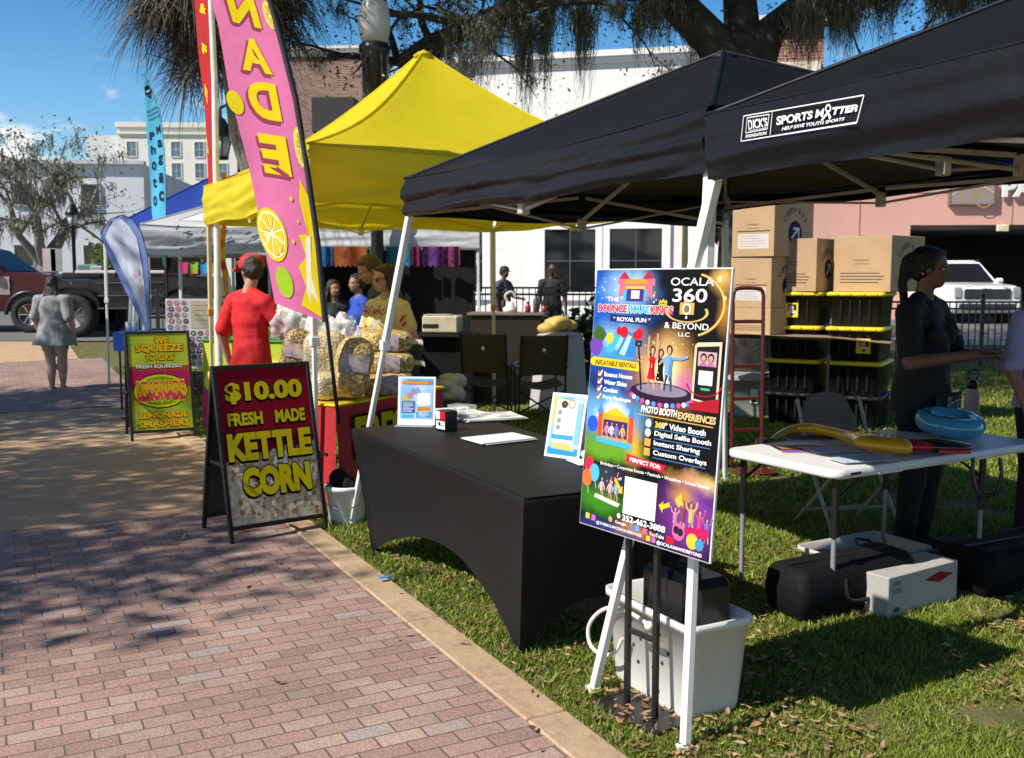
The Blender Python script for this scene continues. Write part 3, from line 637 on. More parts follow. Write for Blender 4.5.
# ------------------------------------------------------------------ tents
BLACKCLOTH = M('black_canvas', (.0065, .007, .010), .45, .15, 3, .25, bscale=14, spec=.3)
YELLOWCLOTH = M('yellow_canvas', (.86, .72, .025), .55, .04, 2, .2, bscale=10, translucent=.42, spec=.3)
WHITECLOTH = M('white_canvas', (.74, .74, .76), .6, .03, 2, .2, bscale=10, translucent=.2)
BLUECLOTH = M('blue_canvas', (.02, .06, .36), .55, .06, 2, .2, bscale=10, translucent=.15)
WLEG = M('white_leg', (.74, .73, .70), .4, .06, 6)
CREAMLEG = M('cream_leg', (.62, .50, .26), .45, .08, 6)
TRUSS = M('truss_paint', (.46, .42, .36), .45, .1, 6)
FV = {}
def tent(name, label, loc, rz, hx, hy, zb, zt, zp, cloth, leg, slant=0, sides='fblr', legs=(0, 1, 2, 3), wrinkle=.014, truss=TRUSS, sag=.0, seed=1, group=None, clamp=None, raise_side=None, lining=False):
    t = thing(name, label, 'canopy tent', loc, rz, group)
    C = [(-hx, -hy), (hx, -hy), (hx, hy), (-hx, hy)]
    mb = MB()
    for i in range(4):
        a, b = Vector((*C[i], zt)), Vector((*C[(i+1) % 4], zt)); p = Vector((0, 0, zp))
        def fn(u, v, a=a, b=b, i=i):
            e = a.lerp(b, u); q = e.lerp(p, v)
            edge = math.sin(math.pi*u)
            q.z -= .07*edge*math.sin(math.pi*v)*(1-v*.4)+.03*edge*(1-v)
            q.z -= sag*math.sin(math.pi*v)
            q.z += fbm(q.x*2.2+seed, q.y*2.2, i)*.012*edge
            return tuple(q)
        mb.grid(fn, 18, 14)
    mb.lathe([(.10, zp-.045), (.05, zp-.012), (.0, zp+.006)], 12); mb.build('canopy', cloth, t)
    if lining:
        m1 = MB(); m1.v = [(x*.992, y*.992, z-.012) for x, y, z in mb.v]; m1.f = mb.f; m1.m = mb.m; m1.s = mb.s
        m1.build('lining', M('canopy_lining', (.055, .05, .042), .7, .12, 4, .2), t)
    ms_ = MB()
    for i in range(4):
        a = Vector((*C[i], zt)); p = Vector((0, 0, zp)); ms_.tube([a.lerp(p, k_/10)-Vector((0, 0, sag*math.sin(math.pi*k_/10)-.004)) for k_ in range(11)], .009, 6)
        b = Vector((*C[(i+1) % 4], zt)); ms_.tube([a.lerp(b, k_/12)*1.009+Vector((0, 0, .002-.03*math.sin(math.pi*k_/12)-.009*zt)) for k_ in range(13)], .007, 6)
    ms_.build('seam', cloth, t)
    for i, sd_ in ((3, 'f'), (0, 'r'), (1, 'b'), (2, 'l')):
        if sd_ not in sides: continue
        a, b = Vector((*C[i], 0)), Vector((*C[(i+1) % 4], 0)); nrm = (b-a).normalized(); nrm = Vector((nrm.y, -nrm.x, 0)); L = (b-a).length
        m2 = MB()
        def fv(u, v, a=a, b=b, i=i, nrm=nrm, L=L, sd_=sd_):
            q = a.lerp(b, u); ed = math.sin(math.pi*u)
            wv = wrinkle*(fbm(u*L*.9+v*1.2+seed*3, v*4.0+i*7)*2.6+1.1*fbm(u*L*2.2+v*3, v*7+i*3+seed)+.5*fbm(u*L*7, v*9+seed))
            drop = .03*ed*(1-v)
            q = q+nrm*(.014+.02*math.sin(math.pi*v)+wv*(.35+v))
            zb_ = zb+(raise_side or {}).get(sd_, 0); q.z = zt+.006-drop-(zt-zb_)*v*(1+.02*math.sin(u*9+i)*ed) - .012*ed*v*math.sin(u*L*4+seed)
            return tuple(q)
        FV[t.name, sd_] = fv; m2.grid(fv, 60, 18); m2.build('valance', cloth, t)
    for i in legs:
        x, y = C[i]; sx, sy = (1 if x > 0 else -1), (1 if y > 0 else -1)
        top = Vector((x-sx*.02, y-sy*.02, zb+.06)); bot = Vector((x+sx*slant, y+sy*slant, 0)); md = top.lerp(bot, .42)
        m3 = MB(); m3.bar(top, md, .045, .045, 0, (1, 0, 0)); m3.bar(md.lerp(top, .05), bot, .034, .034, 0, (1, 0, 0))
        lg = m3.build('leg', leg, t)
        m4 = MB(); m4.box(tuple(bot+Vector((0, 0, .012))), (.052, .052, .024), 0, .004); m4.build('foot', leg, lg); m4 = MB(); m4.box(tuple(md), (.058, .058, .07), 0, .006); m4.build('collar', clamp or leg, lg)
    m5 = MB(); zh = zb+.04; zl = zb-.035
    for i in range(4):
        zl = zb-.035+(raise_side or {}).get('rblf'[i], 0); a, b = Vector(C[i]), Vector(C[(i+1) % 4]); n = (b-a).normalized(); inn = Vector((-n.y, n.x))*.03
        P = lambda f, z: Vector((*(a.lerp(b, f)+inn), z))
        for f0 in (0, .5):
            m5.bar(P(f0+.01, zt-.06 if f0 == 0 else zl), P(f0+.49, zl if f0 == 0 else zt-.06), .022, .014, 0)
            m5.bar(P(f0+.012, zl+.06 if f0 == 0 else zt-.08)+Vector((0, 0, .0)), P(f0+.488, zt-.08 if f0 == 0 else zl+.06), .014, .022, 0)
        m5.box(tuple(P(.5, zl+.02)), (.05, .05, .09), 0, .005)
        mid_ = P(.5, zl+.05); m5.bar(mid_, (0, 0, zp-.28), .018, .026, 0)
        hq = [Vector((*C[i], zt-.05)).lerp(Vector((0, 0, zp-.08)), k_/6)-Vector((0, 0, (sag+.02)*math.sin(math.pi*k_/6))) for k_ in range(7)]; m5.tube(hq, .013, 6)
    m5.bar((0, 0, zp-.4), (0, 0, zp-.02), .035, .035, 0, (1, 0, 0)); m5.build('scissor_truss', truss, t)
    return t
H1 = 1.515; HM = 1.29; C_MID = Vector((.032, 5.11, 0))+BX*HM
mid = tent('canopy_tent', 'plain black pop-up canopy with slanted white legs over the black table', C_MID, RZ, HM, H1, 2.03, 2.28, 2.90, BLACKCLOTH, WLEG, .305, seed=1, raise_side={'r': .12, 'b': .12}, lining=True)
RZD = RZ-R(5); C_DK = Vector((.724, 3.70, 0))+Matrix.Rotation(RZD, 3, 'Z') @ Vector((H1, -H1, 0))
dk = tent('canopy_tent', 'black pop-up canopy with white sports logo printed on its valance', C_DK, RZD, H1, H1, 1.995, 2.24, 2.92, BLACKCLOTH, WLEG, .305, seed=4, wrinkle=.007, raise_side={'l': .14}, lining=True)
# white print on the front valance: the front of the tent is its -x side, read from +y to -y
def val_print():
    W, H = .60, .088; fv = FV[dk.name, 'f']; L = 2*H1
    def warp(x, y, z):
        u, v = (.225+x)/L, .18+(-z+.012*x/W)/.245
        p = Vector(fv(u, v)); e = .004; n = (Vector(fv(u+e, v))-Vector(fv(u-e, v))).cross(Vector(fv(u, v+e))-Vector(fv(u, v-e))).normalized()
        if n.x > 0: n = -n
        return tuple(p+n*(.008-y))
    art = Art(W, H, x0=0, ztop=0, y=0, step=.0004, warp=warp)
    wc = (.82, .82, .82)
    # frame leaning like the print: slanted ends
    art.line([(.02, 1), (.032, .02), (1.0, .02), (.988, .98), (.02, 1)], .0032, wc)
    art.line([(.300, .06), (.292, .94)], .003, wc)
    art.line([(.055, .72), (.07, .12), (.275, .12), (.26, .72), (.055, .72)], .003, wc)
    art.text("DICK'S", .167, .38, .36, wc, w=.175, bold=.03, shear=.06); art.text('SPORTING GOODS', .162, .64, .07, wc, w=.17, bold=.02)
    art.text('FOUNDATION', .16, .85, .1, wc, w=.2, bold=.03, shear=.12)
    art.text('SPORTS M', .525, .42, .36, wc, w=.385, bold=.035, shear=.06); art.text('TTER', .868, .42, .36, wc, w=.185, bold=.035, shear=.06)
    art.ring(.745, .26, .022, wc, .45, ry=.14); art.line([(.752, .34), (.715, .72)], .008, wc); art.line([(.738, .34), (.78, .7)], .008, wc)
    art.text('HELP SAVE YOUTH SPORTS', .64, .80, .12, wc, w=.50, bold=.02, shear=.12)
    art.build('valance_print', dk)
val_print()
YH = (1.65, 1.85)
yt = tent('canopy_tent', 'bright yellow peaked canopy of the lemonade and kettle corn stand', Vector((-1.42, 7.1, 0))+AX*1.85+BX*1.65, RZ, 1.65, 1.85, 2.18, 2.58, 3.74, YELLOWCLOTH, CREAMLEG, 0, legs=(1, 2, 3), wrinkle=.012, sag=.16, truss=M('yellow_truss', (.62, .46, .05), .5), seed=8, clamp=M('orange_clamp', (.7, .22, .03), .5))
m3 = MB(); m3.bar((-1.63, -1.83, 2.2), (-1.63, -1.83, 1.2), .045, .045, 0, (1, 0, 0)); m3.bar((-1.63, -1.83, 1.22), (-1.63, -1.83, 0), .034, .034, 0, (1, 0, 0)); lg = m3.build('leg', WLEG, yt)
m4 = MB(); m4.box((-1.63, -1.83, .012), (.052, .052, .024), 0, .004); m4.build('foot', WLEG, lg); m4 = MB(); m4.box((-1.63, -1.83, 1.2), (.06, .06, .07), 0, .006); m4.build('collar', WLEG, lg)
# white canopy behind, its front right corner near the fence
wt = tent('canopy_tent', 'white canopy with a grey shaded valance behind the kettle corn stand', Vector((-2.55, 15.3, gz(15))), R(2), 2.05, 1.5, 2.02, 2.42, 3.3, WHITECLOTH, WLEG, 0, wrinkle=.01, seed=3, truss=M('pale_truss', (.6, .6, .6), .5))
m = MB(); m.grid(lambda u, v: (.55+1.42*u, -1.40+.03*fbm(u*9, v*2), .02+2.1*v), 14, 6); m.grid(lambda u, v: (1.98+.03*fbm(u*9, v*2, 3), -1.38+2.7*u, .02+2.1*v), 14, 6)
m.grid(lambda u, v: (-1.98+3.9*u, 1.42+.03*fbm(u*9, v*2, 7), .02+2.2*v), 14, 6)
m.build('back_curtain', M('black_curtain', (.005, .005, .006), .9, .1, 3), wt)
bt = tent('canopy_tent', 'blue and white canopy at the far left beyond the red flag', Vector((-5.0, 16.8, gz(16.8))), R(8), 1.35, 1.5, 2.1, 2.3, 3.25, BLUECLOTH, WLEG, 0, wrinkle=.01, seed=5)
tt = tent('canopy_tent', 'small white canopy with grey printing in front of the blue one', Vector((-4.35, 14.6, gz(14.6))), R(20), .95, 1.1, 1.95, 2.35, 2.7, WHITECLOTH, WLEG, 0, legs=(0, 2, 3), wrinkle=.012, seed=6)
a = Art(1.25, .26, x0=-.6, ztop=2.28, y=-1.165, step=.0006)
for i in range(34):
    x, y = random.random(), random.random(); a.line([(x, y), (x+random.uniform(.02, .09), y+random.uniform(-.25, .15))], random.uniform(.008, .03), (.25, .28, .30))
a.build('valance_print', tt)
tl = tent('canopy_tent', 'dark teal canopy edge seen between the yellow and white tents', Vector((-3.1, 21.5, gz(21))), R(0), 1.4, 1.3, 2.5, 2.8, 3.2, M('teal_canvas', (.01, .09, .075), .6, .2, 3, .2), BLK, 0, seed=9)
# ------------------------------------------------------------------ flags
def feather(name, label, pole_pts, width_fn, cloth, prad=.016, pole_mat=None, side=1, art=None, y_face=None, base=True, belly=.05):
    """cloth hangs from the pole curve; width_fn(f) along the pole 0 bottom .. 1 top"""
    P = [Vector(p) for p in pole_pts]; org = P[0].copy()
    t = thing(name, label, 'feather flag', org)
    mb = MB(); mb.tube([p-org for p in P], [prad*(1-.5*i/(len(P)-1)) for i in range(len(P))], 8)
    if base: 
        mb.lathe([(.03, 0), (.02, .12)], 8)
        for k in range(4): mb.tube([(0, 0, .03), (.35*math.cos(k*1.571+.6), .35*math.sin(k*1.571+.6), .012)], .012, 6)
    mb.build('pole', pole_mat or BLK, t)
    return t, org
def curve(P, f):
    k = len(P)-1; x = min(.9999, max(0, f))*k; i = int(x); return P[i].lerp(P[i+1], x-i)
def flag_cloth(t, edgeL, edgeR, mats, n=40, m=10, ripple=.02, name='banner'):
    """edgeL, edgeR: functions f (0 top..1 bottom) -> point, in world; returns warp for artwork"""
    org = Vector(t.location)
    def surf(u, f):
        a, b = edgeL(f), edgeR(f); p = a.lerp(b, u); nr = (b-a).cross(Vector((0, 0, 1))).normalized()
        p = p+nr*(ripple*math.sin(f*7+u*2.5)*math.sin(math.pi*u)+ripple*.6*fbm(u*2, f*6)); return p-org
    mb = MB(); mb.grid(lambda f, u: tuple(surf(u, f)), n, m); o = mb.build(name, mats, t)
    return surf, o
def art_on(surf, W, H, off=-.006):
    def warp(x, y, z):
        u, f = x/W, -z/H; p = surf(u, min(1, max(0, f)))
        e = 1e-3; du = surf(u+e, f)-surf(u-e, f); df = surf(u, min(1, f+e))-surf(u, max(0, f-e)); nn = du.cross(df)
        nn.normalize()
        if nn.y > 0: nn = -nn
        return tuple(p+nn*(.004-y*1.5))
    return Art(W, H, x0=0, ztop=0, y=0, step=.0007, warp=warp)
def lemon(a, x, y, r, ry=None, green=False, cut=True):
    ry = r*a.W/a.H if ry is None else ry; y1 = (.80, .68, .03) if not green else (.45, .62, .06); 
    a.circ(x, y, r, y1, ry, 22)
    if cut:
        a.circ(x, y, r*.88, (.85, .82, .55), ry*.88, 22)
        for k in range(9):
            t0 = 6.283*k/9; a.poly([(x+r*.12*math.cos(-t0), y+ry*.12*math.sin(-t0)), (x+r*.76*math.cos(-t0+.28), y+ry*.76*math.sin(-t0+.28)), (x+r*.8*math.cos(-t0), y+ry*.8*math.sin(-t0)), (x+r*.76*math.cos(-t0-.28), y+ry*.76*math.sin(-t0-.28))][::-1], (.82, .66, .05))
# pink lemonade flag: pole at the right edge, bowed to the left, seen from behind
pts = [G(346, 478)]
pts[0].z = 0
for (px, py, Y) in ((336, 400, 6.78), (327, 322, 6.78), (318, 245, 6.78), (308, 175, 6.78), (296, 100, 6.78), (281, 40, 6.78), (264, -20, 6.78), (240, -90, 6.78), (205, -150, 6.78), (165, -185, 6.78)): pts.append(at(px, py, Y))
t, org = feather('feather_flag', 'tall pink lemonade feather flag with yellow letters seen from behind', pts, None, None, .014)
ER = [(165, -185), (205, -150), (240, -90), (264, -20), (281, 40), (296, 100), (308, 175), (318, 245), (325, 322)]
EL = [(160, -182), (168, -150), (182, -95), (203, -30), (218, 25), (229, 90), (248, 165), (262, 230), (275, 303)]
er = [at(x, y, 6.78) for x, y in ER]; el = [at(x, y, 6.86) for x, y in EL]
PINKC = M('pink_nylon', (.86, .20, .46), .55, .06, 3, .15, translucent=.3)
surf, bo = flag_cloth(t, lambda f: curve(el, f), lambda f: curve(er, f), PINKC, ripple=.018)
a = art_on(surf, .5, 3.4); YL = (.82, .66, .02)
# fields: splash of yellow lemonade at the bottom right
a.poly([(1, .80), (.86, .76), (.80, .80), (.86, .86), (.70, .865), (.78, .90), (.62, .92), (.72, .95), (.58, .985), (.98, .995)], YL)
for (x, y, r) in ((.66, .80, .03), (.72, .84, .02), (.58, .88, .025), (.9, .73, .02)): a.circ(x, y, r, YL)
a.poly([(.80, .87), (.9, .86), (.84, .93), (.92, .97), (.78, .985), (.72, .96)], (.85, .80, .62))
lemon(a, .20, .875, .27, .048); lemon(a, .05, .645, .12, .02, cut=False); lemon(a, .96, .705, .10, .035)
lemon(a, .93, .45, .1, .03); lemon(a, .30, .955, .17, .026, green=True, cut=False)
for ch, y in (('L', .10), ('E', .19), ('M', .28), ('O', .365), ('N', .45), ('A', .545), ('D', .632), ('E', .725)):
    a.text(ch, .50+.05*(y-.5), y, .068, YL, w=.46, bold=.05, mirror=True, shadow=((.40, .10, .14), -.05, .006))
a.build('artwork', bo)
mb = MB(); mb.tube([p-org+Vector((.0, -.0, 0)) for p in er[2:]], .02, 8); mb.build('hem', M('dark_hem', (.03, .02, .025), .6), t)
# red feather flag on a white pole
Yr = 10.15
pts = [Vector((at(218, 300, Yr).x, Yr, 0))]+[at(x, y, Yr) for x, y in ((218, 330), (217.5, 250), (216, 170), (214.5, 80), (211, 0), (208, -50), (200, -90), (190, -110))]
t, org = feather('feather_flag', 'red feather flag with small yellow marks on a white pole', pts, None, None, .042, M('white_sleeve', (.76, .74, .72), .6))
er = [at(x, y, Yr-.02) for x, y in ((190, -110), (200, -90), (208, -50), (210, 0), (213, 80), (215, 170), (216.5, 250))]
el = [at(x, y, Yr+.12) for x, y in ((186, -108), (187, -90), (190, -50), (194, 0), (199, 60), (206, 130), (211, 195))]
surf, bo = flag_cloth(t, lambda f: curve(el, f), lambda f: curve(er, f), M('red_nylon', (.55, .012, .015), .55, .06, 3, .15, translucent=.25), ripple=.03)
a = art_on(surf, .25, 3.0)
for i, y in enumerate((.32, .42, .52, .62, .72, .83)): a.text('$S&FEO'[i], .42, y, .025, YL, w=.35, bold=.05)
a.build('artwork', bo)
mb = MB(); mb.grid(lambda u, v: (.05+.05*u+.02*math.sin(v*9), .03, 1.0+1.7*v), 3, 16); mb.build('tassel', M('red_yellow_fringe', (.5, .02, .02), .7, 0, 9, col2=(.75, .55, .03)), t)
# light blue tall flag
Yb = 14.2
pts = [Vector((at(168, 300, Yb).x, Yb, gz(Yb)))]+[at(x, y, Yb) for x, y in ((168, 330), (166.5, 260), (165.5, 190), (164, 150), (161, 120), (155, 97), (149, 82), (143, 74))]
t, org = feather('feather_flag', 'slim light blue feather flag with dark vertical words', pts, None, None, .016)
er = [at(x, y, Yb-.02) for x, y in ((143.5, 74), (150, 83), (156, 98), (161, 118), (164, 145), (165.5, 180), (166, 215), (166, 268))]
el = [at(x, y, Yb+.05) for x, y in ((142.5, 75), (143.5, 90), (144.5, 105), (146, 125), (148, 150), (150, 180), (152, 215), (163, 262))]
surf, bo = flag_cloth(t, lambda f: curve(el, f), lambda f: curve(er, f), M('sky_nylon', (.10, .52, .78), .55, .05, 3, .1, translucent=.3), ripple=.02)
a = art_on(surf, .3, 2.8); DK = (.03, .05, .09)
a.ring(.55, .20, .3, DK, .3, ry=.022); a.rect(.35, .165, .75, .215, (.05, .04, .05)); a.circ(.55, .16, .22, (.03, .03, .04)); a.rect(.42, .185, .7, .20, (.8, .75, .7)); a.poly([(.4, .235), (.75, .235), (.6, .26)], (.05, .04, .05))
for i, wd in enumerate(('Black & White', 'Boutique', 'Gallery')): a.text(wd, .55, .345+.03*i, .016, DK, w=.78, bold=.02)
for i, ch in enumerate('Photo'): a.text(ch, .30, .50+.075*i, .042, DK, w=.28, bold=.03)
for i, ch in enumerate('Magic'): a.text(ch, .74, .48+.075*i, .042, DK, w=.30, bold=.03)
a.build('artwork', bo)
# white and blue teardrop flag
Yt = 11.8
pts = [Vector((at(149, 340, Yt).x, Yt, 0))]+[at(x, y, Yt) for x, y in ((149, 380), (150, 330), (149, 285), (147, 255), (141, 232), (132, 219), (122, 215), (111, 219), (103, 229))]
t, org = feather('teardrop_flag', 'white teardrop flag with a blue rim behind the lemonade sign', pts, None, None, .014)
er = [at(x, y, Yt-.02) for x, y in ((122, 215), (132, 219), (141, 232), (147, 255), (149, 285), (150, 330))]
el = [at(x, y, Yt+.03) for x, y in ((121, 215), (107, 222), (101, 236), (109, 258), (124, 288), (145, 328))]
surf, bo = flag_cloth(t, lambda f: curve(el, f), lambda f: curve(er, f), M('blue_rim_nylon', (.22, .32, .70), .55, .06, 3, .1, translucent=.3), ripple=.015)
a = art_on(surf, .55, 1.35)
a.poly([(.14, .30), (.10, .42), (.18, .62), (.30, .80), (.6, .97), (.82, .96), (.84, .70), (.86, .45), (.78, .30), (.6, .16), (.34, .16)][::-1], (.66, .70, .82))
a.circ(.5, .30, .25, (.75, .75, .78), .085); a.circ(.5, .29, .17, (.62, .55, .6), .055); a.rect(.28, .345, .72, .375, (.6, .08, .12))
a.rect(.2, .44, .36, .58, (.78, .78, .8)); 
for i in range(26): a.circ(random.uniform(.42, .74), random.uniform(.46, .82), random.uniform(.03, .09), random.choice([(.62, .5, .6), (.7, .62, .6), (.55, .5, .66), (.72, .6, .45)]))
a.build('artwork', bo)
# ------------------------------------------------------------------ printed signs
FRAMEB = M('black_frame', (.014, .013, .013), .35, .1, 8)
def aframe(label, pL, pR, hgt, back, artfn, foot=.08):
    pL, pR = Vector(pL), Vector(pR); w_ = (pR-pL).length; rz = math.atan2((pR-pL).y, (pR-pL).x); c = (pL+pR)/2
    t = thing('sandwich_board', label, 'sandwich board', c, rz, 'sandwich boards on the path')
    tilt = math.atan2(back, hgt); L = math.hypot(back, hgt)
    def panel(name, sgn):
        fr = MB(); b = .028
        for x in (-w_/2+b/2, w_/2-b/2): fr.box((x, 0, L/2), (b, .03, L), 0, .004)
        for z in (foot+b/2, L-b/2): fr.box((0, 0, z), (w_-2*b, .028, b), 0, .004)
        fr.box((0, .004*sgn, (foot+L)/2), (w_-2*b, .012, L-foot-2*b), 1)
        y = 0 if sgn > 0 else 2*back
        return fr.build(name, [FRAMEB, M('board_back', (.03, .03, .03), .5)], t, loc=(0, y, 0), rot=(-tilt*sgn, 0, 0))
    f = panel('front_panel', 1); bk = panel('back_panel', -1)
    a = Art(w_-.056, L-foot-.056, ztop=L-.028, y=-.004)
    artfn(a); a.build('artwork', f)
    # back panel carries the same print on its outer face
    m = MB(); m.box((-w_/2-.012, back*.55, hgt*.45), (.012, back*1.0, .02)); m.box((w_/2+.012, back*.55, hgt*.45), (.012, back*1.0, .02)); m.build('hinge_stay', FRAMEB, t)
    return t
POPC = M('popcorn_print', (.55, .34, .10), .5, 0, 30, col2=(.80, .74, .62), detail=6)
def kettle_art(a):
    rd = (.33, .008, .035); a.rect(0, 0, 1, 1, rd); bk = (.025, .008, .01)
    a.poly([(0, .60), (.06, .56), (.13, .60), (.2, .55), (.3, .585), (.36, .545), (.45, .57), (.53, .53), (.6, .56), (.67, .515), (.76, .545), (.82, .52), (.9, .545), (1, .50), (1, 1), (0, 1)][::-1], POPC)
    for i in range(120):
        x, y = random.uniform(.04, .96), random.uniform(.59, .97); r = random.uniform(.022, .042)
        for k in range(4):
            c = [(.62, .42, .14), (.78, .74, .64), (.80, .78, .72), (.74, .62, .38)][k] if random.random() < .8 else (.5, .3, .08)
            q = 6.283*random.random(); ox, oy = r*.6*math.cos(q), r*.5*math.sin(q); rr_ = r*random.uniform(.45, .9)
            n = 9; ph = [random.uniform(.7, 1.15) for _ in range(n)]
            a.poly([(x+ox+rr_*ph[j]*math.cos(-6.283*j/n), y+oy+rr_*.62*ph[j]*math.sin(-6.283*j/n)) for j in range(n)], c)
    def T(s, x, y, h, w, b=.042, ow=.032):
        a.text(s, x, y, h, (.74, .62, .02), w=w, bold=b, outline=bk, ow=ow, shadow=(bk, -.012, .016))
    T('$10.00', .5, .155, .14, .86, .052, .035); T('FRESH', .26, .325, .085, .38, .045, .025); T('MADE', .76, .325, .085, .34, .045, .025)
    T('KETTLE', .5, .505, .18, .93, .06); T('CORN', .53, .735, .19, .76, .065)
aframe('yellow and red kettle corn price board on two black a-frames beside the path', G(230, 545), G(328, 529), 1.095, .25, kettle_art)
def lemon_art(a):
    GRN = M('lemon_print', (.16, .34, .01), .5, 0, 5, col2=(.50, .48, .02))
    a.rect(0, 0, 1, 1, GRN); a.rect(0, .34, 1, .62, (.45, .03, .16)); a.poly([(0, .34), (.5, .31), (1, .36), (1, .40), (0, .38)][::-1], (.40, .10, .05))
    a.poly([(0, .58), (.3, .63), (1, .56), (1, .72), (0, .74)][::-1], (.36, .32, .02)); bk = (.07, .02, .01)
    def T(s, x, y, h, w, c=(.76, .50, .02), b=.045): a.text(s, x, y, h, c, w=w, bold=b, outline=bk, ow=.035, shadow=(bk, -.01, .01))
    T('WE', .56, .075, .075, .24); T('SQUEEZE', .52, .155, .09, .80); T('TO PLEASE', .52, .245, .07, .48, b=.03)
    T('FRESH SQUEEZED', .5, .345, .042, .78, (.72, .72, .70), .03)
    a.circ(.5, .60, .47, (.02, .03, .01), .185); a.circ(.5, .60, .45, (.66, .60, .02), .172); a.circ(.5, .60, .42, (.20, .36, .02), .15)
    a.text('LEMONADE', .5, .60, .21, (.62, .07, .14), w=.80, bold=.06, outline=(.72, .62, .03), ow=.05)
    a.text('LEMONADE', .5, .575, .10, (.70, .42, .03), w=.78, bold=.05)
    T('LEMONADE', .52, .85, .065, .82); T('SMASHERS', .52, .94, .068, .86)
aframe('green and pink lemonade smashers board on the far side of the path', G(131, 442), G(196.5, 437.5), 1.10, .27, lemon_art)
# ------------------------------------------------------------------ poster on its black stand
def rrect(hx, hy, r, n=5):
    out = []
    for cx, cy, a0 in ((hx-r, hy-r, 0), (-hx+r, hy-r, 90), (-hx+r, -hy+r, 180), (hx-r, -hy+r, 270)):
        for i in range(n+1):
            t = R(a0+90*i/n); out.append((cx+r*math.cos(t), cy+r*math.sin(t)))
    return out
def loft(mb, rings, mi=0, cap0=True, cap1=True, smooth=True, X=None):
    n = len(rings[0]); vs = [p for r in rings for p in r]
    fs = [(i*n+j, i*n+(j+1) % n, (i+1)*n+(j+1) % n, (i+1)*n+j) for i in range(len(rings)-1) for j in range(n)]
    mb.add(vs, fs, mi, smooth, X)
    if cap0: mb.add(rings[0], [tuple(range(n))[::-1]], mi, False, X)
    if cap1: mb.add(rings[-1], [tuple(range(n))], mi, False, X)
def tub(mb, hx, hy, h, r=.04, tap=.9, th=.012, lip=.012, mi=0, X=None, floor=.02):
    rr = lambda k, z, d=0: [(x, y, z) for x, y in rrect(hx*k+d, hy*k+d, max(.005, r*k))]
    loft(mb, [rr(tap*.97, 0), rr(tap, .015), rr(1, h-.03), rr(1, h-.03, lip), rr(1, h, lip), rr(1, h, lip-.005), rr(1, h-.006, -th), rr(tap, floor, -th)], mi, X=X)
WPLAS = M('white_plastic', (.74, .73, .70), .35, .05, 6, .05)
ps = thing('poster_stand', 'tall bounce house and photo booth poster on a black two post stand', 'poster', (.49, 3.66, 0), R(-55))
m = MB(); m.box((0, .0, .008), (.36, .21, .012), 0, .004); m.build('base_plate', FRAMEB, ps)
for x in (-.078, .078):
    m = MB(); m.box((x, 0, .6), (.022, .022, 1.18), 0, .003); m.build('post', FRAMEB, ps)
m = MB(); m.box((0, 0, .31), (.132, .016, .022), 0, .003); m.build('crossbar', FRAMEB, ps)
PW, PH = .695, .992
m = MB(); m.box((0, .006, PH/2), (PW+.008, .012, PH+.008), 0, .002); bd = m.build('poster_board', M('foam_board', (.80, .80, .80), .5, .02), ps, loc=(.048, -.062, .692), rot=(R(-4.6), 0, 0))
a = Art(PW, PH, ztop=PH, y=0, step=.00022)
BKp = (.012, .011, .014)
def glow_mat(name, stops, scale, loc=(0, 0, 0)):
    m, t, b = node_mat(name); L = t.links.new; tc = t.nodes.new('ShaderNodeTexCoord'); n = t.nodes.new('ShaderNodeTexNoise')
    n.inputs['Scale'].default_value = scale; n.inputs['Detail'].default_value = 5; n.inputs['Distortion'].default_value = .8; L(tc.outputs['Object'], n.inputs['Vector'])
    r = t.nodes.new('ShaderNodeValToRGB')
    while len(r.color_ramp.elements) < len(stops): r.color_ramp.elements.new(.5)
    for e, (p, c) in zip(r.color_ramp.elements, stops): e.position = p; e.color = (*c, 1)
    L(n.outputs['Fac'], r.inputs[0]); L(r.outputs[0], b.inputs['Base Color']); b.inputs['Roughness'].default_value = .35; return m
BLUEP = glow_mat('print_blue', [(.3, (.02, .10, .40)), (.5, (.05, .30, .62)), (.68, (.45, .65, .80))], 7)
GOLDP = glow_mat('print_gold', [(.3, (.02, .012, .01)), (.5, (.22, .10, .02)), (.7, (.72, .42, .12))], 6)
NITE = glow_mat('print_night', [(.3, (.01, .008, .03)), (.55, (.07, .03, .16)), (.75, (.28, .12, .32))], 7)
GRSP = glow_mat('print_grass', [(.3, (.04, .18, .02)), (.6, (.22, .38, .04)), (.8, (.5, .5, .1))], 12)
SKYP = glow_mat('print_sky', [(.3, (.12, .35, .70)), (.55, (.45, .65, .82)), (.75, (.8, .8, .8))], 5)
WH = (.82, .82, .80); GO = (.62, .40, .10); RD = (.62, .03, .06); CY = (.10, .48, .70); SKN = (.62, .38, .27); HAIR = (.05, .025, .02)
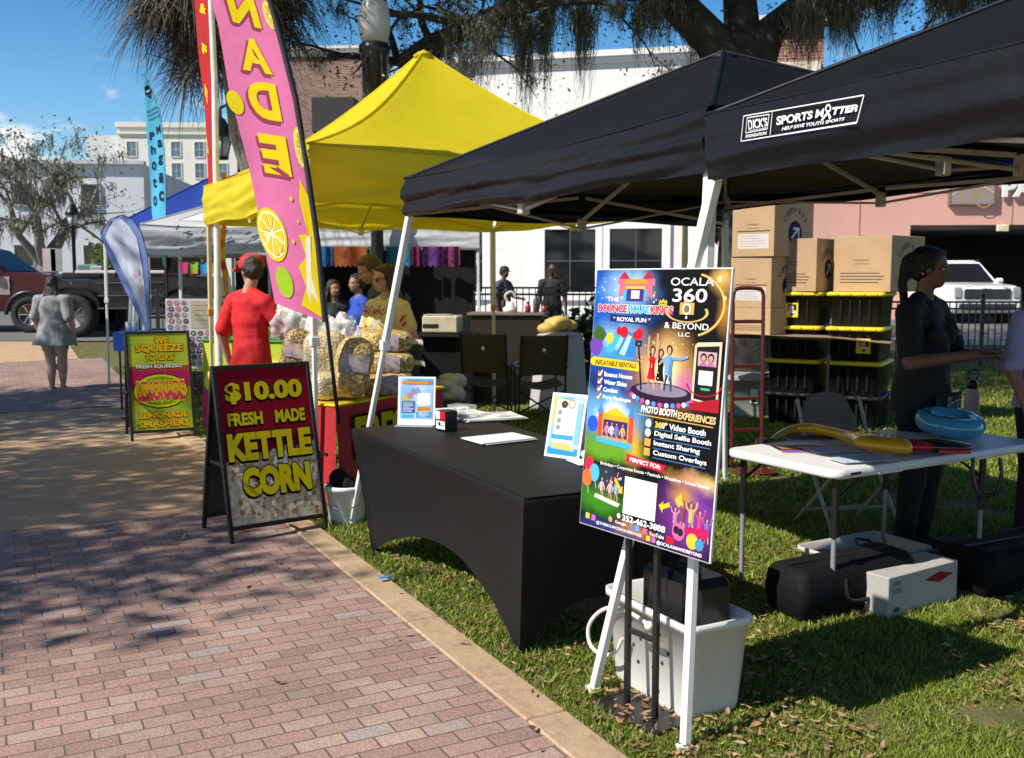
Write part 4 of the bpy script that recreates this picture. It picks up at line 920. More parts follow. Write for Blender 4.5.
def poster_mat():                      # the printed backdrop: soft coloured glows on black
    m, t, b = node_mat('poster_print'); L = t.links.new; tc = t.nodes.new('ShaderNodeTexCoord'); cur = None
    nz = t.nodes.new('ShaderNodeTexNoise'); nz.inputs['Scale'].default_value = 9; nz.inputs['Detail'].default_value = 6; L(tc.outputs['Object'], nz.inputs['Vector'])
    vm = t.nodes.new('ShaderNodeVectorMath'); vm.operation = 'MULTIPLY_ADD'; vm.inputs[1].default_value = (.09, 0, .09); L(nz.outputs['Color'], vm.inputs[0]); L(tc.outputs['Object'], vm.inputs[2])
    for fx, fy, rx, ry, c, k in ((.10, .10, .46, .22, (.02, .16, .60), 1.2), (.12, .36, .42, .26, (.015, .12, .48), 1.3), (.28, .07, .26, .11, (.45, .68, .80), 1.6), (.22, .27, .26, .10, (.35, .60, .74), 1.4), (.05, .44, .2, .08, (.02, .05, .2), 1),
            (.58, .37, .31, .17, (.50, .24, .04), 1.1), (.60, .36, .22, .15, (.80, .58, .28), 1.3), (.60, .40, .14, .10, (.82, .74, .58), 1.2), (.80, .42, .18, .08, (.55, .16, .40), 1.3), (.96, .04, .11, .07, (.62, .40, .12), 1.4), (.99, .15, .07, .10, (.40, .20, .04), 1.4),
            (.18, .57, .34, .12, (.20, .48, .76), .8), (.22, .55, .16, .06, (.72, .76, .78), 1), (.17, .69, .34, .055, (.16, .36, .03), .7), (.40, .66, .10, .12, (.60, .40, .06), 1.5), (.84, .735, .22, .035, (.66, .36, .04), 1.3), (.95, .74, .14, .05, (.78, .58, .22), 1.3),
            (.15, .89, .28, .07, (.06, .26, .02), .8), (.20, .80, .2, .06, (.04, .06, .10), 1), (.86, .86, .28, .15, (.24, .06, .36), .9), (.78, .80, .12, .06, (.56, .30, .06), 1.2), (.30, 1.0, .5, .05, (.03, .06, .22), 1), (.45, .97, .2, .04, (.50, .22, .05), 1.5)):
        mp = t.nodes.new('ShaderNodeMapping'); mp.vector_type = 'TEXTURE'; mp.inputs['Location'].default_value = (-PW/2+fx*PW+.045, 0, PH*(1-fy)+.045); mp.inputs['Scale'].default_value = (rx*PW*1.08, 50, ry*PH*1.08); L(vm.outputs[0], mp.inputs[0])
        g = t.nodes.new('ShaderNodeTexGradient'); g.gradient_type = 'SPHERICAL'; L(mp.outputs[0], g.inputs[0]); pw = t.nodes.new('ShaderNodeMath'); pw.operation = 'POWER'; pw.inputs[1].default_value = k; L(g.outputs['Fac'], pw.inputs[0])
        ml = t.nodes.new('ShaderNodeMath'); ml.operation = 'MULTIPLY'; ml.use_clamp = True; ml.inputs[1].default_value = 1.25; L(pw.outputs[0], ml.inputs[0])
        mi = t.nodes.new('ShaderNodeMixRGB'); L(ml.outputs[0], mi.inputs[0]); mi.inputs[2].default_value = (*[q**1.2 for q in c], 1)
        if cur is None: mi.inputs[1].default_value = (.004, .004, .006, 1)
        else: L(cur, mi.inputs[1])
        cur = mi.outputs[0]
    L(cur, b.inputs['Base Color']); b.inputs['Roughness'].default_value = .5; b.inputs['Specular IOR Level'].default_value = .15; return m
a.rect(0, 0, 1, 1, poster_mat())
for q in (.252, .244): a.ring(.73, .125, q, (.60, .36, .08) if q > .25 else (.80, .60, .25), .035, ry=q*.46, a0=-70, a1=72)
a.circ(.93, .035, .016, (.82, .70, .42)); a.circ(.972, .10, .012, (.80, .62, .30))
for i in range(40): a.circ(random.uniform(.02, .5), random.uniform(.02, .12), random.uniform(.003, .008), random.choice([(.8, .8, .8), (.7, .2, .3), (.7, .55, .1), (.2, .6, .8)]), n=6)
# castle
PKc = (.66, .22, .28); ORc = (.74, .36, .06); PUc = (.12, .06, .30)
for x in (.235, .425): a.poly([(x-.04, .10), (x+.04, .10), (x+.035, .055), (x+.055, .05), (x+.05, .032), (x-.05, .032), (x-.055, .05), (x-.035, .055)], PKc); a.poly([(x-.045, .034), (x+.045, .034), (x, .005)], (.5, .05, .10))
a.rect(.24, .052, .42, .115, PKc); a.poly([(.22, .052), (.44, .052), (.40, .035), (.26, .035)], ORc); a.rect(.255, .062, .405, .072, (.7, .55, .1)); a.rect(.262, .072, .398, .118, PUc); a.rect(.30, .078, .365, .108, (.72, .74, .8)); a.rect(.24, .075, .262, .118, CY); a.rect(.398, .075, .42, .118, CY)
a.text('THE', .155, .112, .018, WH, w=.10, bold=.03, outline=PUc, ow=.05)
for s, x, w_, c in (('BOUNCE', .175, .27, (.66, .08, .12)), ('HOUSE', .415, .20, (.10, .50, .62)), ('KINGS', .615, .19, (.66, .08, .14))):
    a.text(s, x*.88, .1475, .030, c, w=w_*.88, bold=.05, outline=WH, ow=.05, shadow=(PUc, .006, .004))
a.line([(.52, .128), (.525, .112), (.54, .122), (.55, .108), (.56, .122), (.575, .112), (.575, .128), (.52, .128)], .006, (.7, .55, .08))
a.poly([(.14, .17), (.50, .176), (.49, .205), (.14, .197)], (.03, .06, .20)); a.text('* ROYAL FUN *', .315, .187, .017, WH, w=.30, bold=.03)
# slide
a.poly([(0, .335), (0, .285), (.14, .30), (.36, .325), (.36, .335)], (.10, .35, .62))
a.poly([(.12, .315), (.19, .235), (.235, .225), (.25, .24), (.17, .32)], CY); a.poly([(.21, .32), (.29, .232), (.37, .24), (.36, .33)], (.06, .28, .58)); a.poly([(.235, .318), (.30, .245), (.33, .25), (.28, .325)], (.45, .65, .75))
for x, y, r in ((.265, .235, .032), (.225, .232, .024), (.385, .238, .03), (.36, .245, .024)): a.circ(x, y, r, RD)
a.circ(.15, .262, .03, (.72, .58, .08)); a.circ(.04, .295, .055, (.22, .10, .45)); a.poly([(0, .25), (.04, .215), (.09, .225), (.12, .25), (.09, .275), (.03, .27)], (.08, .18, .04))
a.poly([(0, .348), (.02, .338), (.40, .345), (.415, .36), (.40, .378), (.02, .372), (0, .365)], (.76, .58, .05)); a.text('INFLATABLE RENTALS', .21, .359, .019, BKp, w=.34, bold=.02, shear=.2)
for s, y, w_ in (('Bounce Houses', .402, .23), ('Water Slides', .432, .19), ('Combos', .461, .12), ('Party Packages', .492, .23)):
    a.rect(.07, y-.011, .105, y+.011, (.40, .22, .08)); a.line([(.075, y), (.085, y+.008), (.11, y-.014)], .006, WH); a.text(s, .125+w_/2, y, .018, WH, w=w_, bold=.03)
# platform with dancers
a.circ(.58, .455, .245, (.10, .05, .16), .045); a.circ(.58, .447, .235, (.05, .03, .06), .036); a.circ(.58, .437, .19, (.30, .26, .34), .022)
for i in range(13):
    t = R(200+140*i/12); a.circ(.58+.235*math.cos(t), .452-.038*math.sin(t), .016, [(.75, .12, .35), (.75, .75, .85), (.15, .35, .8)][i % 3], .009)
def guest(x, y, s, top, low, hair=HAIR, arm=None, dress=False):
    dk = lambda c, k=.6: tuple(q*k for q in c); P = lambda *q: [(x+u*s, y+v*s) for u, v in q]
    for sg, o in ((-1, -.004), (1, .006)):
        a.poly(P((sg*.006-.009, -.062), (sg*.006+.011, -.062), (sg*.014+.007+o, -.03), (sg*.017+.006+o, 0), (sg*.017-.004+o, 0), (sg*.010-.006+o, -.03))[::-1], low if sg > 0 else dk(low, .75))
    if dress: a.poly(P((-.030, -.033), (.031, -.031), (.018, -.066), (.017, -.078), (.023, -.108), (.008, -.116), (-.008, -.116), (-.023, -.108), (-.017, -.078), (-.019, -.066)), top)
    else: a.poly(P((-.024, -.050), (.024, -.050), (.022, -.078), (.028, -.108), (.008, -.117), (-.008, -.117), (-.028, -.108), (-.022, -.078)), top)
    a.poly(P((.004, -.045), (.022, -.045), (.018, -.078), (.023, -.106), (.010, -.11)), dk(top, .68))
    for q in arm or ((-.045, -.06), (.045, -.06)):
        sx = .022*(1 if q[0] > 0 else -1); ex, ey = (sx+q[0])/2+sx*.35, (-.106+q[1])/2+.004
        a.line([(x+sx*s, y-.106*s), (x+ex*s, y+ey*s), (x+q[0]*s, y+q[1]*s)], .0095*s, SKN if dress else top); a.circ(x+q[0]*s, y+q[1]*s, .006*s, SKN, n=8)
    a.rect(x-.005*s, y-.122*s, x+.005*s, y-.112*s, dk(SKN, .8)); a.circ(x, y-.134*s, .018*s, hair, .0155*s); a.poly(P((-.018, -.134), (-.02, -.112), (-.012, -.112), (-.010, -.13))[::-1], hair) if dress else None
    a.circ(x+.002*s, y-.131*s, .0125*s, SKN, .0115*s); a.poly(P((.004, -.121), (.0135, -.128), (.0135, -.136), (.007, -.14)), dk(SKN, .75))
a.line([(.43, .445), (.385, .275)], .008, (.02, .02, .02)); a.rect(.36, .262, .41, .285, (.06, .06, .07))
guest(.50, .435, 1.05, (.62, .02, .05), SKN, arm=((-.03, -.18), (.03, -.19)), dress=True); guest(.565, .435, 1.0, (.02, .02, .025), SKN, arm=((-.02, -.17), (.04, -.07)), dress=True); guest(.625, .435, 1.1, (.22, .42, .68), (.08, .16, .35), arm=((.12, -.115), (-.05, -.09)))
for i in range(30): a.circ(random.uniform(.38, .8), random.uniform(.26, .42), random.uniform(.003, .006), (.8, .66, .4), n=5)
# selfie booth
a.poly([(.80, .455), (.80, .265), (.82, .255), (.98, .248), (.98, .47)], (.70, .60, .44)); a.poly([(.815, .45), (.815, .27), (.965, .262), (.965, .46)], (.03, .028, .03)); a.rect(.828, .285, .952, .335, (.55, .42, .48))
for x in (.865, .915): a.circ(x, .305, .022, HAIR); a.circ(x, .308, .015, SKN); a.poly([(x-.03, .335), (x+.03, .335), (x, .315)], (.5, .2, .35))
a.rect(.84, .35, .935, .40, (.62, .66, .66)); a.rect(.86, .41, .92, .418, (.1, .5, .2)); a.ring(.88, .40, .12, (.5, .02, .05), .09, ry=.04, a0=180, a1=360); a.poly([(.78, .47), (.99, .44), (.99, .49), (.80, .49)], (.42, .03, .05))
# heading block on black
a.text('OCALA', .745, .044, .028, WH, w=.30, bold=.005); a.text('360', .735, .092, .048, WH, w=.24, bold=.015)
a.ring(.725, .152, .15, (.66, .48, .2), .12, ry=.036, a0=150, a1=385); a.rect(.675, .118, .775, .16, (.62, .42, .12)); a.rect(.70, .112, .73, .12, (.62, .42, .12)); a.circ(.725, .14, .03, (.80, .78, .70)); a.circ(.725, .14, .02, (.3, .22, .1)); a.circ(.725, .17, .008, WH, n=5)
a.text('& BEYOND', .725, .20, .022, WH, w=.31, bold=.008); a.text('LLC', .715, .23, .015, WH, w=.08, bold=.008)
a.text('PHOTO BOOTH', .575, .513, .026, WH, w=.27, bold=.03, shear=.12); a.text('EXPERIENCES', .845, .517, .026, (.76, .60, .30), w=.26, bold=.03, shear=.12); a.line([(.42, .535), (.96, .54)], .004, GO)
for k, (s, y, w_) in enumerate((("360° Video Booth", .562, .36), ('Digital Selfie Booth', .597, .40), ('Instant Sharing', .632, .33), ('Custom Overlays', .667, .38))):
    a.circ(.505, y, .022, (.72, .7, .66)) if k < 2 else a.rect(.485, y-.014, .53, y+.014, (.66, .42, .12)); a.text(s, .555+w_/2, y, .023, WH, w=w_, bold=.025); a.line([(.55, y+.017), (.55+w_, y+.017)], .003, (.10, .25, .5))
a.text('360°', .597, .562, .023, (.78, .60, .05), w=.085, bold=.035)
# bounce house picture
a.poly([(.10, .645), (.10, .55), (.38, .555), (.38, .65)], (.74, .42, .05)); a.poly([(.13, .555), (.24, .525), (.36, .558)], (.76, .55, .05)); a.rect(.145, .575, .345, .64, (.10, .06, .22)); a.rect(.10, .55, .135, .645, (.66, .12, .08)); a.rect(.355, .55, .39, .65, (.66, .12, .08))
for x in (.117, .372): a.poly([(x-.03, .552), (x+.03, .552), (x, .515)], (.10, .30, .62))
a.poly([(.10, .645), (.38, .65), (.39, .675), (.09, .665)], CY); a.circ(.055, .60, .045, (.05, .15, .6))
for x, c in ((.18, (.7, .3, .5)), (.22, (.75, .75, .78)), (.26, (.3, .25, .6)), (.31, (.7, .5, .2))): guest(x, .655, .5, c, SKN)
# banner and small print
a.poly([(.34, .690), (.66, .704), (.64, .718), (.66, .732), (.34, .720), (.36, .705)], (.64, .03, .09)); a.text('PERFECT FOR:', .50, .711, .016, WH, w=.24, bold=.03, rot=-2)
a.text('Birthdays • Corporate Events • Festivals • Weddings • School Events', .555, .748, .016, WH, w=.82, bold=.015)
for x, y, c in ((.05, .765, (.64, .06, .10)), (.10, .79, (.15, .5, .68)), (.04, .815, (.70, .22, .08))): a.line([(x, y), (x+.02, y+.06)], .002, WH); a.circ(x, y, .042, c, .035)
for x, c in ((.17, (.6, .55, .5)), (.24, (.7, .5, .5)), (.29, (.4, .5, .6))): guest(x, .88, .55, c, SKN, random.choice([HAIR, (.2, .1, .04)]))
a.poly([(.12, .868), (.33, .885), (.31, .90), (.11, .884)], (.7, .66, .6))
for i in range(14): a.poly([(x := random.uniform(.15, .36), y := random.uniform(.77, .82)), (x+.014, y+.006), (x+.01, y-.006)], random.choice([GO, (.7, .2, .4), WH]))
a.rect(.355, .775, .605, .915, WH)
a.poly([(.27, .80), (.32, .83), (.31, .842), (.345, .845), (.342, .815), (.33, .822), (.285, .79)][::-1], (.76, .55, .05)); a.poly([(.70, .83), (.655, .845), (.66, .832), (.625, .85), (.655, .875), (.655, .862), (.71, .845)], (.76, .55, .05))
for x, y, s, c in ((.75, .93, .62, (.6, .3, .4)), (.80, .92, .72, (.3, .1, .2)), (.86, .92, .75, (.65, .5, .2)), (.92, .93, .68, (.6, .1, .3)), (.97, .94, .6, (.3, .2, .5))): guest(x, y, s, c, SKN, random.choice([HAIR, (.15, .07, .03)]), arm=((-.05, -.14), (.05, -.15)))
a.poly([(.74, .815), (.79, .785), (.80, .825), (.77, .84)], (.7, .5, .12)); a.circ(.78, .925, .045, (.66, .18, .40)); a.circ(.765, .92, .02, (.05, .04, .06)); a.circ(.795, .925, .02, (.05, .04, .06)); a.poly([(.82, .90), (.98, .89), (.98, .925), (.84, .93)], (.55, .03, .16)); a.circ(.88, .945, .04, (.72, .55, .08)); a.circ(.93, .95, .03, (.1, .35, .55))
a.circ(.325, .93, .014, (.72, .74, .72)); a.text('352-462-3888', .52, .932, .024, WH, w=.33, bold=.03)
a.circ(.26, .952, .016, (.7, .4, .2)); a.text('Google', .345, .957, .014, WH, w=.09, bold=.02); a.rect(.43, .947, .46, .967, (.1, .3, .7)); a.rect(.465, .947, .49, .967, (.15, .45, .7)); a.rect(.52, .949, .555, .969, (.6, .2, .4)); a.text('YouTube', .625, .961, .014, WH, w=.11, bold=.02); a.rect(.70, .951, .755, .975, (.62, .03, .05))
a.rect(.05, .953, .085, .975, (.74, .55, .1)); a.rect(.10, .955, .135, .977, (.62, .2, .45)); a.text('@THEBOUNCEHOUSEKINGS', .33, .980, .014, WH, w=.37, bold=.02); a.rect(.55, .972, .58, .99, (.74, .55, .1)); a.rect(.59, .972, .62, .99, (.62, .2, .45)); a.text('@OCALA360ANDBEYOND', .79, .986, .016, WH, w=.32, bold=.03)
a.build('artwork', bd)
# ------------------------------------------------------------------ white crate with hose, black case in it
cr = thing('plastic_crate', 'white plastic cooler tub with drain holes behind the poster stand', 'crate', tuple(Vector((.51, 3.775, .01))+BX*.155), RZ)
m = MB(); tub(m, .15, .285, .375, .05, .88, .014, .01)
for i, (y, z) in enumerate(((-.10, .29), (-.06, .24), (-.11, .18), (-.05, .14), (-.08, .06), (.03, .23), (.09, .29), (.08, .19), (.13, .24), (.05, .13), (.12, .12), (-.15, .23))): m.ball((-.137-.013*(z/.375)*.9, y, z), (.006, .008, .008), 6, 1)
m.build('tub', [WPLAS, M('hole_dark', (.03, .03, .03), .8)], cr)
m = MB(); m.lathe([(.018, 0), (.02, .02), (.012, .028), (0, .03)], 12, X=Matrix.Translation((-.15, -.05, .31)) @ Matrix.Rotation(-math.pi/2, 4, 'Y')); m.build('drain_plug', WPLAS, cr)
hp = [(-.165, -.05+.0, .315), (-.175, .05, .33), (-.19, .16, .325), (-.21, .24, .28), (-.225, .285, .21), (-.225, .27, .14), (-.215, .20, .12), (-.20, .13, .15), (-.19, .09, .22)]
def smoothpath(P, n=6):
    P = [Vector(p) for p in P]; out = []
    for i in range(len(P)-1):
        p0, p1, p2, p3 = P[max(0, i-1)], P[i], P[i+1], P[min(len(P)-1, i+2)]
        for k in range(n):
            t = k/n; out.append(.5*((2*p1)+(p2-p0)*t+(2*p0-5*p1+4*p2-p3)*t*t+(3*p1-p0-3*p2+p3)*t**3))
    return out+[P[-1]]
m = MB(); m.tube(smoothpath(hp), .0085, 8); m.build('hose', M('hose_white', (.72, .70, .64), .4), cr)
BPLAS = M('black_plastic', (.014, .014, .015), .32, .15, 8, .1)
cs_ = thing('hard_case', 'black hard case standing inside the white tub', 'case', tuple(Vector((.51, 3.775, .035))+BX*.155), RZ)
m = MB(); m.box((.01, -.05, .25), (.19, .36, .48), 0, .03); m.box((.01, -.05, .27), (.2, .02, .44), 0, .005); m.build('shell', BPLAS, cs_)
m = MB(); m.tube(smoothpath([(.0, -.14, .485), (0, -.13, .515), (0, -.03, .515), (0, -.02, .485)]), .011, 8); m.box((-.06, .06, .49), (.05, .03, .015), 0, .004); m.box((-.06, -.17, .49), (.05, .03, .015), 0, .004); m.build('handle', BPLAS, cs_)
# ------------------------------------------------------------------ black table with stretch cover
SPANDEX = M('black_spandex', (.0072, .0070, .0082), .6, .15, 5, .15, bscale=30, spec=.3)
P1 = Vector((.05, 4.05, 0)); TL_, TW_ = 2.24, .92
bc = P1+AX*TL_/2+BX*TW_/2
tb = thing('display_table', 'long table under a tight black stretch cover with an arched front', 'table', bc, RZ)
m = MB()
HY, HX, HZ = TL_/2, TW_/2, .742
def cover(u, v):
    s = u*4; k = int(min(3.9999, s)); f = s-k
    T = [(-HX, -HY), (HX, -HY), (HX, HY), (-HX, HY)]; Bq = [(-HX+.07, -HY+.17), (HX-.07, -HY+.17), (HX-.07, HY-.17), (-HX+.07, HY-.17)]
    a, b = Vector(T[k]), Vector(T[(k+1) % 4]); c, d = Vector(Bq[k]), Vector(Bq[(k+1) % 4])
    t = a.lerp(b, f); q = c.lerp(d, f); lng = k in (1, 3)
    edge = min(f, 1-f)*(b-a).length
    arch = (0 if edge < .03 else (.26 if lng else .2)*math.sin(math.pi*min(1, max(0, (f*(b-a).length-.03)/((b-a).length-.06))))**.75)
    cf = min(1, edge/.10)**.7; pull = .10*math.sin(math.pi*f)*v if lng else .05*math.sin(math.pi*f)*v
    e = v**.85; p = t.lerp(q, e); n = (b-a).normalized(); n = Vector((n.y, -n.x)); p = p-n*(pull*.6+.03*math.sin(math.pi*v))*cf+n*(.006*fbm(f*5+k*3, v*2.2, 2)+.004*fbm(f*14+k, v*3, 5)*v)*cf*min(1, v*6)
    r = min(1, v/.05); p = p*(1-.03*(1-r)**2)
    return (p.x, p.y, HZ-.012*r*(1 if v < .05 else 1)-(HZ-.012-arch)*max(0, v-.02)/.98 if v > .02 else HZ-.012*r)
m.grid(cover, 160, 36)
m.grid(lambda u, v: ((u*2-1)*(HX-.018), (v*2-1)*(HY-.018), HZ+.0), 4, 6)
m.build('table_cover', SPANDEX, tb)
m = MB(); m.box((0, 0, .715), (TW_-.06, TL_-.06, .03)); m.build('tabletop', M('grey_board', (.3, .3, .3), .6), tb)
for sx in (-1, 1):
    for sy in (-1, 1): m = MB(); m.tube([(sx*(HX-.09), sy*(HY-.19), .7), (sx*(HX-.09), sy*(HY-.19), .0)], .014, 8); m.build('leg', BLK, tb)
# things on the black table
def on_table(name, label, cat, px, py, rz, z=.744, group=None): return thing(name, label, cat, G(px, py, z), rz, group)
CLEAR = glass()
t = on_table('flyer_stand', 'upright blue flyer with a white square nearest the popcorn bags', 'flyer', 416, 425, R(-6))
m = MB(); L_ = Matrix.Rotation(R(-9), 4, 'X'); m.box((0, .003, .15), (.235, .005, .30), 0, 0, 0, L_); m.build('sheet', M('foam_board', (.8, .8, .8)), t)
m = MB(); m.box((0, -.045, .003), (.235, .09, .004)); m.build('holder_foot', CLEAR, t)
a = Art(.205, .25, ztop=.288, y=-.0005, step=.0003); a.rect(0, 0, 1, 1, SKYP); a.rect(0, 0, 1, .16, BLUEP); a.poly([(.1, .06), (.9, .06), (.96, .1), (.9, .15), (.1, .15), (.04, .1)][::-1], (.66, .24, .04)); a.text('Bounce House Kings', .5, .105, .05, (.76, .62, .1), w=.7, bold=.03)
a.poly([(.3, .38), (.34, .26), (.4, .22), (.46, .27), (.54, .2), (.6, .27), (.66, .4)][::-1], (.3, .4, .62)); a.circ(.2, .5, .14, (.5, .55, .2)); a.circ(.3, .42, .1, (.6, .3, .35)); a.rect(.05, .56, .46, .86, (.10, .20, .48))
for i in range(7): a.rect(.09, .6+.035*i, random.uniform(.3, .44), .612+.035*i, WH)
a.rect(.53, .36, .93, .66, WH); a.rect(.53, .70, .93, .80, (.66, .3, .05)); a.rect(.5, .82, .97, .97, (.1, .4, .62)); a.rect(.05, .9, .44, .97, (.1, .5, .6))
for i in range(4): a.rect(.56, .835+.03*i, random.uniform(.8, .93), .847+.03*i, WH)
m = a.build('print', t); m.rotation_euler = (R(-9), 0, 0)
t = on_table('flyer_stand', 'upright pale flyer with blue foot beside the paper stacks', 'flyer', 561, 458, R(-38))
m = MB(); m.box((0, .003, .165), (.215, .005, .33), 0, 0, 0, Matrix.Rotation(R(-14), 4, 'X')); m.build('sheet', M('foam_board', (.8, .8, .8)), t)
m = MB(); m.box((0, .09, .003), (.215, .13, .004)); m.box((0, .13, .14), (.2, .004, .29), 0, 0, 0, Matrix.Rotation(R(9), 4, 'X')); m.build('holder_foot', CLEAR, t)
a = Art(.185, .30, ztop=.315, y=-.0005, step=.0003); a.rect(0, 0, 1, 1, SKYP); a.rect(0, 0, .2, .5, (.72, .55, .25)); a.rect(.12, .06, .86, .80, (.78, .78, .78)); a.circ(.38, .14, .11, (.16, .10, .06)); a.ring(.62, .13, .13, (.55, .45, .25), .4); a.rect(.82, .1, 1, .8, (.3, .55, .72)); a.rect(.08, .66, .8, .74, (.1, .4, .62)); a.rect(0, .88, 1, 1, (.05, .36, .66)); a.poly([(.1, .9), (.25, .80), (.7, .80), (.9, .92)], (.70, .55, .25))
for i, y in enumerate((.28, .42, .54)): a.circ(.26, y, .07, (.35, .35, .4)); a.rect(.4, y-.02, .8, y-.008, (.45, .5, .55)); a.rect(.4, y+.008, .72, y+.02, (.55, .58, .6))
m = a.build('print', t); m.rotation_euler = (R(-14), 0, 0)
t = on_table('card_holder', 'small red white and black card box beside the blue flyer', 'card holder', 440, 431, R(-50))
m = MB(); m.box((0, .05, .06), (.10, .09, .12), 0, .004); m.build('box', BPLAS, t)
a = Art(.1, .12, ztop=.12, y=.004); a.rect(.03, .03, .97, .42, WH); a.rect(.45, .03, .97, .42, RD); a.rect(.06, .5, .94, .9, WH); a.circ(.4, .65, .12, (.05, .05, .05)); a.rect(.5, .7, .9, .74, (.05, .05, .05)); a.build('print', t)
t = on_table('card_rack', 'clear plastic card rack behind the small red and black box', 'card rack', 462, 420, R(-30))
m = MB(); m.box((0, 0, .05), (.16, .10, .10), 0, .003); m.build('rack', CLEAR, t); m = MB(); m.box((.0, -.01, .03), (.09, .055, .02)); m.build('cards', M('card_grey', (.3, .3, .25), .6), t)
def papers(label, px, py, rz, w, d, n=3, cream=(.76, .76, .74), marks=8):
    t = on_table('paper_stack', label, 'papers', px, py, rz); m = MB()
    for i in range(n):
        X = Matrix.Translation((random.uniform(-.015, .015), random.uniform(-.01, .01), .003+.004*i)) @ Matrix.Rotation(random.gauss(0, .05), 4, 'Z')
        m.add([(-w/2, -d/2, 0), (w/2, -d/2, 0), (w/2, d/2, 0), (-w/2, d/2, 0), (-w/2, -d/2, .003), (w/2, -d/2, .003), (w/2, d/2, .0035), (-w/2, d/2, .003)], [(0, 3, 2, 1), (4, 5, 6, 7), (0, 1, 5, 4), (1, 2, 6, 5), (2, 3, 7, 6), (3, 0, 4, 7)], 0, False, X)
    z = .003+.004*n+.0008
    m.build('sheet', M('paper', cream, .6, .02), t); g = MB()
    for i in range(marks):
        x, y = random.uniform(-.4, .25)*w, random.uniform(-.4, .4)*d; l = random.uniform(.1, .5)*w*.6; g.add([(x, y, z), (x+l, y, z), (x+l, y+.008, z), (x, y+.008, z)], [(0, 1, 2, 3)])
    if marks: g.build('printing', M('print_grey', (.28, .28, .28), .6), t)
papers('white printed sheets spread at the back of the black table', 458, 413, R(35), .28, .36, 3)
papers('grey printed handouts fanned out behind the white sheets', 490, 418, R(22), .40, .30, 4, marks=26)
papers('plain white sheets lying flat left of the pale flyer', 500, 440, R(32), .34, .24, 3, marks=0)
t = on_table('purple_box', 'purple toy package standing behind the pale flyer', 'box', 573, 446, R(10))
m = MB(); m.box((0, .08, .075), (.17, .12, .15), 0, .006); m.build('carton', M('purple_card', (.10, .03, .20), .5, .5, 9, col2=(.28, .10, .30)), t)
a = Art(.17, .15, ztop=.15, y=.019); a.rect(.2, .5, .7, .62, WH); a.poly([(0, .05), (.5, .0), (1, .1), (1, .2), (0, .2)][::-1], (.5, .5, .1)); a.build('print', t)
papers('flat pink and white sheet under the purple toy package', 590, 462, R(20), .2, .16, 1, (.55, .42, .50), 5)
t = on_table('tissue_puff', 'small white tissue puff at the right end of the black table', 'tissue', 584, 462, 0)
m = MB(); m.ball((.02, -.05, .03), (.03, .03, .025), 8); m.ball((.0, -.03, .045), (.02, .025, .02), 8); m.build('tissue', M('tissue_white', (.75, .74, .72), .9), t)
tp = G(385, 577, .037); t = MB(); t.box((0, 0, .0015), (.08, .03, .003)); t.build('painter_tape', M('blue_tape', (.05, .25, .62), .6), loc=tp, rot=(0, 0, R(35)), label='short strip of bright blue tape stuck on the kerb strip', cat='tape')
# ------------------------------------------------------------------ right hand side: white table and what lies on it
WT_N = Vector((1.53, 4.64, 0)); WRZ = R(31); WX = Vector((math.cos(WRZ), math.sin(WRZ), 0)); WY = Vector((-WX.y, WX.x, 0))
WL, WD = 1.66, .76
wt_c = WT_N+WX*WL/2+WY*WD/2
wtb = thing('folding_table', 'white moulded folding table with grey tube legs under the black canopy', 'table', wt_c, WRZ)
TOPW = M('table_white', (.72, .72, .72), .4, .03, 8, .05)
m = MB(); rr = lambda d, z: [(x, y, z) for x, y in rrect(WL/2+d, WD/2+d, .06)]
loft(m, [rr(-.03, .695), rr(-.004, .70), rr(0, .712), rr(0, .735), rr(-.008, .744)], 0, True, True)
for x in (-.45, .3): m.box((x, -WD/2-.0, .708), (.18, .012, .02), 0, .004)
m.build('tabletop', TOPW, wtb)
m = MB(); m.box((-.70, -WD/2-.001, .722), (.07, .008, .012), 0); m.build('label_plate', BLK, wtb)
GLEG = M('grey_tube', (.26, .26, .28), .4, .1, 8)
for sx in (-1, 1):
    for sy in (-1, 1):
        x, y = (-WL/2+.075 if sx < 0 else -WL/2+1.225), sy*(WD/2-.07); m = MB(); m.tube([(x, y, .70), (x, y, .40)], .017, 10, 1); m.tube([(x, y, .42), (x, y, .015)], .0125, 10); m.tube([(x, y, .435), (x, y, .40)], .021, 10, 1); m.tube([(x, y, .02), (x, y, 0)], .017, 10, 1)
        m.tube([(x, y, .58), (x-sx*.22, y, .70)], .008, 6, 1); m.build('leg', [GLEG, BLK], wtb)
def onwt(name, label, cat, px, py, rz=0, z=.748): return thing(name, label, cat, G(px, py, z), rz)
# yellow inflatable guitar
gp = [G(x, y, z) for x, y, z in ((772, 434, .765), (790, 427, .775), (810, 426, .785), (830, 430, .79), (848, 435, .79), (862, 439, .795), (876, 443, .80), (893, 445, .80), (905, 446, .795))]
g0 = gp[6].copy(); g0.z = .748
gt = thing('inflatable_guitar', 'yellow inflatable toy guitar lying across the white table', 'inflatable toy', g0)
YINF = M('yellow_vinyl', (.70, .36, .01), .25, .08, 6, .1, bscale=30, coat=.3)
m = MB(); pts = smoothpath([p-g0 for p in gp], 5); k = len(pts)
prof = [(0, .008), (.08, .018), (.2, .028), (.45, .030), (.58, .034), (.66, .055), (.74, .078), (.80, .068), (.86, .072), (.93, .085), (.98, .06), (1, .02)]
def ip(f):
    for (a, ra), (b, rb) in zip(prof[:-1], prof[1:]):
        if f <= b: return ra+(rb-ra)*(f-a)/(b-a)
    return prof[-1][1]
vs = []; N_ = 16
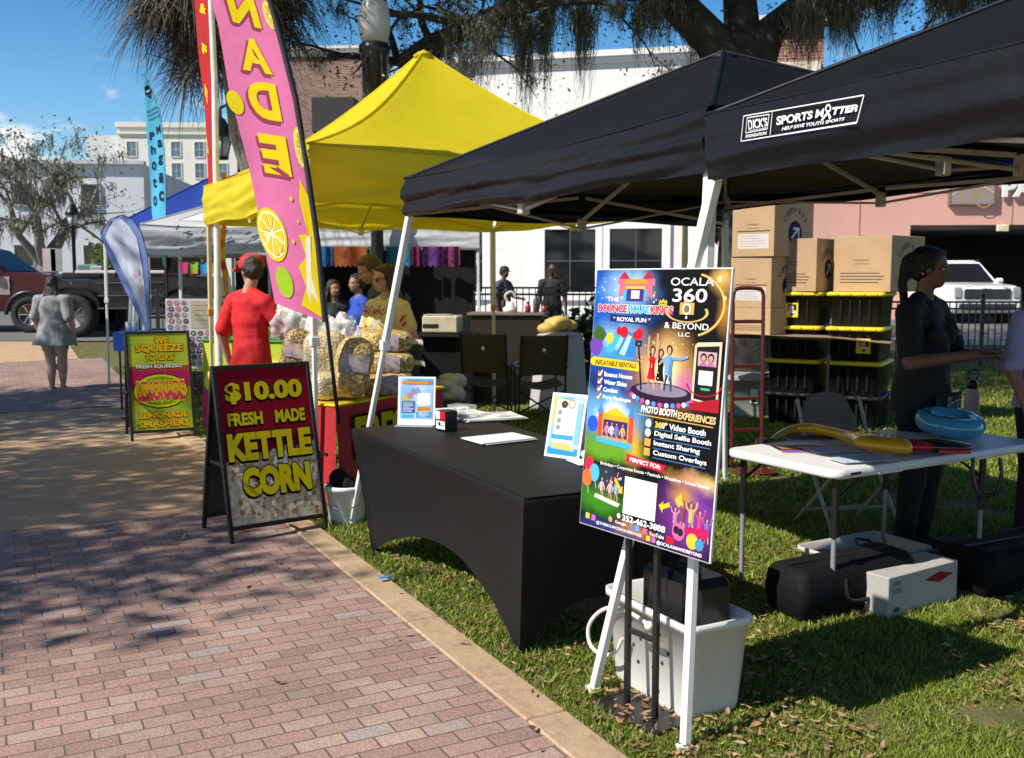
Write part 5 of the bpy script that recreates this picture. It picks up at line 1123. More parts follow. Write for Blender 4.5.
for i, p in enumerate(pts):
    d = (pts[min(i+1, k-1)]-pts[max(i-1, 0)]).normalized(); s_ = d.cross(Vector((0, 0, 1))).normalized(); r = ip(i/(k-1)); h = min(r, .034+.12*r)
    for j in range(N_): t = 6.2832*j/N_; vs.append(p+s_*math.cos(t)*r*1.5+Vector((0, 0, math.sin(t)*h+h-.04)))
m.add(vs, [(i*N_+j, i*N_+(j+1) % N_, (i+1)*N_+(j+1) % N_, (i+1)*N_+j) for i in range(k-1) for j in range(N_)], 0, True); m.add(vs[-N_:], [tuple(range(N_))], 0); m.build('body', YINF, gt)
m = MB(); q = G(876, 438, .82)-g0; m.ball(tuple(q), (.022, .022, .035), 10); m.build('horn', YINF, gt)
m = MB(); 
for i in range(k//5, int(k*.95), 2): m.tube([pts[i]+Vector((0, 0, .012+.03)), pts[min(i+1, k-1)]+Vector((0.004, .004, .043+.012*ip(i/k)*10))], .003, 5)
m.build('strings', M('brown_print', (.25, .11, .02), .5), gt)
# blue inflatable ring
bl = onwt('inflatable_ring', 'shiny blue inflatable ring seat beside the pink bottle', 'inflatable toy', 949, 437, R(20))
BINF = M('blue_vinyl', (.06, .30, .46), .12, .1, 5, .08, coat=.6); m = MB(); vs = []; n1, n2 = 36, 14
Xr = Matrix.Translation((0, 0, .085)) @ Matrix.Rotation(R(9), 4, 'X')
for i in range(n1):
    t = 6.2832*i/n1; pu = 1+.03*math.cos(t*9)
    for j in range(n2): s_ = 6.2832*j/n2; r = .135+.055*math.cos(s_)*pu; vs.append((r*math.cos(t), r*math.sin(t), .055*math.sin(s_)*pu))
m.add(vs, [(i*n2+j, ((i+1) % n1)*n2+j, ((i+1) % n1)*n2+(j+1) % n2, i*n2+(j+1) % n2) for i in range(n1) for j in range(n2)], 0, True, Xr); m.build('tube', BINF, bl)
m = MB(); m.lathe([(0, 0), (.09, .004), (.10, .01), (0, .012)], 24, X=Xr); m.build('seat', M('dark_blue_vinyl', (.02, .07, .12), .2, .2, 12), bl)
m = MB(); m.box((.06, -.10, .055), (.03, .10, .006), 0, .002, R(-35), Xr)
for j in range(5): m.box((-.12+.05*j, .13-.012*abs(j-2), .03), (.018, .018, .03), 0, .004, 0, Xr)
m.build('print', M('white_vinyl', (.7, .75, .78), .3), bl)
# red and black inflatable
rb = onwt('inflatable_sunglasses', 'red and black inflatable toy lying under the blue ring', 'inflatable toy', 927, 452, R(-18))
m = MB(); m.ball((.05, 0, .035), (.17, .07, .035), 18); m.build('body', M('black_vinyl', (.012, .012, .014), .15, .1, 5, coat=.5), rb)
m = MB(); m.ball((-.06, -.015, .035), (.13, .072, .030), 16); m.tube([(.05, -.075, .02), (.12, -.07, .02), (.2, -.04, .02)], .012, 8); m.build('red_rim', M('red_vinyl', (.50, .012, .03), .15, .1, 5, coat=.5), rb)
# bottle
bo = thing('water_bottle', 'pale pink steel water bottle with a black cap and carry loop', 'bottle', G(968, 424, .748)+Vector((.12, .22, 0)))
m = MB(); m.lathe([(.045, 0), (.048, .01), (.048, .16), (.044, .18), (.03, .20), (.03, .205)], 20); m.build('body', M('pink_steel', (.52, .36, .38), .4, .04, 6), bo)
m = MB(); m.lathe([(.033, .198), (.034, .235), (.02, .25), (.02, .255)], 16); m.lathe([(.0485, .0), (.0495, .004), (.0495, .03), (.0485, .035)], 20); m.build('cap', BPLAS, bo)
m = MB(); m.tube(smoothpath([(-.016, 0, .25), (-.035, 0, .29), (-.02, 0, .315), (.02, 0, .315), (.035, 0, .29), (.016, 0, .25)]), .005, 6); m.build('carry_loop', BPLAS, bo)
def flyer(label, px, py, rz, w, d, arts, z=.748, cat='flyer'):
    t = thing('flyer', label, cat, G(px, py, z), rz); m = MB(); m.box((0, 0, .001), (w, d, .002)); m.build('sheet', M('paper', (.76, .76, .74)), t)
    a = Art(w, d, ztop=d/2, y=0, step=.0003); arts(a); a.mb.v = [(x, z_, .0022-(y)) for x, y, z_ in a.mb.v]; a.build('print', t)
def f1(a):
    a.rect(.02, .03, .98, .97, (.66, .60, .68)); a.rect(.02, .03, .98, .2, (.62, .42, .12))
    for i in range(16): x, y = random.uniform(.05, .8), random.uniform(.22, .9); a.rect(x, y, x+random.uniform(.05, .15), y+.05, random.choice([(.4, .5, .72), (.7, .5, .6), (.5, .5, .55)]))
def f2(a):
    a.rect(.02, .03, .98, .97, (.35, .62, .74)); a.rect(.06, .1, .94, .9, (.66, .74, .8))
    for i in range(40): x, y = .1+.078*(i % 10), .18+.18*(i//10); a.rect(x, y, x+.05, y+.09, random.choice([(.1, .45, .62), (.25, .35, .55), (.66, .5, .6), (.15, .55, .66)]))
def f3(a):
    a.rect(0, 0, 1, 1, (.10, .05, .05)); a.rect(0, .72, 1, .98, (.42, .12, .48)); a.rect(.1, .1, .6, .6, (.45, .25, .1)); a.rect(.62, .2, .9, .6, (.6, .5, .4))
flyer('dark flyer with a purple band at the left end of the white table', 800, 449, R(5), .26, .2, f3)
flyer('lilac price flyer with an orange header on the white table', 833, 449, R(12), .30, .20, f1, .752)
flyer('pale blue bordered flyer near the front corner of the white table', 862, 459, R(16), .30, .15, f2, .756)
flyer('dark red flyer tucked behind the yellow guitar', 812, 438, R(0), .30, .16, lambda a: a.rect(0, 0, 1, 1, (.22, .04, .03)), .748)
hp_ = thing('shoulder_bag_strap', 'black strap loop hanging off the edge of the white table', 'strap', G(985, 459, .74))
m = MB(); m.tube(smoothpath([(-.07, -.02, .01), (-.075, -.035, -.08), (-.05, -.035, -.16), (0, -.035, -.18), (.05, -.035, -.16), (.07, -.035, -.08), (.065, -.02, .01)]), .010, 6); m.build('webbing', BLK, hp_)
# under the table: long bags, white carton, clear tray
FABB = M('black_nylon', (.005, .005, .006), .75, .2, 6, .3, bscale=20, spec=.2)
def softbox(name, label, cat, p0, p1, dp, h, m_, rnd=.05):
    p0, p1 = Vector(p0), Vector(p1); L = (p1-p0).length; rz = math.atan2((p1-p0).y, (p1-p0).x); t = thing(name, label, cat, (p0+p1)/2, rz); m = MB()
    rings = []
    for k, (d, z) in enumerate(((-.03, 0), (0, .03), (.008, h*.5), (0, h-.04), (-.02, h-.008), (-.05, h))):
        rings.append([(x+.008*fbm(x*5, y*5+z*7, k), y+.01*fbm(x*4+3, y*5, k), max(0, z+(.012*fbm(x*4, y*4, 9) if z > .1 else 0))) for x, y in rrect(L/2+d, dp/2+d, rnd, 6)])
    loft(m, rings, 0); m.build('shell', m_, t)
    m = MB(); m.tube([(-L*.46, 0, h+.002), (L*.46, 0, h+.002)], .006, 6); m.tube(smoothpath([(-.12, -dp/2-.002, h*.75), (-.1, -dp/2-.02, h*.35), (.1, -dp/2-.02, h*.35), (.12, -dp/2-.002, h*.75)]), .011, 6); m.build('strap', BLK, t)
    return t
pa = G(786, 628); pb = G(905, 603)
softbox('equipment_bag', 'long black padded equipment bag on the grass under the white table', 'bag', pa+Vector((.02, .14, 0)), pb+Vector((0, .14, 0)), .27, .26, FABB)
pa, pb = G(893, 622), G(962, 601)
t = thing('carton', 'white carton with a red diamond lying beside the black bag', 'box', (pa+pb)/2+Vector((-.02, .02, 0)), math.atan2((pb-pa).y, (pb-pa).x))
w_ = (pb-pa).length; m = MB(); m.box((0, .1, .105), (w_, .2, .21), 0, .004); m.build('carton_body', M('white_card', (.40, .385, .36), .7, .06, 5), t)
a = Art(w_, .21, ztop=.21, y=-.0005, step=.0005); a.poly([(.5, .28), (.72, .16), (.93, .28), (.72, .42)][::-1], (.42, .04, .03)); a.rect(.06, .12, .16, .22, (.3, .3, .3)); a.rect(.06, .3, .18, .42, (.35, .33, .32)); a.rect(.08, .75, .16, .85, (.1, .1, .1)); a.build('print', t)
softbox('equipment_bag', 'black soft bag on the grass behind the right table leg', 'bag', G(968, 604)+Vector((.05, .2, 0)), G(1075, 585)+Vector((.05, .25, 0)), .34, .24, FABB)
t = thing('plastic_tray', 'shallow clear tray of odds and ends behind the black bag', 'tray', G(876, 578)+Vector((.0, .2, 0)), R(30)); m = MB(); tub(m, .32, .2, .13, .04, .94, .006, .012); m.build('tray', M('milky_plastic', (.50, .48, .46), .35, .05), t)
cb = MB(); cb.tube(smoothpath([(-.05, 0, .13), (.0, .06, .155), (.08, .02, .14), (.02, -.05, .15), (.1, -.06, .14), (.16, 0, .15)]), .009, 6); cb.build('coiled_cable', BLK, loc=t.location, rot=(0, 0, R(30)), label='black cable coiled on top of the clear tray', cat='cable')
t = thing('cloth_bundle', 'small pink and blue cloth bundle beside the clear tray', 'cloth', G(838, 575)+Vector((-.02, .1, 0)), 0); m = MB()
for i in range(6): m.ball((random.uniform(-.06, .06), random.uniform(-.04, .04), random.uniform(.03, .09)), (.06, .05, .04), 10)
m.build('cloth', M('mixed_cloth', (.42, .20, .26), .9, 0, 12, .3, col2=(.15, .17, .3)), t)
# folding chair behind the table
TAN = M('tan_plastic', (.20, .155, .115), .5, .08, 5); CL = M('chair_tube', (.42, .39, .34), .4, .08)
cx = Vector((2.23, 6.45, 0)); fc = thing('folding_chair', 'tan folding chair with a rounded back behind the white table', 'chair', cx, R(15))
m = MB(); m.grid(lambda u, v: ((u-.5)*.50*(1-.25*v*v), .24+.05*math.cos((u-.5)*2.2)+.06*v, .50+.37*math.sqrt(max(0, 1-(abs(u-.5)*2)**4*.55))*v), 14, 10)
m.grid(lambda u, v: ((u-.5)*.50*(1-.25*v*v), .26+.05*math.cos((u-.5)*2.2)+.06*v, .50+.37*math.sqrt(max(0, 1-(abs(u-.5)*2)**4*.55))*v), 14, 10); m.build('backrest', TAN, fc)
m = MB(); loft(m, [[(x, y, z) for x, y in rrect(.22, .21, .07)] for z in (.435, .46)]); m.build('seat', TAN, fc)
for sx in (-1, 1):
    m = MB(); m.tube([(sx*.235, .31, .84), (sx*.24, .12, .42), (sx*.25, -.20, .0)], .012, 8); m.build('leg', CL, fc)
    m = MB(); m.tube([(sx*.225, -.17, .44), (sx*.235, .30, .0)], .012, 8); m.build('leg', CL, fc)
m = MB(); m.tube([(-.245, -.06, .16), (.245, -.06, .16)], .009, 8); m.tube([(-.232, .22, .10), (.232, .22, .10)], .009, 8); m.build('crossbar', CL, fc)
# ------------------------------------------------------------------ totes, boxes, bins
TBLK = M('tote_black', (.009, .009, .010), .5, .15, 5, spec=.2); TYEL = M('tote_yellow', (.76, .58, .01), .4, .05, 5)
TR = R(-30); tx = Vector((math.cos(TR), math.sin(TR), 0)); ty = Vector((-tx.y, tx.x, 0))
def make_tote(label, loc, sticker=True):
    t = thing('storage_tote', label, 'storage tote', loc, TR, 'black totes with yellow lids')
    m = MB(); tub(m, .275, .37, .345, .05, .93, .01, .012)
    for x in (-.15, -.05, .05, .15): m.box((x, -.362, .17), (.025, .025, .24), 0, .004)
    m.build('tub', TBLK, t)
    m = MB(); rq = lambda d, z: [(x, y, z) for x, y in rrect(.295+d, .39+d, .05)]
    loft(m, [rq(0, .33), rq(.012, .335), rq(.012, .362), rq(-.004, .372), rq(-.03, .374)])
    for x in (-.2, -.07, .07, .2): m.box((x, -.405, .352), (.07, .022, .028), 0, .004)
    m.build('lid', TYEL, t)
    return t
c1 = Vector((3.31, 11.45, 0)); c2 = c1+tx*.66
tops = []
tlab = [['bottom tote of the left stack, on the grass', 'second tote from the ground in the left stack', 'third tote up in the left stack', 'topmost tote of the left stack under a cardboard box'],
        ['bottom tote of the right stack, on the grass', 'second tote from the ground in the right stack', 'third tote up in the right stack behind the woman', 'topmost tote of the right stack under the wide cardboard box']]
proto = None; made = []
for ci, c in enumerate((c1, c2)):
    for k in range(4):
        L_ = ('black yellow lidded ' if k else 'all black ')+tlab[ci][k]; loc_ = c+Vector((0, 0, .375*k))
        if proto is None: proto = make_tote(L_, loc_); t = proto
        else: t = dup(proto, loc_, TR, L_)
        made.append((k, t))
        if (ci, k) in ((0, 3), (1, 2)):
            m = MB(); m.box((-.02 if ci == 0 else .1, -.372, .17), (.15, .012, .16), 0, .002); o = m.build('label_card', TYEL, t)
            a = Art(.15, .16, x0=-.095 if ci == 0 else .025, ztop=.25, y=-.379, step=.0006); a.rect(.25, .1, .85, .5, (.02, .02, .02)); a.circ(.5, .35, .2, (.6, .6, .58)); a.rect(.2, .6, .9, .72, (.7, .7, .66)); a.poly([(.4, .72), (.7, .72), (.55, .92)][::-1], (.02, .02, .02)); a.build('print', o)
for k, t in made:  # bottom lids recoloured black to stand in for deep shade
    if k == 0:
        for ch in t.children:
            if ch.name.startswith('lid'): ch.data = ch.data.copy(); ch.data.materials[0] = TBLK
CARD = M('cardboard', (.44, .29, .16), .8, .07, 3, .1)
TAPE = M('brown_tape', (.36, .24, .12), .35, .05)
def logo_box(label, loc, w_, d_, h, rz, logo=True, sticker=False, open_flap=False, printed=True):
    t = thing('cardboard_box', label, 'cardboard box', loc, rz, 'brown cardboard boxes'); m = MB()
    m.box((0, 0, h/2), (w_, d_, h), 0, .004); m.box((0, 0, h+.0008), (w_*.98, .003, .002), 1); m.build('carton', [CARD, M('card_gap', (.1, .06, .03), .9)], t)
    m = MB(); m.box((0, 0, h+.0012), (.06, d_+.002, .0012)); m.build('tape', TAPE, t)
    ik = (.16, .12, .09)
    a = Art(w_, h, ztop=h, y=-d_/2-.0005, step=.0005)
    if printed:
        a.text('compass', .5, .44, .035, ik, w=.26, bold=.0); a.line([(.36, .5), (.64, .5)], .004, ik)
        if sticker:
            a.rect(.12, .54, .9, .56, ik); a.rect(.15, .60, .88, .86, (.66, .62, .60))
            for i in range(5): a.rect(.19, .63+.045*i, random.uniform(.6, .84), .64+.045*i, (.4, .36, .42))
        else:
            for i in range(4): a.rect(.12+.02*random.random(), .66+.055*i, random.uniform(.75, .9), .675+.055*i, ik)
            a.rect(.4, .6, .56, .615, (.6, .5, .4)); a.rect(.36, .92, .52, .935, (.6, .5, .4))
    if a.mb.v: a.build('print', t)
    if logo:
        a = Art(d_, h, ztop=h, y=0, step=.0005); nv = (.015, .03, .10); cxx, cyy = .52, .50
        for i, ch in enumerate('compass'):
            t_ = R(150-120*i/6); a.text(ch, cxx+.30*math.cos(t_), cyy+.02-.30*d_/h*math.sin(t_)*.9, .10, (.10, .09, .09), bold=.01, rot=math.degrees(t_)-90)
        a.circ(cxx, cyy+.08, .17, nv); a.line([(cxx-.09, cyy+.18), (cxx+.08, cyy)], .028, (.72, .72, .7)); a.line([(cxx-.05, cyy), (cxx+.10, cyy)], .028, (.72, .72, .7)); a.line([(cxx+.088, cyy-.01), (cxx+.088, cyy+.16)], .028, (.72, .72, .7))
        a.mb.v = [(w_/2-y, x, z) for x, y, z in a.mb.v]; a.build('logo_print', t)
    return t
BR_ = R(-44)
b1 = logo_box('open-sided cardboard box on the left tote stack', c1+Vector((-.02, -.08, 1.502)), .58, .62, .58, BR_+R(4))
b2 = logo_box('wide cardboard box with a navy arrow logo on the right tote stack', c2+Vector((.18, .02, 1.502)), .66, .80, .60, BR_-R(2))
b1['label'] = 'plain fronted cardboard box standing on the left tote stack'
# work table with boxes and a flattened carton
sp = at(783, 332, 11.0)
ft = thing('utility_table', 'dark folding table carrying three stacked cardboard boxes', 'table', (sp.x-.02, 11.35, 0), R(-30)); m = MB(); m.box((0, 0, 1.0), (1.5, .78, .035), 0, .006); m.build('tabletop', M('brown_board', (.10, .07, .05), .6, .1), ft)
for sx in (-.7, .7):
    for sy in (-.34, .34): m = MB(); m.tube([(sx, sy, .99), (sx, sy, 0)], .016, 8); m.build('leg', BLK, ft)
stk = Vector((sp.x-.10, 11.36, 1.02))
logo_box('lowest of the three stacked cardboard boxes, mostly hidden', stk, .52, .66, .30, R(-46), logo=False)
logo_box('middle box of the three box stack with a white shipping label', stk+Vector((0, .01, .302)), .52, .66, .56, R(-46), logo=True, sticker=True)
logo_box('topmost box of the three box stack with a round arrow logo', stk+Vector((.06, .02, .864)), .54, .80, .62, R(-47), logo=True, sticker=True)
t = thing('flattened_carton', 'flattened brown carton hanging over the edge of the dark table', 'cardboard', (sp.x+.12, 11.05, 1.03), R(-24)); m = MB()
m.grid(lambda u, v: (-.72+1.75*u, -.30+.55*v-.1*u, -.16*max(0, u-.55)**1.4-.01*v+.012*fbm(u*3, v*3)), 20, 6); m.grid(lambda u, v: (-.72+1.75*u, -.30+.55*v-.1*u, -.008-.16*max(0, u-.55)**1.4-.01*v+.012*fbm(u*3, v*3)), 20, 6); m.build('sheet', M('brown_flap', (.28, .19, .12), .8, .1, 3), t)
MILK = M('milky_bin', (.40, .41, .39), .3, .1, 2)
for (px, py, w_, lab) in ((782, 416, .40, 'clear storage bin with a black and white label under the dark table'), (748, 410, .40, 'clear storage bin on the grass behind the red hand truck')):
    p = at(px, py, 12.1); t = thing('storage_bin', lab, 'storage bin', (p.x, 12.1, 0), R(-20), 'clear storage bins'); m = MB(); tub(m, w_/2, .28, .46, .04, .88, .008, .012); m.build('tub', MILK, t)
    m = MB(); loft(m, [[(x, y, z) for x, y in rrect(w_/2+.018, .298, .05)] for z in (.462, .485)]); m.build('lid', M('milky_lid', (.46, .46, .43), .35), t)
    m = MB(); m.box((.1, -.273, .25), (.09, .014, .17), 0, .002); m.box((.1, -.281, .21), (.05, .006, .06), 1); m.build('label_card', [M('paper', (.7, .7, .7)), BLK], t)
p = at(805, 415, 12.0); t = thing('green_bag', 'crumpled dark green bag beside the clear bins', 'bag', (p.x, 12.0, 0)); m = MB()
for i in range(7): m.ball((random.uniform(-.12, .12), random.uniform(-.1, .1), random.uniform(.08, .28)), (.13, .12, .11), 10)
m.build('cloth', M('dark_green_cloth', (.012, .07, .02), .7, .3, 9, .4), t)
# hand truck
HT = M('oxblood_paint', (.10, .012, .012), .35, .15, 6)
p = at(747, 470, 8.5); p.z = 0; ht_ = thing('hand_truck', 'dark red hand truck standing upright by the poster', 'hand truck', p, R(8)); m = MB()
m.tube(smoothpath([(-.14, .05, 1.42), (-.14, .05, 1.50), (-.10, .05, 1.56), (.08, .05, 1.56), (.125, .05, 1.52), (.13, .05, 1.42)], 5), .017, 8)
for sx in (-.14, .13): m.tube([(sx, .05, 1.43), (sx, 0, .05)], .017, 8)
for z in (.35, .62, .9, 1.28): m.bar((-.14, z*.035, z), (.13, z*.035, z), .02, .03)
m.build('frame', HT, ht_)
m = MB(); m.box((-.005, -.13, .02), (.36, .28, .012), 0, .003); m.build('toe_plate', HT, ht_)
for sx in (-.19, .18):
    m = MB(); m.lathe([(.05, -.025), (.12, -.03), (.135, -.015), (.135, .015), (.12, .03), (.05, .025)], 18, X=Matrix.Translation((sx, .12, .135)) @ Matrix.Rotation(math.pi/2, 4, 'Y')); m.build('wheel', M('rubber', (.02, .02, .02), .8), ht_)
# ------------------------------------------------------------------ middle ground under the tents: camp chairs, bar counter, printer, bin
CANV = M('brown_canvas', (.055, .042, .02), .85, .15, 6, .3)
def camp_chair(label, loc, rz):
    t = thing('camp_chair', label, 'camp chair', loc, rz, 'brown camp chairs side by side')
    m = MB(); m.grid(lambda u, v: ((u-.5)*.50, .25+.02*math.cos((u-.5)*3)+.10*v, .56+.46*v+.02*math.sin(math.pi*u)*(1-v)), 12, 8); m.build('backrest', CANV, t)
    m = MB(); m.grid(lambda u, v: ((u-.5)*.50, -.24+.48*v, .46-.05*math.sin(math.pi*u)+.04*(1-v)), 10, 8); m.build('seat', CANV, t)
    for sx in (-1, 1):
        m = MB(); m.tube([(sx*.26, .36, 1.03), (sx*.26, .25, .5), (sx*.27, .22, .0)], .012, 8); m.build('leg', BLK, t)
        m = MB(); m.tube([(sx*.26, -.26, .66), (sx*.27, -.26, .0)], .012, 8); m.build('leg', BLK, t)
        m = MB(); m.bar((sx*.26, -.28, .66), (sx*.26, .28, .66), .06, .02); m.build('armrest', BLK, t)
    m = MB(); m.tube([(-.26, -.26, .05), (.26, .22, .40)], .010, 6); m.tube([(.26, -.26, .05), (-.26, .22, .40)], .010, 6); m.build('cross_brace', BLK, t)
    m = MB(); m.ball((0, .335, .86), (.02, .008, .025), 8); m.build('tag', M('paper', (.7, .7, .7)), t)
    return t
p = at(489, 400, 11.6); ch1 = camp_chair('left brown camp chair seen from behind, nearer the printer', (p.x, 11.6, 0), R(170)); p = at(538, 400, 11.3); dup(ch1, (p.x, 11.3, 0), R(190), 'right brown camp chair seen from behind, nearer the white cloth')
p = at(508, 340, 13.2); bc_ = thing('bar_counter', 'tall dark brown bar counter behind the two camp chairs', 'counter', (p.x, 13.3, 0), R(-6)); m = MB(); m.box((0, 0, .58), (.92, .5, 1.16), 0, .01); m.build('body', M('dark_wood', (.02, .014, .010), .5, .2, 4), bc_); m = MB(); m.box((0, 0, 1.18), (1.02, .58, .035), 0, .006); m.build('countertop', M('worn_wood', (.16, .13, .10), .5, .2, 3), bc_)
zt_ = 1.198
p = at(510, 308, 13.2); t = thing('shaved_ice_machine', 'small white and black machine on the bar counter', 'machine', (p.x, 13.25, zt_), 0); m = MB(); m.lathe([(.09, 0), (.1, .05), (.06, .08), (.05, .14)], 14); m.build('base', WPLAS, t); m = MB(); m.tube(smoothpath([(-.02, 0, .12), (-.06, 0, .22), (.02, 0, .27), (.08, 0, .2)]), .02, 8); m.build('arm', M('cream_plastic', (.5, .45, .33), .4), t)
for i, (px, c, h, lab) in enumerate(((528, (.3, .03, .03), .12, 'small red jar on the bar counter'), (536, (.1, .1, .1), .22, 'dark bottle at the right end of the bar counter'), (544, (.4, .05, .06), .09, 'low red tub at the edge of the bar counter'))):
    p = at(px, 308, 13.2); t = thing('jar', lab, 'jar', (p.x, 13.25, zt_)); m = MB(); m.lathe([(.035, 0), (.038, h*.7), (.02, h*.85), (.02, h)], 12); m.build('glass', M('jar_%d' % i, c, .3), t); m = MB(); m.lathe([(.022, h), (.022, h+.02)], 10); m.build('lid', BLK, t)
p = at(442, 333, 12.6); wk = thing('work_table', 'black covered high table under the cream printer', 'table', (p.x, 12.8, 0), R(-5)); m = MB(); m.box((0, 0, .93), (.9, .6, .035), 0, .006); m.build('tabletop', BPLAS, wk); m = MB(); m.box((0, .05, .45), (.8, .45, .88), 0, .02); m.build('skirt', FABB, wk)
t = thing('printer', 'cream photo printer on the black covered high table', 'printer', (p.x, 12.75, .949), R(-8)); m = MB(); m.box((0, 0, .12), (.46, .36, .22), 0, .02); m.build('case', M('cream_plastic', (.5, .45, .33), .4), t); m = MB(); m.box((-.12, -.182, .10), (.2, .012, .05), 0, .003); m.build('slot', BLK, t); m = MB(); m.box((-.05, -.02, .238), (.34, .28, .012), 0, .004); m.build('lid', M('lid_grey', (.35, .33, .28), .4), t)
p = at(440, 410, 9.6); t = thing('waste_bin', 'grey green bin lined with clear plastic bags behind the popcorn', 'bin', (p.x, 9.6, 0)); m = MB(); tub(m, .20, .2, .52, .06, .86, .01, .012); m.build('tub', M('bin_grey', (.12, .16, .15), .5), t); m = MB()
for i in range(9): m.ball((random.uniform(-.14, .18), random.uniform(-.12, .12), random.uniform(.5, .66)), (random.uniform(.06, .12), .09, random.uniform(.05, .1)), 9)
m.build('bag_liner', glass('bag_plastic', (.55, .6, .62), .35, .25), t)
p = at(560, 380, 12.6); t = thing('covered_stack', 'stack under a white cloth with a yellow bag on top', 'cloth', (p.x, 12.6, 0), R(10)); m = MB(); m.grid(lambda u, v: (.36*math.cos(u*6.283)*(1.05-.25*v+.05*math.sin(u*31)*(1-v)), .3*math.sin(u*6.283)*(1.05-.25*v+.05*math.sin(u*31)*(1-v)), .95*v), 60, 8); m.lathe([(.3, .94), (.2, .97), (0, .98)], 20); m.build('sheet', M('grey_sheet', (.42, .42, .44), .8, .06, 3), t)
m = MB(); 
for i in range(6): m.ball((random.uniform(-.2, .15), random.uniform(-.12, .12), random.uniform(1.0, 1.1)), (.15, .12, .08), 10)
m.build('bag', M('yellow_red_bag', (.5, .32, .06), .6, 0, 5, .2, col2=(.62, .45, .12)), t)
# bucket and bag near the kettle corn board
bk = thing('bucket', 'white plastic bucket beside the slanted tent leg', 'bucket', G(344, 526)+Vector((.0, .12, 0))); m = MB(); loft(m, [[(r*math.cos(6.283*j/24), r*math.sin(6.283*j/24), z) for j in range(24)] for r, z in ((.115, 0), (.12, .01), (.138, .23), (.148, .232), (.148, .25), (.143, .262), (.13, .26), (.115, .02))]); m.build('tub', WPLAS, bk)
m = MB(); m.tube(smoothpath([(-.148, 0, .24), (-.12, -.12, .16), (0, -.165, .12), (.12, -.12, .16), (.148, 0, .24)]), .004, 6); m.build('handle', M('wire', (.4, .4, .4), .3, metal=1), bk)
t = thing('tool_bag', 'black bag stuffed into the white bucket', 'bag', tuple(bk.location+Vector((0, 0, .06)))); m = MB()
for i in range(6): m.ball((random.uniform(-.06, .06), random.uniform(-.05, .05), random.uniform(.12, .26)), (.07, .07, .07), 9)
m.build('cloth', FABB, t)
# ------------------------------------------------------------------ people
TMP = bpy.data.scenes.new('workbench')
def remesh(name, blobs, voxel, mats, parent, smooth=3, cut=None, pick=None, wr=0, wsc=9, push=0):
    """blobs: (centre, (rx,ry,rz), rotation or None) fused into one continuous skin"""
    m = MB()
    for c, r, q in blobs:
        X = Matrix.Translation(c) @ (q.to_4x4() if q is not None else Matrix.Identity(4)); m.ball((0, 0, 0), r, 12 if max(r) < .045 else 22, 0, X)
    o = m.build('tmp', mats); COL.objects.unlink(o); TMP.collection.objects.link(o)
    md = o.modifiers.new('r', 'REMESH'); md.mode = 'VOXEL'; md.voxel_size = voxel; md.use_smooth_shade = True
    ms = o.modifiers.new('s', 'SMOOTH'); ms.factor = .5; ms.iterations = smooth
    vl = TMP.view_layers[0]; vl.update(); dg = vl.depsgraph
    me = bpy.data.meshes.new_from_object(o.evaluated_get(dg)); bpy.data.objects.remove(o)
    me.name = name
    if cut:
        bm = bmesh.new(); bm.from_mesh(me)
        for co, no in cut:
            bmesh.ops.bisect_plane(bm, geom=bm.verts[:]+bm.edges[:]+bm.faces[:], plane_co=co, plane_no=no, clear_outer=True)
        bm.to_mesh(me); bm.free()
    if wr:
        k = len(me.vertices); co = np.zeros(k*3, np.float32); me.vertices.foreach_get('co', co); co = co.reshape(-1, 3)
        nm = np.zeros(k*3, np.float32); me.vertex_normals.foreach_get('vector', nm); nm = nm.reshape(-1, 3)
        dd = np.array([mnoise.noise(Vector((x*wsc, y*wsc, z*wsc*.6)))+.5*mnoise.noise(Vector((x*wsc*2.3, y*wsc*2.3, z*wsc*1.4))) for x, y, z in co.tolist()])
        me.vertices.foreach_set('co', (co+nm*(push+wr*dd)[:, None]).astype(np.float32).ravel()); me.update()
    me.materials.clear()
    for q in (mats if isinstance(mats, (list, tuple)) else [mats]): me.materials.append(q)
    if pick:
        for p in me.polygons: p.material_index = pick(p.center)
    for p in me.polygons: p.use_smooth = True
    b = bpy.data.objects.new(name, me); COL.objects.link(b); b.parent = parent; return b
def chain(a, b, ra, rb, n=8, fx=1, fy=1):
    a, b = Vector(a), Vector(b); d = b-a; q = None; n = max(n, int(d.length/(min(ra, rb)*.32)))
    if fx != 1 or fy != 1:
        z = d.normalized(); x = Vector((1, 0, 0)) if abs(z.x) < .9 else Vector((0, 0, 1)); x = (x-z*x.dot(z)).normalized(); q = Matrix((x, z.cross(x), z)).transposed()
    return [(a.lerp(b, i/n), ((ra+(rb-ra)*i/n)*fx, (ra+(rb-ra)*i/n)*fy, (ra+(rb-ra)*i/n)), q) for i in range(n+1)]
SKIN = {}
def skinmat(nm, c): return M('skin_'+nm, c, .5, .06, 9, .05, spec=.4)
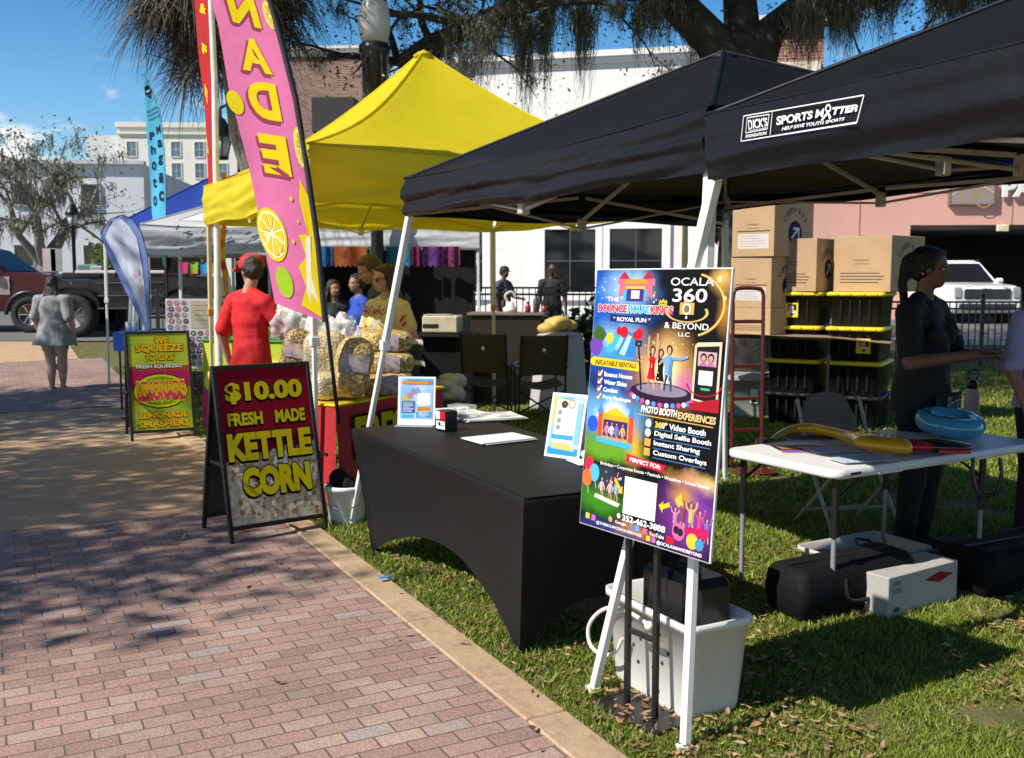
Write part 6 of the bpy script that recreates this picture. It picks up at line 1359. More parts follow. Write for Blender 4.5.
def person(label, loc, rz, H=1.70, skin=('light', (.52, .30, .21)), voxel=.010, lean=0, lean_x=0, head_yaw=0, head_pitch=0, lh=None, le=None, rh=None, re=None,
           lf=None, lk=None, rf=None, rk=None, build=1.0, top=((.3, .3, .3), .62, .35), bottom=((.05, .05, .06), 'pants'), hair=((.04, .025, .02), 'short'), shoes=(.05, .05, .05), cap=None, shades=False, hem=.50, female=False, grip=.4, top_mats=None, hairm=None):
    """faces local -y; left side is +x. All joints in fractions of the height."""
    t = thing('person', label, 'person', loc, rz)
    B = Matrix.Rotation(R(lean), 3, 'X') @ Matrix.Rotation(R(lean_x), 3, 'Y'); piv = Vector((0, 0, .52))
    U = lambda v: (piv+B @ (Vector(v)-piv))*H          # upper body follows the lean
    S = lambda v: Vector(v)*H
    w = build; sh = (.101 if not female else .093)*w
    J = dict(le=(sh+.03, .012, .635), lh=(sh+.045, -.02, .485), re=(-sh-.03, .012, .635), rh=(-sh-.045, -.02, .485),
             lk=(.055, -.008, .28), lf=(.06, .015, .04), rk=(-.055, -.008, .28), rf=(-.06, .015, .04))
    for k, v in dict(lh=lh, le=le, rh=rh, re=re, lf=lf, lk=lk, rf=rf, rk=rk).items():
        if v: J[k] = v
    bl = []
    hc = U((0, -.012, .932)); nb = U((0, .008, .835))
    HR = B @ Matrix.Rotation(R(head_yaw), 3, 'Z') @ Matrix.Rotation(R(head_pitch), 3, 'X'); hp = lambda x, y, z: hc+HR @ (Vector((x, y, z))*H)
    hb = lambda x, y, z, r: bl.append((hp(x, y, z), tuple(q*H for q in r), HR))
    hb(0, .006, .018, (.044, .054, .050)); hb(0, -.010, -.022, (.034, .040, .042)); hb(0, -.026, -.048, (.020, .018, .014)); hb(0, -.012, -.045, (.028, .03, .016))
    hb(0, -.052, -.012, (.0075, .010, .013)); hb(0, -.046, .003, (.006, .008, .016)); hb(.018, -.036, -.016, (.012, .012, .012)); hb(-.018, -.036, -.016, (.012, .012, .012))
    hb(0, -.045, -.033, (.012, .007, .0045)); hb(0, -.044, -.038, (.011, .007, .004)); hb(0, -.040, .012, (.032, .013, .007))
    for sx in (-1, 1): hb(sx*.044, .004, -.006, (.006, .010, .017))
    bl += chain(nb, hc+HR @ Vector((0, .012, -.03))*H, .030*H, .028*H, 6)
    shl, shr = U((sh, .008, .792)), U((-sh, .008, .792))
    bl += chain(U((0, .004, .70)), U((0, .012, .785)), .062*H*w, .050*H*w, 5, 1.42, .95) + chain(U((0, 0, .60)), U((0, .0, .70)), (.058 if not female else .052)*H*w, .062*H*w, 5, 1.3, 1.0)
    bl += chain(S((0, .004, .515)), U((0, 0, .60)), .064*H*w, .060*H*w, 5, 1.3, 1.0) + chain(shr, shl, .030*H*w, .030*H*w, 8)
    bl += chain(U((sh*.4, .01, .825)), shl, .026*H, .03*H, 4)+chain(U((-sh*.4, .01, .825)), shr, .026*H, .03*H, 4)
    if female: bl += [(U((sx*.042, -.045, .715)), (.030*H*w, .025*H*w, .030*H*w), None) for sx in (-1, 1)]
    arms = []
    for s_, shd in (('l', shl), ('r', shr)):
        e, h = U(J[s_+'e']), U(J[s_+'h']); arms.append((shd, e, h))
        bl += chain(shd, e, .0275*H*w, .0225*H*w, 8)+chain(e, h, .024*H*w, .0155*H*w, 8)
        d = (h-e).normalized(); sd_ = Vector((1 if s_ == 'l' else -1, 0, 0)); fr = Vector((0, -1, 0)); fr = (fr-d*fr.dot(d)); fr = fr.normalized() if fr.length > .2 else Vector((0, 0, 1)); out = d.cross(fr).normalized()
        pal = h+d*.028*H; bl += chain(h, h+d*.052*H, .015*H, .017*H, 4, 1, 1)
        for i, (o, ln) in enumerate(((-.018, .040), (-.006, .046), (.006, .043), (.017, .034))):
            b0 = h+d*.050*H+fr*o*-1*H; k1 = b0+d*ln*.55*H+out*0; k2 = k1+(d*(1-grip)+(out if s_ == 'l' else -out)*grip*-1*1.1).normalized()*ln*.5*H
            bl += chain(b0, k1, .0058*H, .0052*H, 4)+chain(k1, k2, .0052*H, .0044*H, 4)
        th0 = h+d*.018*H+fr*.013*H; bl += chain(th0, th0+(fr*.8+d*.7).normalized()*.028*H, .0075*H, .006*H, 4)+chain(th0+(fr*.8+d*.7).normalized()*.028*H, th0+(fr*.3+d).normalized()*.048*H, .006*H, .005*H, 3)
    legs = []
    for s_, sx in (('l', 1), ('r', -1)):
        hip = S((sx*.048*w, .004, .515)); k, f = S(J[s_+'k']), S(J[s_+'f']); legs.append((hip, k, f))
        bl += chain(hip, k, .054*H*w, .034*H*w, 9)+chain(k, k.lerp(f, .35), .033*H*w, .034*H*w, 4)+chain(k.lerp(f, .35), f, .034*H*w, .020*H, 7)
        bl += chain(f+S((0, .018, -.018)), f+S((0, -.085, -.026)), .019*H, .013*H, 6, 1.15, 1)
    lip = M('lip_'+skin[0], [skin[1][0]*.75, skin[1][1]*.45, skin[1][2]*.45], .4); sm = skinmat(*skin)
    HI = HR.inverted()
    def pick(c):
        q = HI @ (c-hc)/H
        return 1 if abs(q.x) < .012 and q.y < -.042 and -.041 < q.z < -.030 else 0
    remesh('body', bl, voxel, [sm, lip], t, 3, pick=pick)
    ey = MB()
    for sx in (-1, 1):
        ey.ball(hp(sx*.0165, -.0395, .0), tuple(q*H for q in (.0075, .006, .0045)), 10, 0); ey.ball(hp(sx*.0165, -.0448, .0), tuple(q*H for q in (.0033, .0018, .0033)), 8, 1)
    ey.build('eyes', [M('eye_white', (.6, .58, .55), .3), M('eye_dark', (.02, .012, .01), .2)], t)
    # hair
    hm = hairm or M('hair_%02d' % int(hair[0][0]*100), hair[0], .45, .35, 60, .5, bscale=120)
    hb_ = []; ha = lambda x, y, z, r: hb_.append((hp(x, y, z), tuple(q*H for q in r), HR))
    st = hair[1]
    if st != 'bald':
        ha(0, .014, .030, (.049, .055, .045)); ha(0, .028, .004, (.047, .044, .048)); ha(0, -.014, .050, (.037, .030, .013))
        for sx in (-1, 1): ha(sx*.038, .012, .015, (.013, .03, .03))
    if st in ('long', 'bob'):
        for sx in (-1, 1):
            for i in range(5 if st == 'bob' else 9): ha(sx*(.040+.002*i), .012+.004*i, .01-.016*i, (.016, .026, .016))
        for i in range(5 if st == 'bob' else 10): ha(0, .038+.002*i, -.0-.016*i, (.046 if st == 'bob' else .052, .024, .018))
    if st == 'pony':
        ha(0, .062, .030, (.022, .022, .022))
        for i in range(12): ha(.006*math.sin(i), .075+.004*min(i, 4)-.002*i, .022-.016*i, (.022-.0008*i, .02-.0008*i, .018))
    if hb_: remesh('hair', hb_, max(voxel*.8, .007), hm, t, 2, wr=.006, wsc=35)
    if cap:
        cm = M('cap_cloth_%02d' % int(cap[0][0]*100), cap[0], .7, .08, 20, .1); cb_ = []; dirn = cap[1]; CR = HR @ Matrix.Rotation(R(dirn), 3, 'Z'); cp = lambda x, y, z: hc+CR @ (Vector((x, y, z))*H)
        m = MB(); n_ = 20
        rings = [[cp((.052-.0*k)*sc_*math.cos(6.283*j/n_), .004+.060*sc_*math.sin(6.283*j/n_), z) for j in range(n_)] for k, (sc_, z) in enumerate(((1, .016), (1.02, .03), (.98, .05), (.80, .068), (.5, .078), (.1, .081)))]
        loft(m, rings, 0, True, True)
        m.ball(cp(0, 0, .082), (.006*H,)*3, 6); co = m.build('cap', cm, t)
        m = MB(); m.grid(lambda u, v: tuple(cp((u-.5)*.088*(1-.25*v*v), -.050-.045*v*math.sqrt(max(.02, 1-((u-.5)*1.7)**2)), .020-.012*v+.010*math.cos((u-.5)*3)-.006)), 10, 5); m.grid(lambda u, v: tuple(cp((u-.5)*.088*(1-.25*v*v), -.050-.045*v*math.sqrt(max(.02, 1-((u-.5)*1.7)**2)), .0225-.012*v+.010*math.cos((u-.5)*3)-.006)), 10, 5); m.build('brim', cm, co)
        if len(cap) > 2:
            a = Art(.05*H, .026*H, ztop=0, y=0, step=.0004); a.text(cap[2], .5, .5, 1, WH, w=1, bold=.05)
            a.mb.v = [tuple(cp(x/H*.95, -math.sqrt(max(0, 1-(x/H/.058)**2))*.0625-.0005, z/H+.056)+CR @ Vector((0, y, 0))) for x, y, z in a.mb.v]; a.build('lettering', co)
    if shades:
        m = MB()
        for sx in (-1, 1):
            m.ball((0, 0, 0), (.0155*H, .004*H, .012*H), 12, 0, Matrix.Translation(hp(sx*.0185, -.047, .0)) @ HR.to_4x4()); m.tube([hp(sx*.033, -.044, .003), hp(sx*.046, -.02, .003), hp(sx*.047, .006, .0)], .002*H, 5)
        m.tube([hp(-.006, -.050, .003), hp(.006, -.050, .003)], .002*H, 5); m.build('sunglasses', M('dark_lens', (.01, .008, .01), .08), t)
    # top
    tcol, sl, drape = top; e_ = .010*H; tb_ = []
    tb_ += chain(U((0, .004, .70)), U((0, .014, .780)), .066*H*w+.004, .052*H*w+.004, 5, 1.40, 1.0)+chain(U((0, 0, .60)), U((0, 0, .70)), .066*H*w, .067*H*w, 5, 1.36, 1.05)
    tb_ += chain(S((0, .004, hem-.03)), U((0, 0, .60)), (.073+.02*drape)*H*w, .067*H*w, 7, 1.38, 1.08)+chain(shr, shl, .037*H*w, .037*H*w, 8)
    tb_ += chain(U((sh*.32, .012, .826)), shl, .026*H, .036*H, 4)+chain(U((-sh*.32, .012, .826)), shr, .026*H, .036*H, 4)
    if female: tb_ += [(U((sx*.042, -.048, .715)), (.035*H*w, .029*H*w, .035*H*w), None) for sx in (-1, 1)]
    for shd, e, h in arms:
        if sl <= 1: tb_ += chain(shd, shd.lerp(e, sl), .036*H*w, .0345*H*w, 7)
        else: tb_ += chain(shd, e, .037*H*w, .031*H*w, 7)+chain(e, e.lerp(h, sl-1), .031*H*w, .024*H*w, 7)
    tmats = top_mats or M('shirt_%02d_%02d_%02d' % tuple(int(x*99) for x in tcol), tcol, .8, .08, 6, .15, bscale=40)
    so2 = remesh('shirt', tb_, voxel, tmats, t, 6, cut=[(S((0, 0, hem)), Vector((0, 0, -1)))], wr=.011, wsc=9, push=.007)
    # bottom
    bcol, kind = bottom; bb2 = chain(S((-.02, .006, .535)), S((.02, .006, .535)), .068*H*w, .068*H*w, 3, 1.25, 1.05); cutb = [(S((0, 0, .57)), Vector((0, 0, 1)))]
    endf = {'pants': .98, 'shorts': .52, 'short_shorts': .36}[kind]
    for hip, k, f in legs:
        if kind == 'pants': bb2 += chain(hip, k, .0565*H*w, .042*H*w, 9)+chain(k, k.lerp(f, .92), .042*H*w, .032*H*w, 9)
        else: bb2 += chain(hip, hip.lerp(k, endf*1.6), .062*H*w, .050*H*w, 9)
    remesh('trousers' if kind == 'pants' else 'shorts', bb2, voxel, M('cloth_%02d_%02d' % (int(bcol[0]*99), int(bcol[2]*99)), bcol, .8, .1, 7, .2), t, 2, cut=cutb, wr=.006, wsc=9)
    for hip, k, f in legs:
        sb = chain(f+S((0, .020, -.022)), f+S((0, -.090, -.028)), .023*H, .0165*H, 8, 1.15, 1)+chain(f+S((0, .012, .0)), f+S((0, -.02, -.015)), .024*H, .022*H, 3)
        remesh('shoe', sb, voxel, M('shoe_%02d' % int(shoes[0]*99), shoes, .6, .1, 8), t, 2, cut=[(Vector((0, 0, .002)), Vector((0, 0, -1)))])
    return t, U, S
# woman walking away
p = G(57, 390); person('woman in a loose grey tee and pale shorts walking away along the path', p, R(172), 1.68, ('fair', (.50, .31, .23)), .011, build=1.26, female=False, top=((.25, .255, .255), .85, 2.0), hem=.40, bottom=((.42, .34, .30), 'short_shorts'), hair=((.018, .011, .009), 'long'), shoes=(.40, .27, .2),
   lk=(.048, .0, .28), lf=(.03, .02, .03), rk=(-.045, -.03, .29), rf=(-.035, -.045, .03), lh=(.155, -.04, .47), le=(.160, .02, .62), rh=(-.155, -.04, .47), re=(-.160, .02, .62))
# man in red at the lemonade counter
Yr = 8.5; p = at(250, 300, Yr); person('man in a red tee and red cap turned toward the lemonade counter', (p.x, Yr, 0), R(150), 1.83, ('tan', (.42, .23, .15)), .010, build=.98, top=((.56, .008, .012), .85, .5), hem=.46, bottom=((.05, .05, .06), 'pants'), hair=((.012, .01, .009), 'short'), cap=((.50, .012, .016), 42, 'PH'), head_yaw=72, head_pitch=6,
   lh=(.15, -.01, .50), le=(.15, .04, .645), rh=(-.11, -.23, .64), re=(-.165, -.06, .635))
# woman with sunglasses behind the popcorn bags
Yw = 8.75; p = at(386, 300, Yw); FLOR = M('floral_cream', (.60, .46, .16), .8, 0, 5, .1, col2=(.66, .56, .26))
wm, U_, S_ = person('woman in sunglasses and a cream blouse with red flowers behind the popcorn bags', (p.x, Yw, 0), R(-38), 1.76, ('warm', (.46, .25, .15)), .009, female=True, build=1.06, top=((.6, .46, .16), .6, .4), hem=.46, hair=((.022, .012, .009), 'bob'), shades=True, head_yaw=-22, head_pitch=4, top_mats=FLOR,
   rh=(-.13, -.17, .60), re=(-.17, -.0, .63), lh=(.10, -.15, .58), le=(.17, .02, .64))
m = MB()
for i in range(60):
    z = random.choice([random.uniform(.76, .80), random.uniform(.60, .78)]); x = random.uniform(-.09, .09)
    q = U_((x, -.068-.008*(z < .73)-.012*math.cos(x*14), z)); m.ball(q, (.010, .008, .010), 6, random.randint(0, 1))
for i in range(16): q = U_((random.uniform(.12, .165), -.03, random.uniform(.70, .76))); m.ball(q, (.012, .01, .012), 6, 0)
m.build('flower_print', [M('flower_red', (.45, .05, .03), .8), M('flower_rust', (.42, .14, .05), .8)], wm)
m = MB(); m.tube(smoothpath([U_((-.045, -.02, .84)), U_((-.03, -.065, .78)), U_((0, -.082, .73)), U_((.03, -.065, .78)), U_((.045, -.02, .84))]), .004, 5); m.build('necklace', M('bead_white', (.7, .68, .6), .3), wm)
# man bending behind her
Ym = 9.5; p = at(404, 300, Ym); person('man in an olive tee bending forward behind the woman in sunglasses', (p.x, Ym, 0), R(-62), 1.93, ('ruddy', (.40, .20, .12)), .010, lean=24, build=1.12, top=((.035, .04, .015), .8, .3), hem=.50, hair=((.06, .035, .02), 'short'), head_pitch=2,
   lh=(.15, -.10, .55), le=(.185, .0, .65), rh=(-.14, -.18, .55), re=(-.165, -.06, .64), bottom=((.03, .03, .035), 'pants'))
# couple in the shade farther back
Yc = 12.4; p = at(334, 300, Yc); person('woman with long dark hair in a navy top in the shade behind the stand', (p.x, Yc, 0), R(15), 1.63, ('olive', (.36, .19, .12)), .012, female=True, top=((.02, .022, .03), .7, .3), hair=((.012, .009, .008), 'long'), head_yaw=25)
p = at(358, 300, Yc-.1); person('man in a bright blue tee facing the woman in navy', (p.x, Yc-.1, 0), R(-58), 1.70, ('brown', (.32, .17, .11)), .012, top=((.015, .06, .40), .8, .3), hair=((.012, .01, .009), 'short'))
# two people by the far fence
p = at(504, 300, 20.2); person('man in a dark cap and patterned tee beyond the iron fence at left', (p.x, 20.2, gz(20.2)), R(50), 1.66, ('dark', (.16, .08, .05)), .014, top=((.10, .11, .14), .8, .3), hair=((.02, .015, .012), 'short'), cap=((.02, .02, .025), 0), lh=(.12, -.16, .62), le=(.16, -.02, .64))
p = at(552, 300, 20.0); person('bald man in a black tee beyond the iron fence, hands at his sides', (p.x, 20.0, gz(20)), R(-5), 1.72, ('dark', (.16, .08, .05)), .014, build=1.12, top=((.02, .02, .022), .8, .4), hair=((.02, .015, .012), 'bald'))
# woman in black behind the white table
Yk = 6.0; p = at(926, 300, Yk); kw, U_, S_ = person('woman in black with a dark ponytail holding a phone behind the white table', (p.x, Yk, 0), R(42), 1.83, ('deep', (.17, .085, .055)), .009, female=True, build=1.05, top=((.0045, .0045, .005), .75, .5), hem=.47, bottom=((.004, .004, .005), 'pants'), hair=((.004, .003, .0025), 'pony'), head_yaw=22, head_pitch=2,
   rh=(-.04, -.17, .66), re=(-.155, -.03, .635), lh=(.05, -.18, .665), le=(.155, -.04, .64), shoes=(.02, .02, .02), grip=.6)
m = MB(); q = U_((.0, -.225, .675)); m.box((q.x, q.y, q.z), (.16, .08, .010), 0, .003); 
ph = m.build('phone', BPLAS); ph.matrix_world = kw.matrix_basis.copy(); tag(ph, 'dark phone held in both hands by the woman in black', 'phone')
m = MB(); m.ball(U_((.047, -.008, .915)), (.007, .007, .007), 8); m.ball(U_((-.047, -.008, .915)), (.007, .007, .007), 8); m.build('earrings', M('pearl', (.75, .72, .65), .2), kw)
m = MB(); m.grid(lambda u, v: (-.17+.34*u, -.165-.03*math.sin(u*3.14), .60+.38*v), 10, 6); ap = m.build('apron', M('apron_black', (.005, .005, .005), .8, .1), kw)
a = Art(.26, .24, x0=-.13, ztop=.99, y=-.20, step=.0005); a.text('Photo', .5, .3, .4, (.5, .5, .5), w=.85, bold=-.01, shear=.45, rot=8); a.text('Booth', .55, .75, .4, (.5, .5, .5), w=.85, bold=-.01, shear=.45, rot=8); a.build('lettering', ap)
a = Art(.06, .07, x0=.05, ztop=U_((0, 0, .75)).z, y=-.175, step=.0005); a.ring(.5, .5, .45, (.3, .27, .2), .2); a.rect(.3, .3, .7, .7, (.3, .27, .2)); a.build('chest_emblem', kw)
# person cut by the right edge
Ye = 6.0; p = at(1052, 300, Ye); person('person in a lavender tee and dark trousers at the right edge of the lawn', (p.x, Ye, 0), R(20), 1.76, ('bronze', (.30, .15, .095)), .011, build=1.08, top=((.34, .33, .55), .9, .4), bottom=((.015, .013, .014), 'pants'), hair=((.02, .015, .012), 'short'), shoes=(.45, .44, .44), rh=(-.17, -.07, .52), re=(-.165, .0, .64))

bpy.data.scenes.remove(TMP)
# ------------------------------------------------------------------ kettle corn table with bags
K0 = Vector((-1.26, 7.10, 0)); K1 = Vector((-.58, 8.30, 0)); kd = (K1-K0).normalized(); kn = Vector((-kd.y, kd.x, 0)); KL = (K1-K0).length
krz = math.atan2(kd.y, kd.x); kt = thing('stall_table', 'table with a red kettle corn cloth and a yellow top piled with popcorn', 'table', (K0+K1)/2+kn*.36, krz)
REDC = M('red_cloth', (.46, .012, .02), .7, .1, 4, .2); YTOP = M('yellow_cloth', (.78, .52, .01), .7, .06, 4, .15)
m = MB(); m.grid(lambda u, v: ((u-.5)*KL, -.36-.012*math.sin(u*17)*v-.03*v, .745-.72*v), 40, 8); m.grid(lambda u, v: (-KL/2-.012*math.sin(u*12)*v-.02*v, (u-.5)*.72, .745-.72*v), 20, 8); m.grid(lambda u, v: (KL/2+.012*math.sin(u*12)*v+.02*v, (u-.5)*.72, .745-.72*v), 20, 8); ck = m.build('table_cloth', REDC, kt)
a = Art(1.3, .40, x0=-.66, ztop=.71, y=-.392, step=.0006); a.text('FRESH', .42, .55, .75, (.70, .55, .02), w=.62, bold=.05, outline=(.03, .02, .01), ow=.05); a.build('lettering', ck)
m = MB(); m.box((0, 0, .74), (KL+.02, .75, .02), 0, .006); m.build('tabletop', YTOP, kt)
def popmat(name, stops, scale=56):
    m, t, b = node_mat(name); L = t.links.new; tc = t.nodes.new('ShaderNodeTexCoord'); v = t.nodes.new('ShaderNodeTexVoronoi'); v.inputs['Scale'].default_value = scale; L(tc.outputs['Object'], v.inputs['Vector'])
    sp_ = t.nodes.new('ShaderNodeSeparateColor'); L(v.outputs['Color'], sp_.inputs[0]); r = t.nodes.new('ShaderNodeValToRGB')
    while len(r.color_ramp.elements) < len(stops): r.color_ramp.elements.new(.5)
    for e, (p, c) in zip(r.color_ramp.elements, stops): e.position = p; e.color = (*c, 1)
    L(sp_.outputs[0], r.inputs[0]); d = t.nodes.new('ShaderNodeMapRange'); d.inputs['From Max'].default_value = .7; d.inputs['To Min'].default_value = 1.1; d.inputs['To Max'].default_value = .45; L(v.outputs['Distance'], d.inputs[0])
    mu = t.nodes.new('ShaderNodeMixRGB'); mu.blend_type = 'MULTIPLY'; mu.inputs[0].default_value = .8; L(r.outputs[0], mu.inputs[1]); L(d.outputs[0], mu.inputs[2]); L(mu.outputs[0], b.inputs['Base Color'])
    bp = t.nodes.new('ShaderNodeBump'); bp.inputs['Strength'].default_value = .6; bp.inputs['Distance'].default_value = .012; bp.invert = True; L(v.outputs['Distance'], bp.inputs['Height']); L(bp.outputs[0], b.inputs['Normal'])
    b.inputs['Roughness'].default_value = .45; b.inputs['Coat Weight'].default_value = .3; b.inputs['Coat Roughness'].default_value = .15; return m
POP = popmat('popcorn_bag', [(0, (.42, .20, .03)), (.3, (.68, .44, .09)), (.55, (.76, .58, .22)), (.8, (.78, .66, .36)), (1, (.34, .15, .03))])
POP2 = popmat('popcorn_bag_dark', [(0, (.16, .07, .02)), (.4, (.42, .24, .07)), (.7, (.66, .5, .25)), (1, (.22, .14, .12))])
POP3 = popmat('popcorn_bag_pale', [(0, (.62, .42, .14)), (.4, (.74, .62, .36)), (.8, (.78, .72, .56)), (1, (.55, .34, .10))])
BLAB = M('bag_label', (.17, .15, .36), .4, 0, 22, col2=(.66, .52, .34), detail=5)
CLB = glass('bag_plastic_clear', (.8, .82, .84), .65, .2)
def popbag(label, c, size, rot, m_=POP, lab=True):
    t = thing('popcorn_bag', label, 'popcorn bag', c, rot[2], 'clear bags of kettle corn'); m = MB(); sx, sy, sz = size; n1, n2 = 18, 24; vs = []
    X = Matrix.Rotation(rot[0], 4, 'X') @ Matrix.Rotation(rot[1], 4, 'Y')
    for i in range(n1+1):
        f = i/n1*2-1; k = (1-abs(f)**4.5)**.5 if abs(f) < 1 else 0
        for j in range(n2):
            t_ = 6.283*j/n2; c_, s_ = math.cos(t_), math.sin(t_); q = .55
            x = sx/2*f; y = sy/2*math.copysign(abs(c_)**q, c_)*max(.12, k); z = sz/2*math.copysign(abs(s_)**q, s_)*max(.06, k)
            d = 1+.09*fbm(x*9+c[0]*5, y*9, z*9+c[2]*7); vs.append((x, y*d, z*d))
    m.add(vs, [(i*n2+j, i*n2+(j+1) % n2, (i+1)*n2+(j+1) % n2, (i+1)*n2+j) for i in range(n1) for j in range(n2)], 0, True, X); m.add(vs[:n2], [tuple(range(n2))], 0, False, X); m.add(vs[-n2:], [tuple(range(n2))], 0, False, X); m.build('filled_bag', m_, t)
    m = MB(); m.grid(lambda u, v: tuple(X @ Vector((sx/2+.07*u, sy*.42*(v*2-1)*(1-.6*math.sin(3.14*u))*(.6+.6*u), .02*math.sin(v*17+u*3)))), 5, 12); m.build('gathered_end', CLB, t)
    if lab:
        m = MB(); m.grid(lambda u, v: tuple(X @ Vector((sx*(-.05+.26*u), -sy/2*1.04*(1-.06*(v*2-1)**2)-.006, sz*(v-.5)*.75))), 6, 6); m.build('label', BLAB, t)
    return t
def KP(u, v, z): p = K0+kd*u+kn*v; return (p.x, p.y, z)
h = krz
def PP(px, py, Y): q = at(px, py, Y); return (q.x, q.y, q.z)
for px, py, Y, w_, lab in ((386, 383, 7.72, .44, 'lowest of the three popcorn bags stacked at the right end'), (388, 362, 7.78, .42, 'middle of the three popcorn bags stacked at the right end'), (387, 341, 7.84, .41, 'topmost of the three popcorn bags stacked at the right end')):
    popbag(lab, PP(px, py, Y), (w_, .36, .175), (0, R(-5 if py > 370 else 2), R(8)), POP)
popbag('upright popcorn bag leaning on the stack beside the white tent leg', PP(353, 367, 7.35), (.47, .20, .27), (0, R(-80), R(14)), POP)
popbag('upright popcorn bag with a pale middle behind the flag pole', PP(325, 357, 7.75), (.44, .22, .34), (0, R(-84), R(4)), POP3, False)
popbag('upright brownish popcorn bag at the left end above the price board', PP(296, 354, 7.9), (.42, .20, .23), (0, R(-76), R(10)), POP2)
popbag('small popcorn bag wedged between the pale bag and the stack', PP(366, 350, 7.9), (.36, .22, .26), (0, R(-70), R(-10)), POP)
popbag('popcorn bag lying low at the front left of the yellow table top', PP(335, 385, 7.4), (.42, .26, .2), (0, 0, R(35)), POP3)
for i, (u, v, z, s_) in enumerate(((.30, .75, 1.24, .12), (.55, .60, 1.25, .10), (-.02, 1.0, 1.26, .15))):
    t = thing('plastic_bag', ('empty clear bag puffed up behind the pale popcorn bag', 'empty clear bag beside the hands of the woman in sunglasses', 'large frosted bag standing beyond the brownish popcorn bag')[i], 'plastic bag', PP(*((318, 333, 8.1), (342, 332, 8.0), (294, 322, 8.4))[i])); m = MB()
    def crump(u, v, i=i, s_=s_):
        th, fi = 6.2832*u, math.pi*v; n_ = Vector((math.sin(fi)*math.cos(th), math.sin(fi)*math.sin(th), math.cos(fi))); d = 1+.55*fbm(n_.x*2.4+i*5, n_.y*2.4, n_.z*2.4)+.25*fbm(n_.x*7, n_.y*7+i, n_.z*7)
        return (n_.x*s_*d*1.1, n_.y*s_*d*.8, n_.z*s_*d*1.25)
    m.grid(crump, 40, 24)
    m.build('film', glass('bag_film', (.85, .86, .86), .55, .2), t)
# lemonade counter
L0, L1 = at(203, 338, 10.6), at(300, 338, 10.3); L0.z = L1.z = 0; ld = (L1-L0).normalized(); LL = (L1-L0).length; lrz = math.atan2(ld.y, ld.x); ln_ = Vector((-ld.y, ld.x, 0))
lt_ = thing('stall_counter', 'lemonade counter with a green top and a lime pink printed cloth', 'counter', (L0+L1)/2+ln_*.3, lrz)
GCL = M('lime_cloth', (.30, .50, .02), .7, 0, 3, .15, col2=(.52, .55, .03)); m = MB(); m.grid(lambda u, v: ((u-.5)*LL, -.31-.015*math.sin(u*15)*v-.02*v, .99-.95*v), 40, 8); m.grid(lambda u, v: (-LL/2-.015*math.sin(u*9)*v-.02*v, (u-.5)*.6, .99-.95*v), 16, 8); ck = m.build('counter_cloth', GCL, lt_)
a = Art(LL, .95, x0=-LL/2, ztop=.985, y=-.35, step=.0006); a.poly([(0, .62), (.06, .45), (.10, .62), (.08, .98), (0, .98)], (.62, .08, .28)); a.poly([(.1, .85), (.2, .6), (.5, .75), (.8, .5), (1, .7), (1, .98), (.1, .98)], (.62, .50, .03)); lemon(a, .16, .45, .13); lemon(a, .75, .3, .10); a.build('print', ck)
m = MB(); m.box((0, 0, .995), (LL+.04, .66, .02), 0, .006); m.build('countertop', M('green_top', (.03, .26, .05), .6, .1, 4), lt_)
t = thing('lemon', 'yellow lemon prop on the counter in front of the man in red', 'lemon', tuple(L0+ld*.62+ln_*.2+Vector((0, 0, 1.006)))); m = MB(); m.ball((0, 0, .07), (.085, .07, .07), 14); m.ball((.085, 0, .07), (.02, .015, .015), 8); m.build('rind', M('lemon_rind', (.66, .44, .02), .4, .1, 12, .2), t)
# badge board
p = G(192, 400); bdz = thing('display_board', 'white display board covered in round badges on a dark stand', 'display board', (at(193, 370, 12.6).x, 12.6, 0), R(6)); m = MB(); m.box((0, 0, .95), (.62, .02, .88), 0, .004); pb_ = m.build('panel', M('board_white', (.62, .60, .58), .6), bdz)
a = Art(.6, .86, ztop=1.38, y=-.011, step=.0005); a.rect(.5, .02, .98, .42, (.60, .54, .44))
for i in range(4): a.rect(.56, .08+.07*i, .92, .095+.07*i, (.4, .36, .3))
for i in range(11):
    for j in range(7):
        x, y = .07+.145*j+.03*(i % 2), .05+.088*i
        if x < .98 and not (x > .46 and y < .45): a.circ(x, y, .055, random.choice([(.35, .12, .14), (.2, .2, .28), (.5, .35, .35), (.12, .1, .12), (.55, .25, .3)])); a.circ(x, y, .03, random.choice([(.6, .5, .5), (.5, .4, .5), (.3, .3, .35)]))
a.build('badges', pb_)
for sx in (-.26, .26): m = MB(); m.bar((sx, .02, .52), (sx, .06, 0), .03, .03); m.build('leg', BLK, bdz)
m = MB(); m.box((0, .03, .32), (.6, .03, .3), 0, .006); m.build('apron', BLK, bdz)
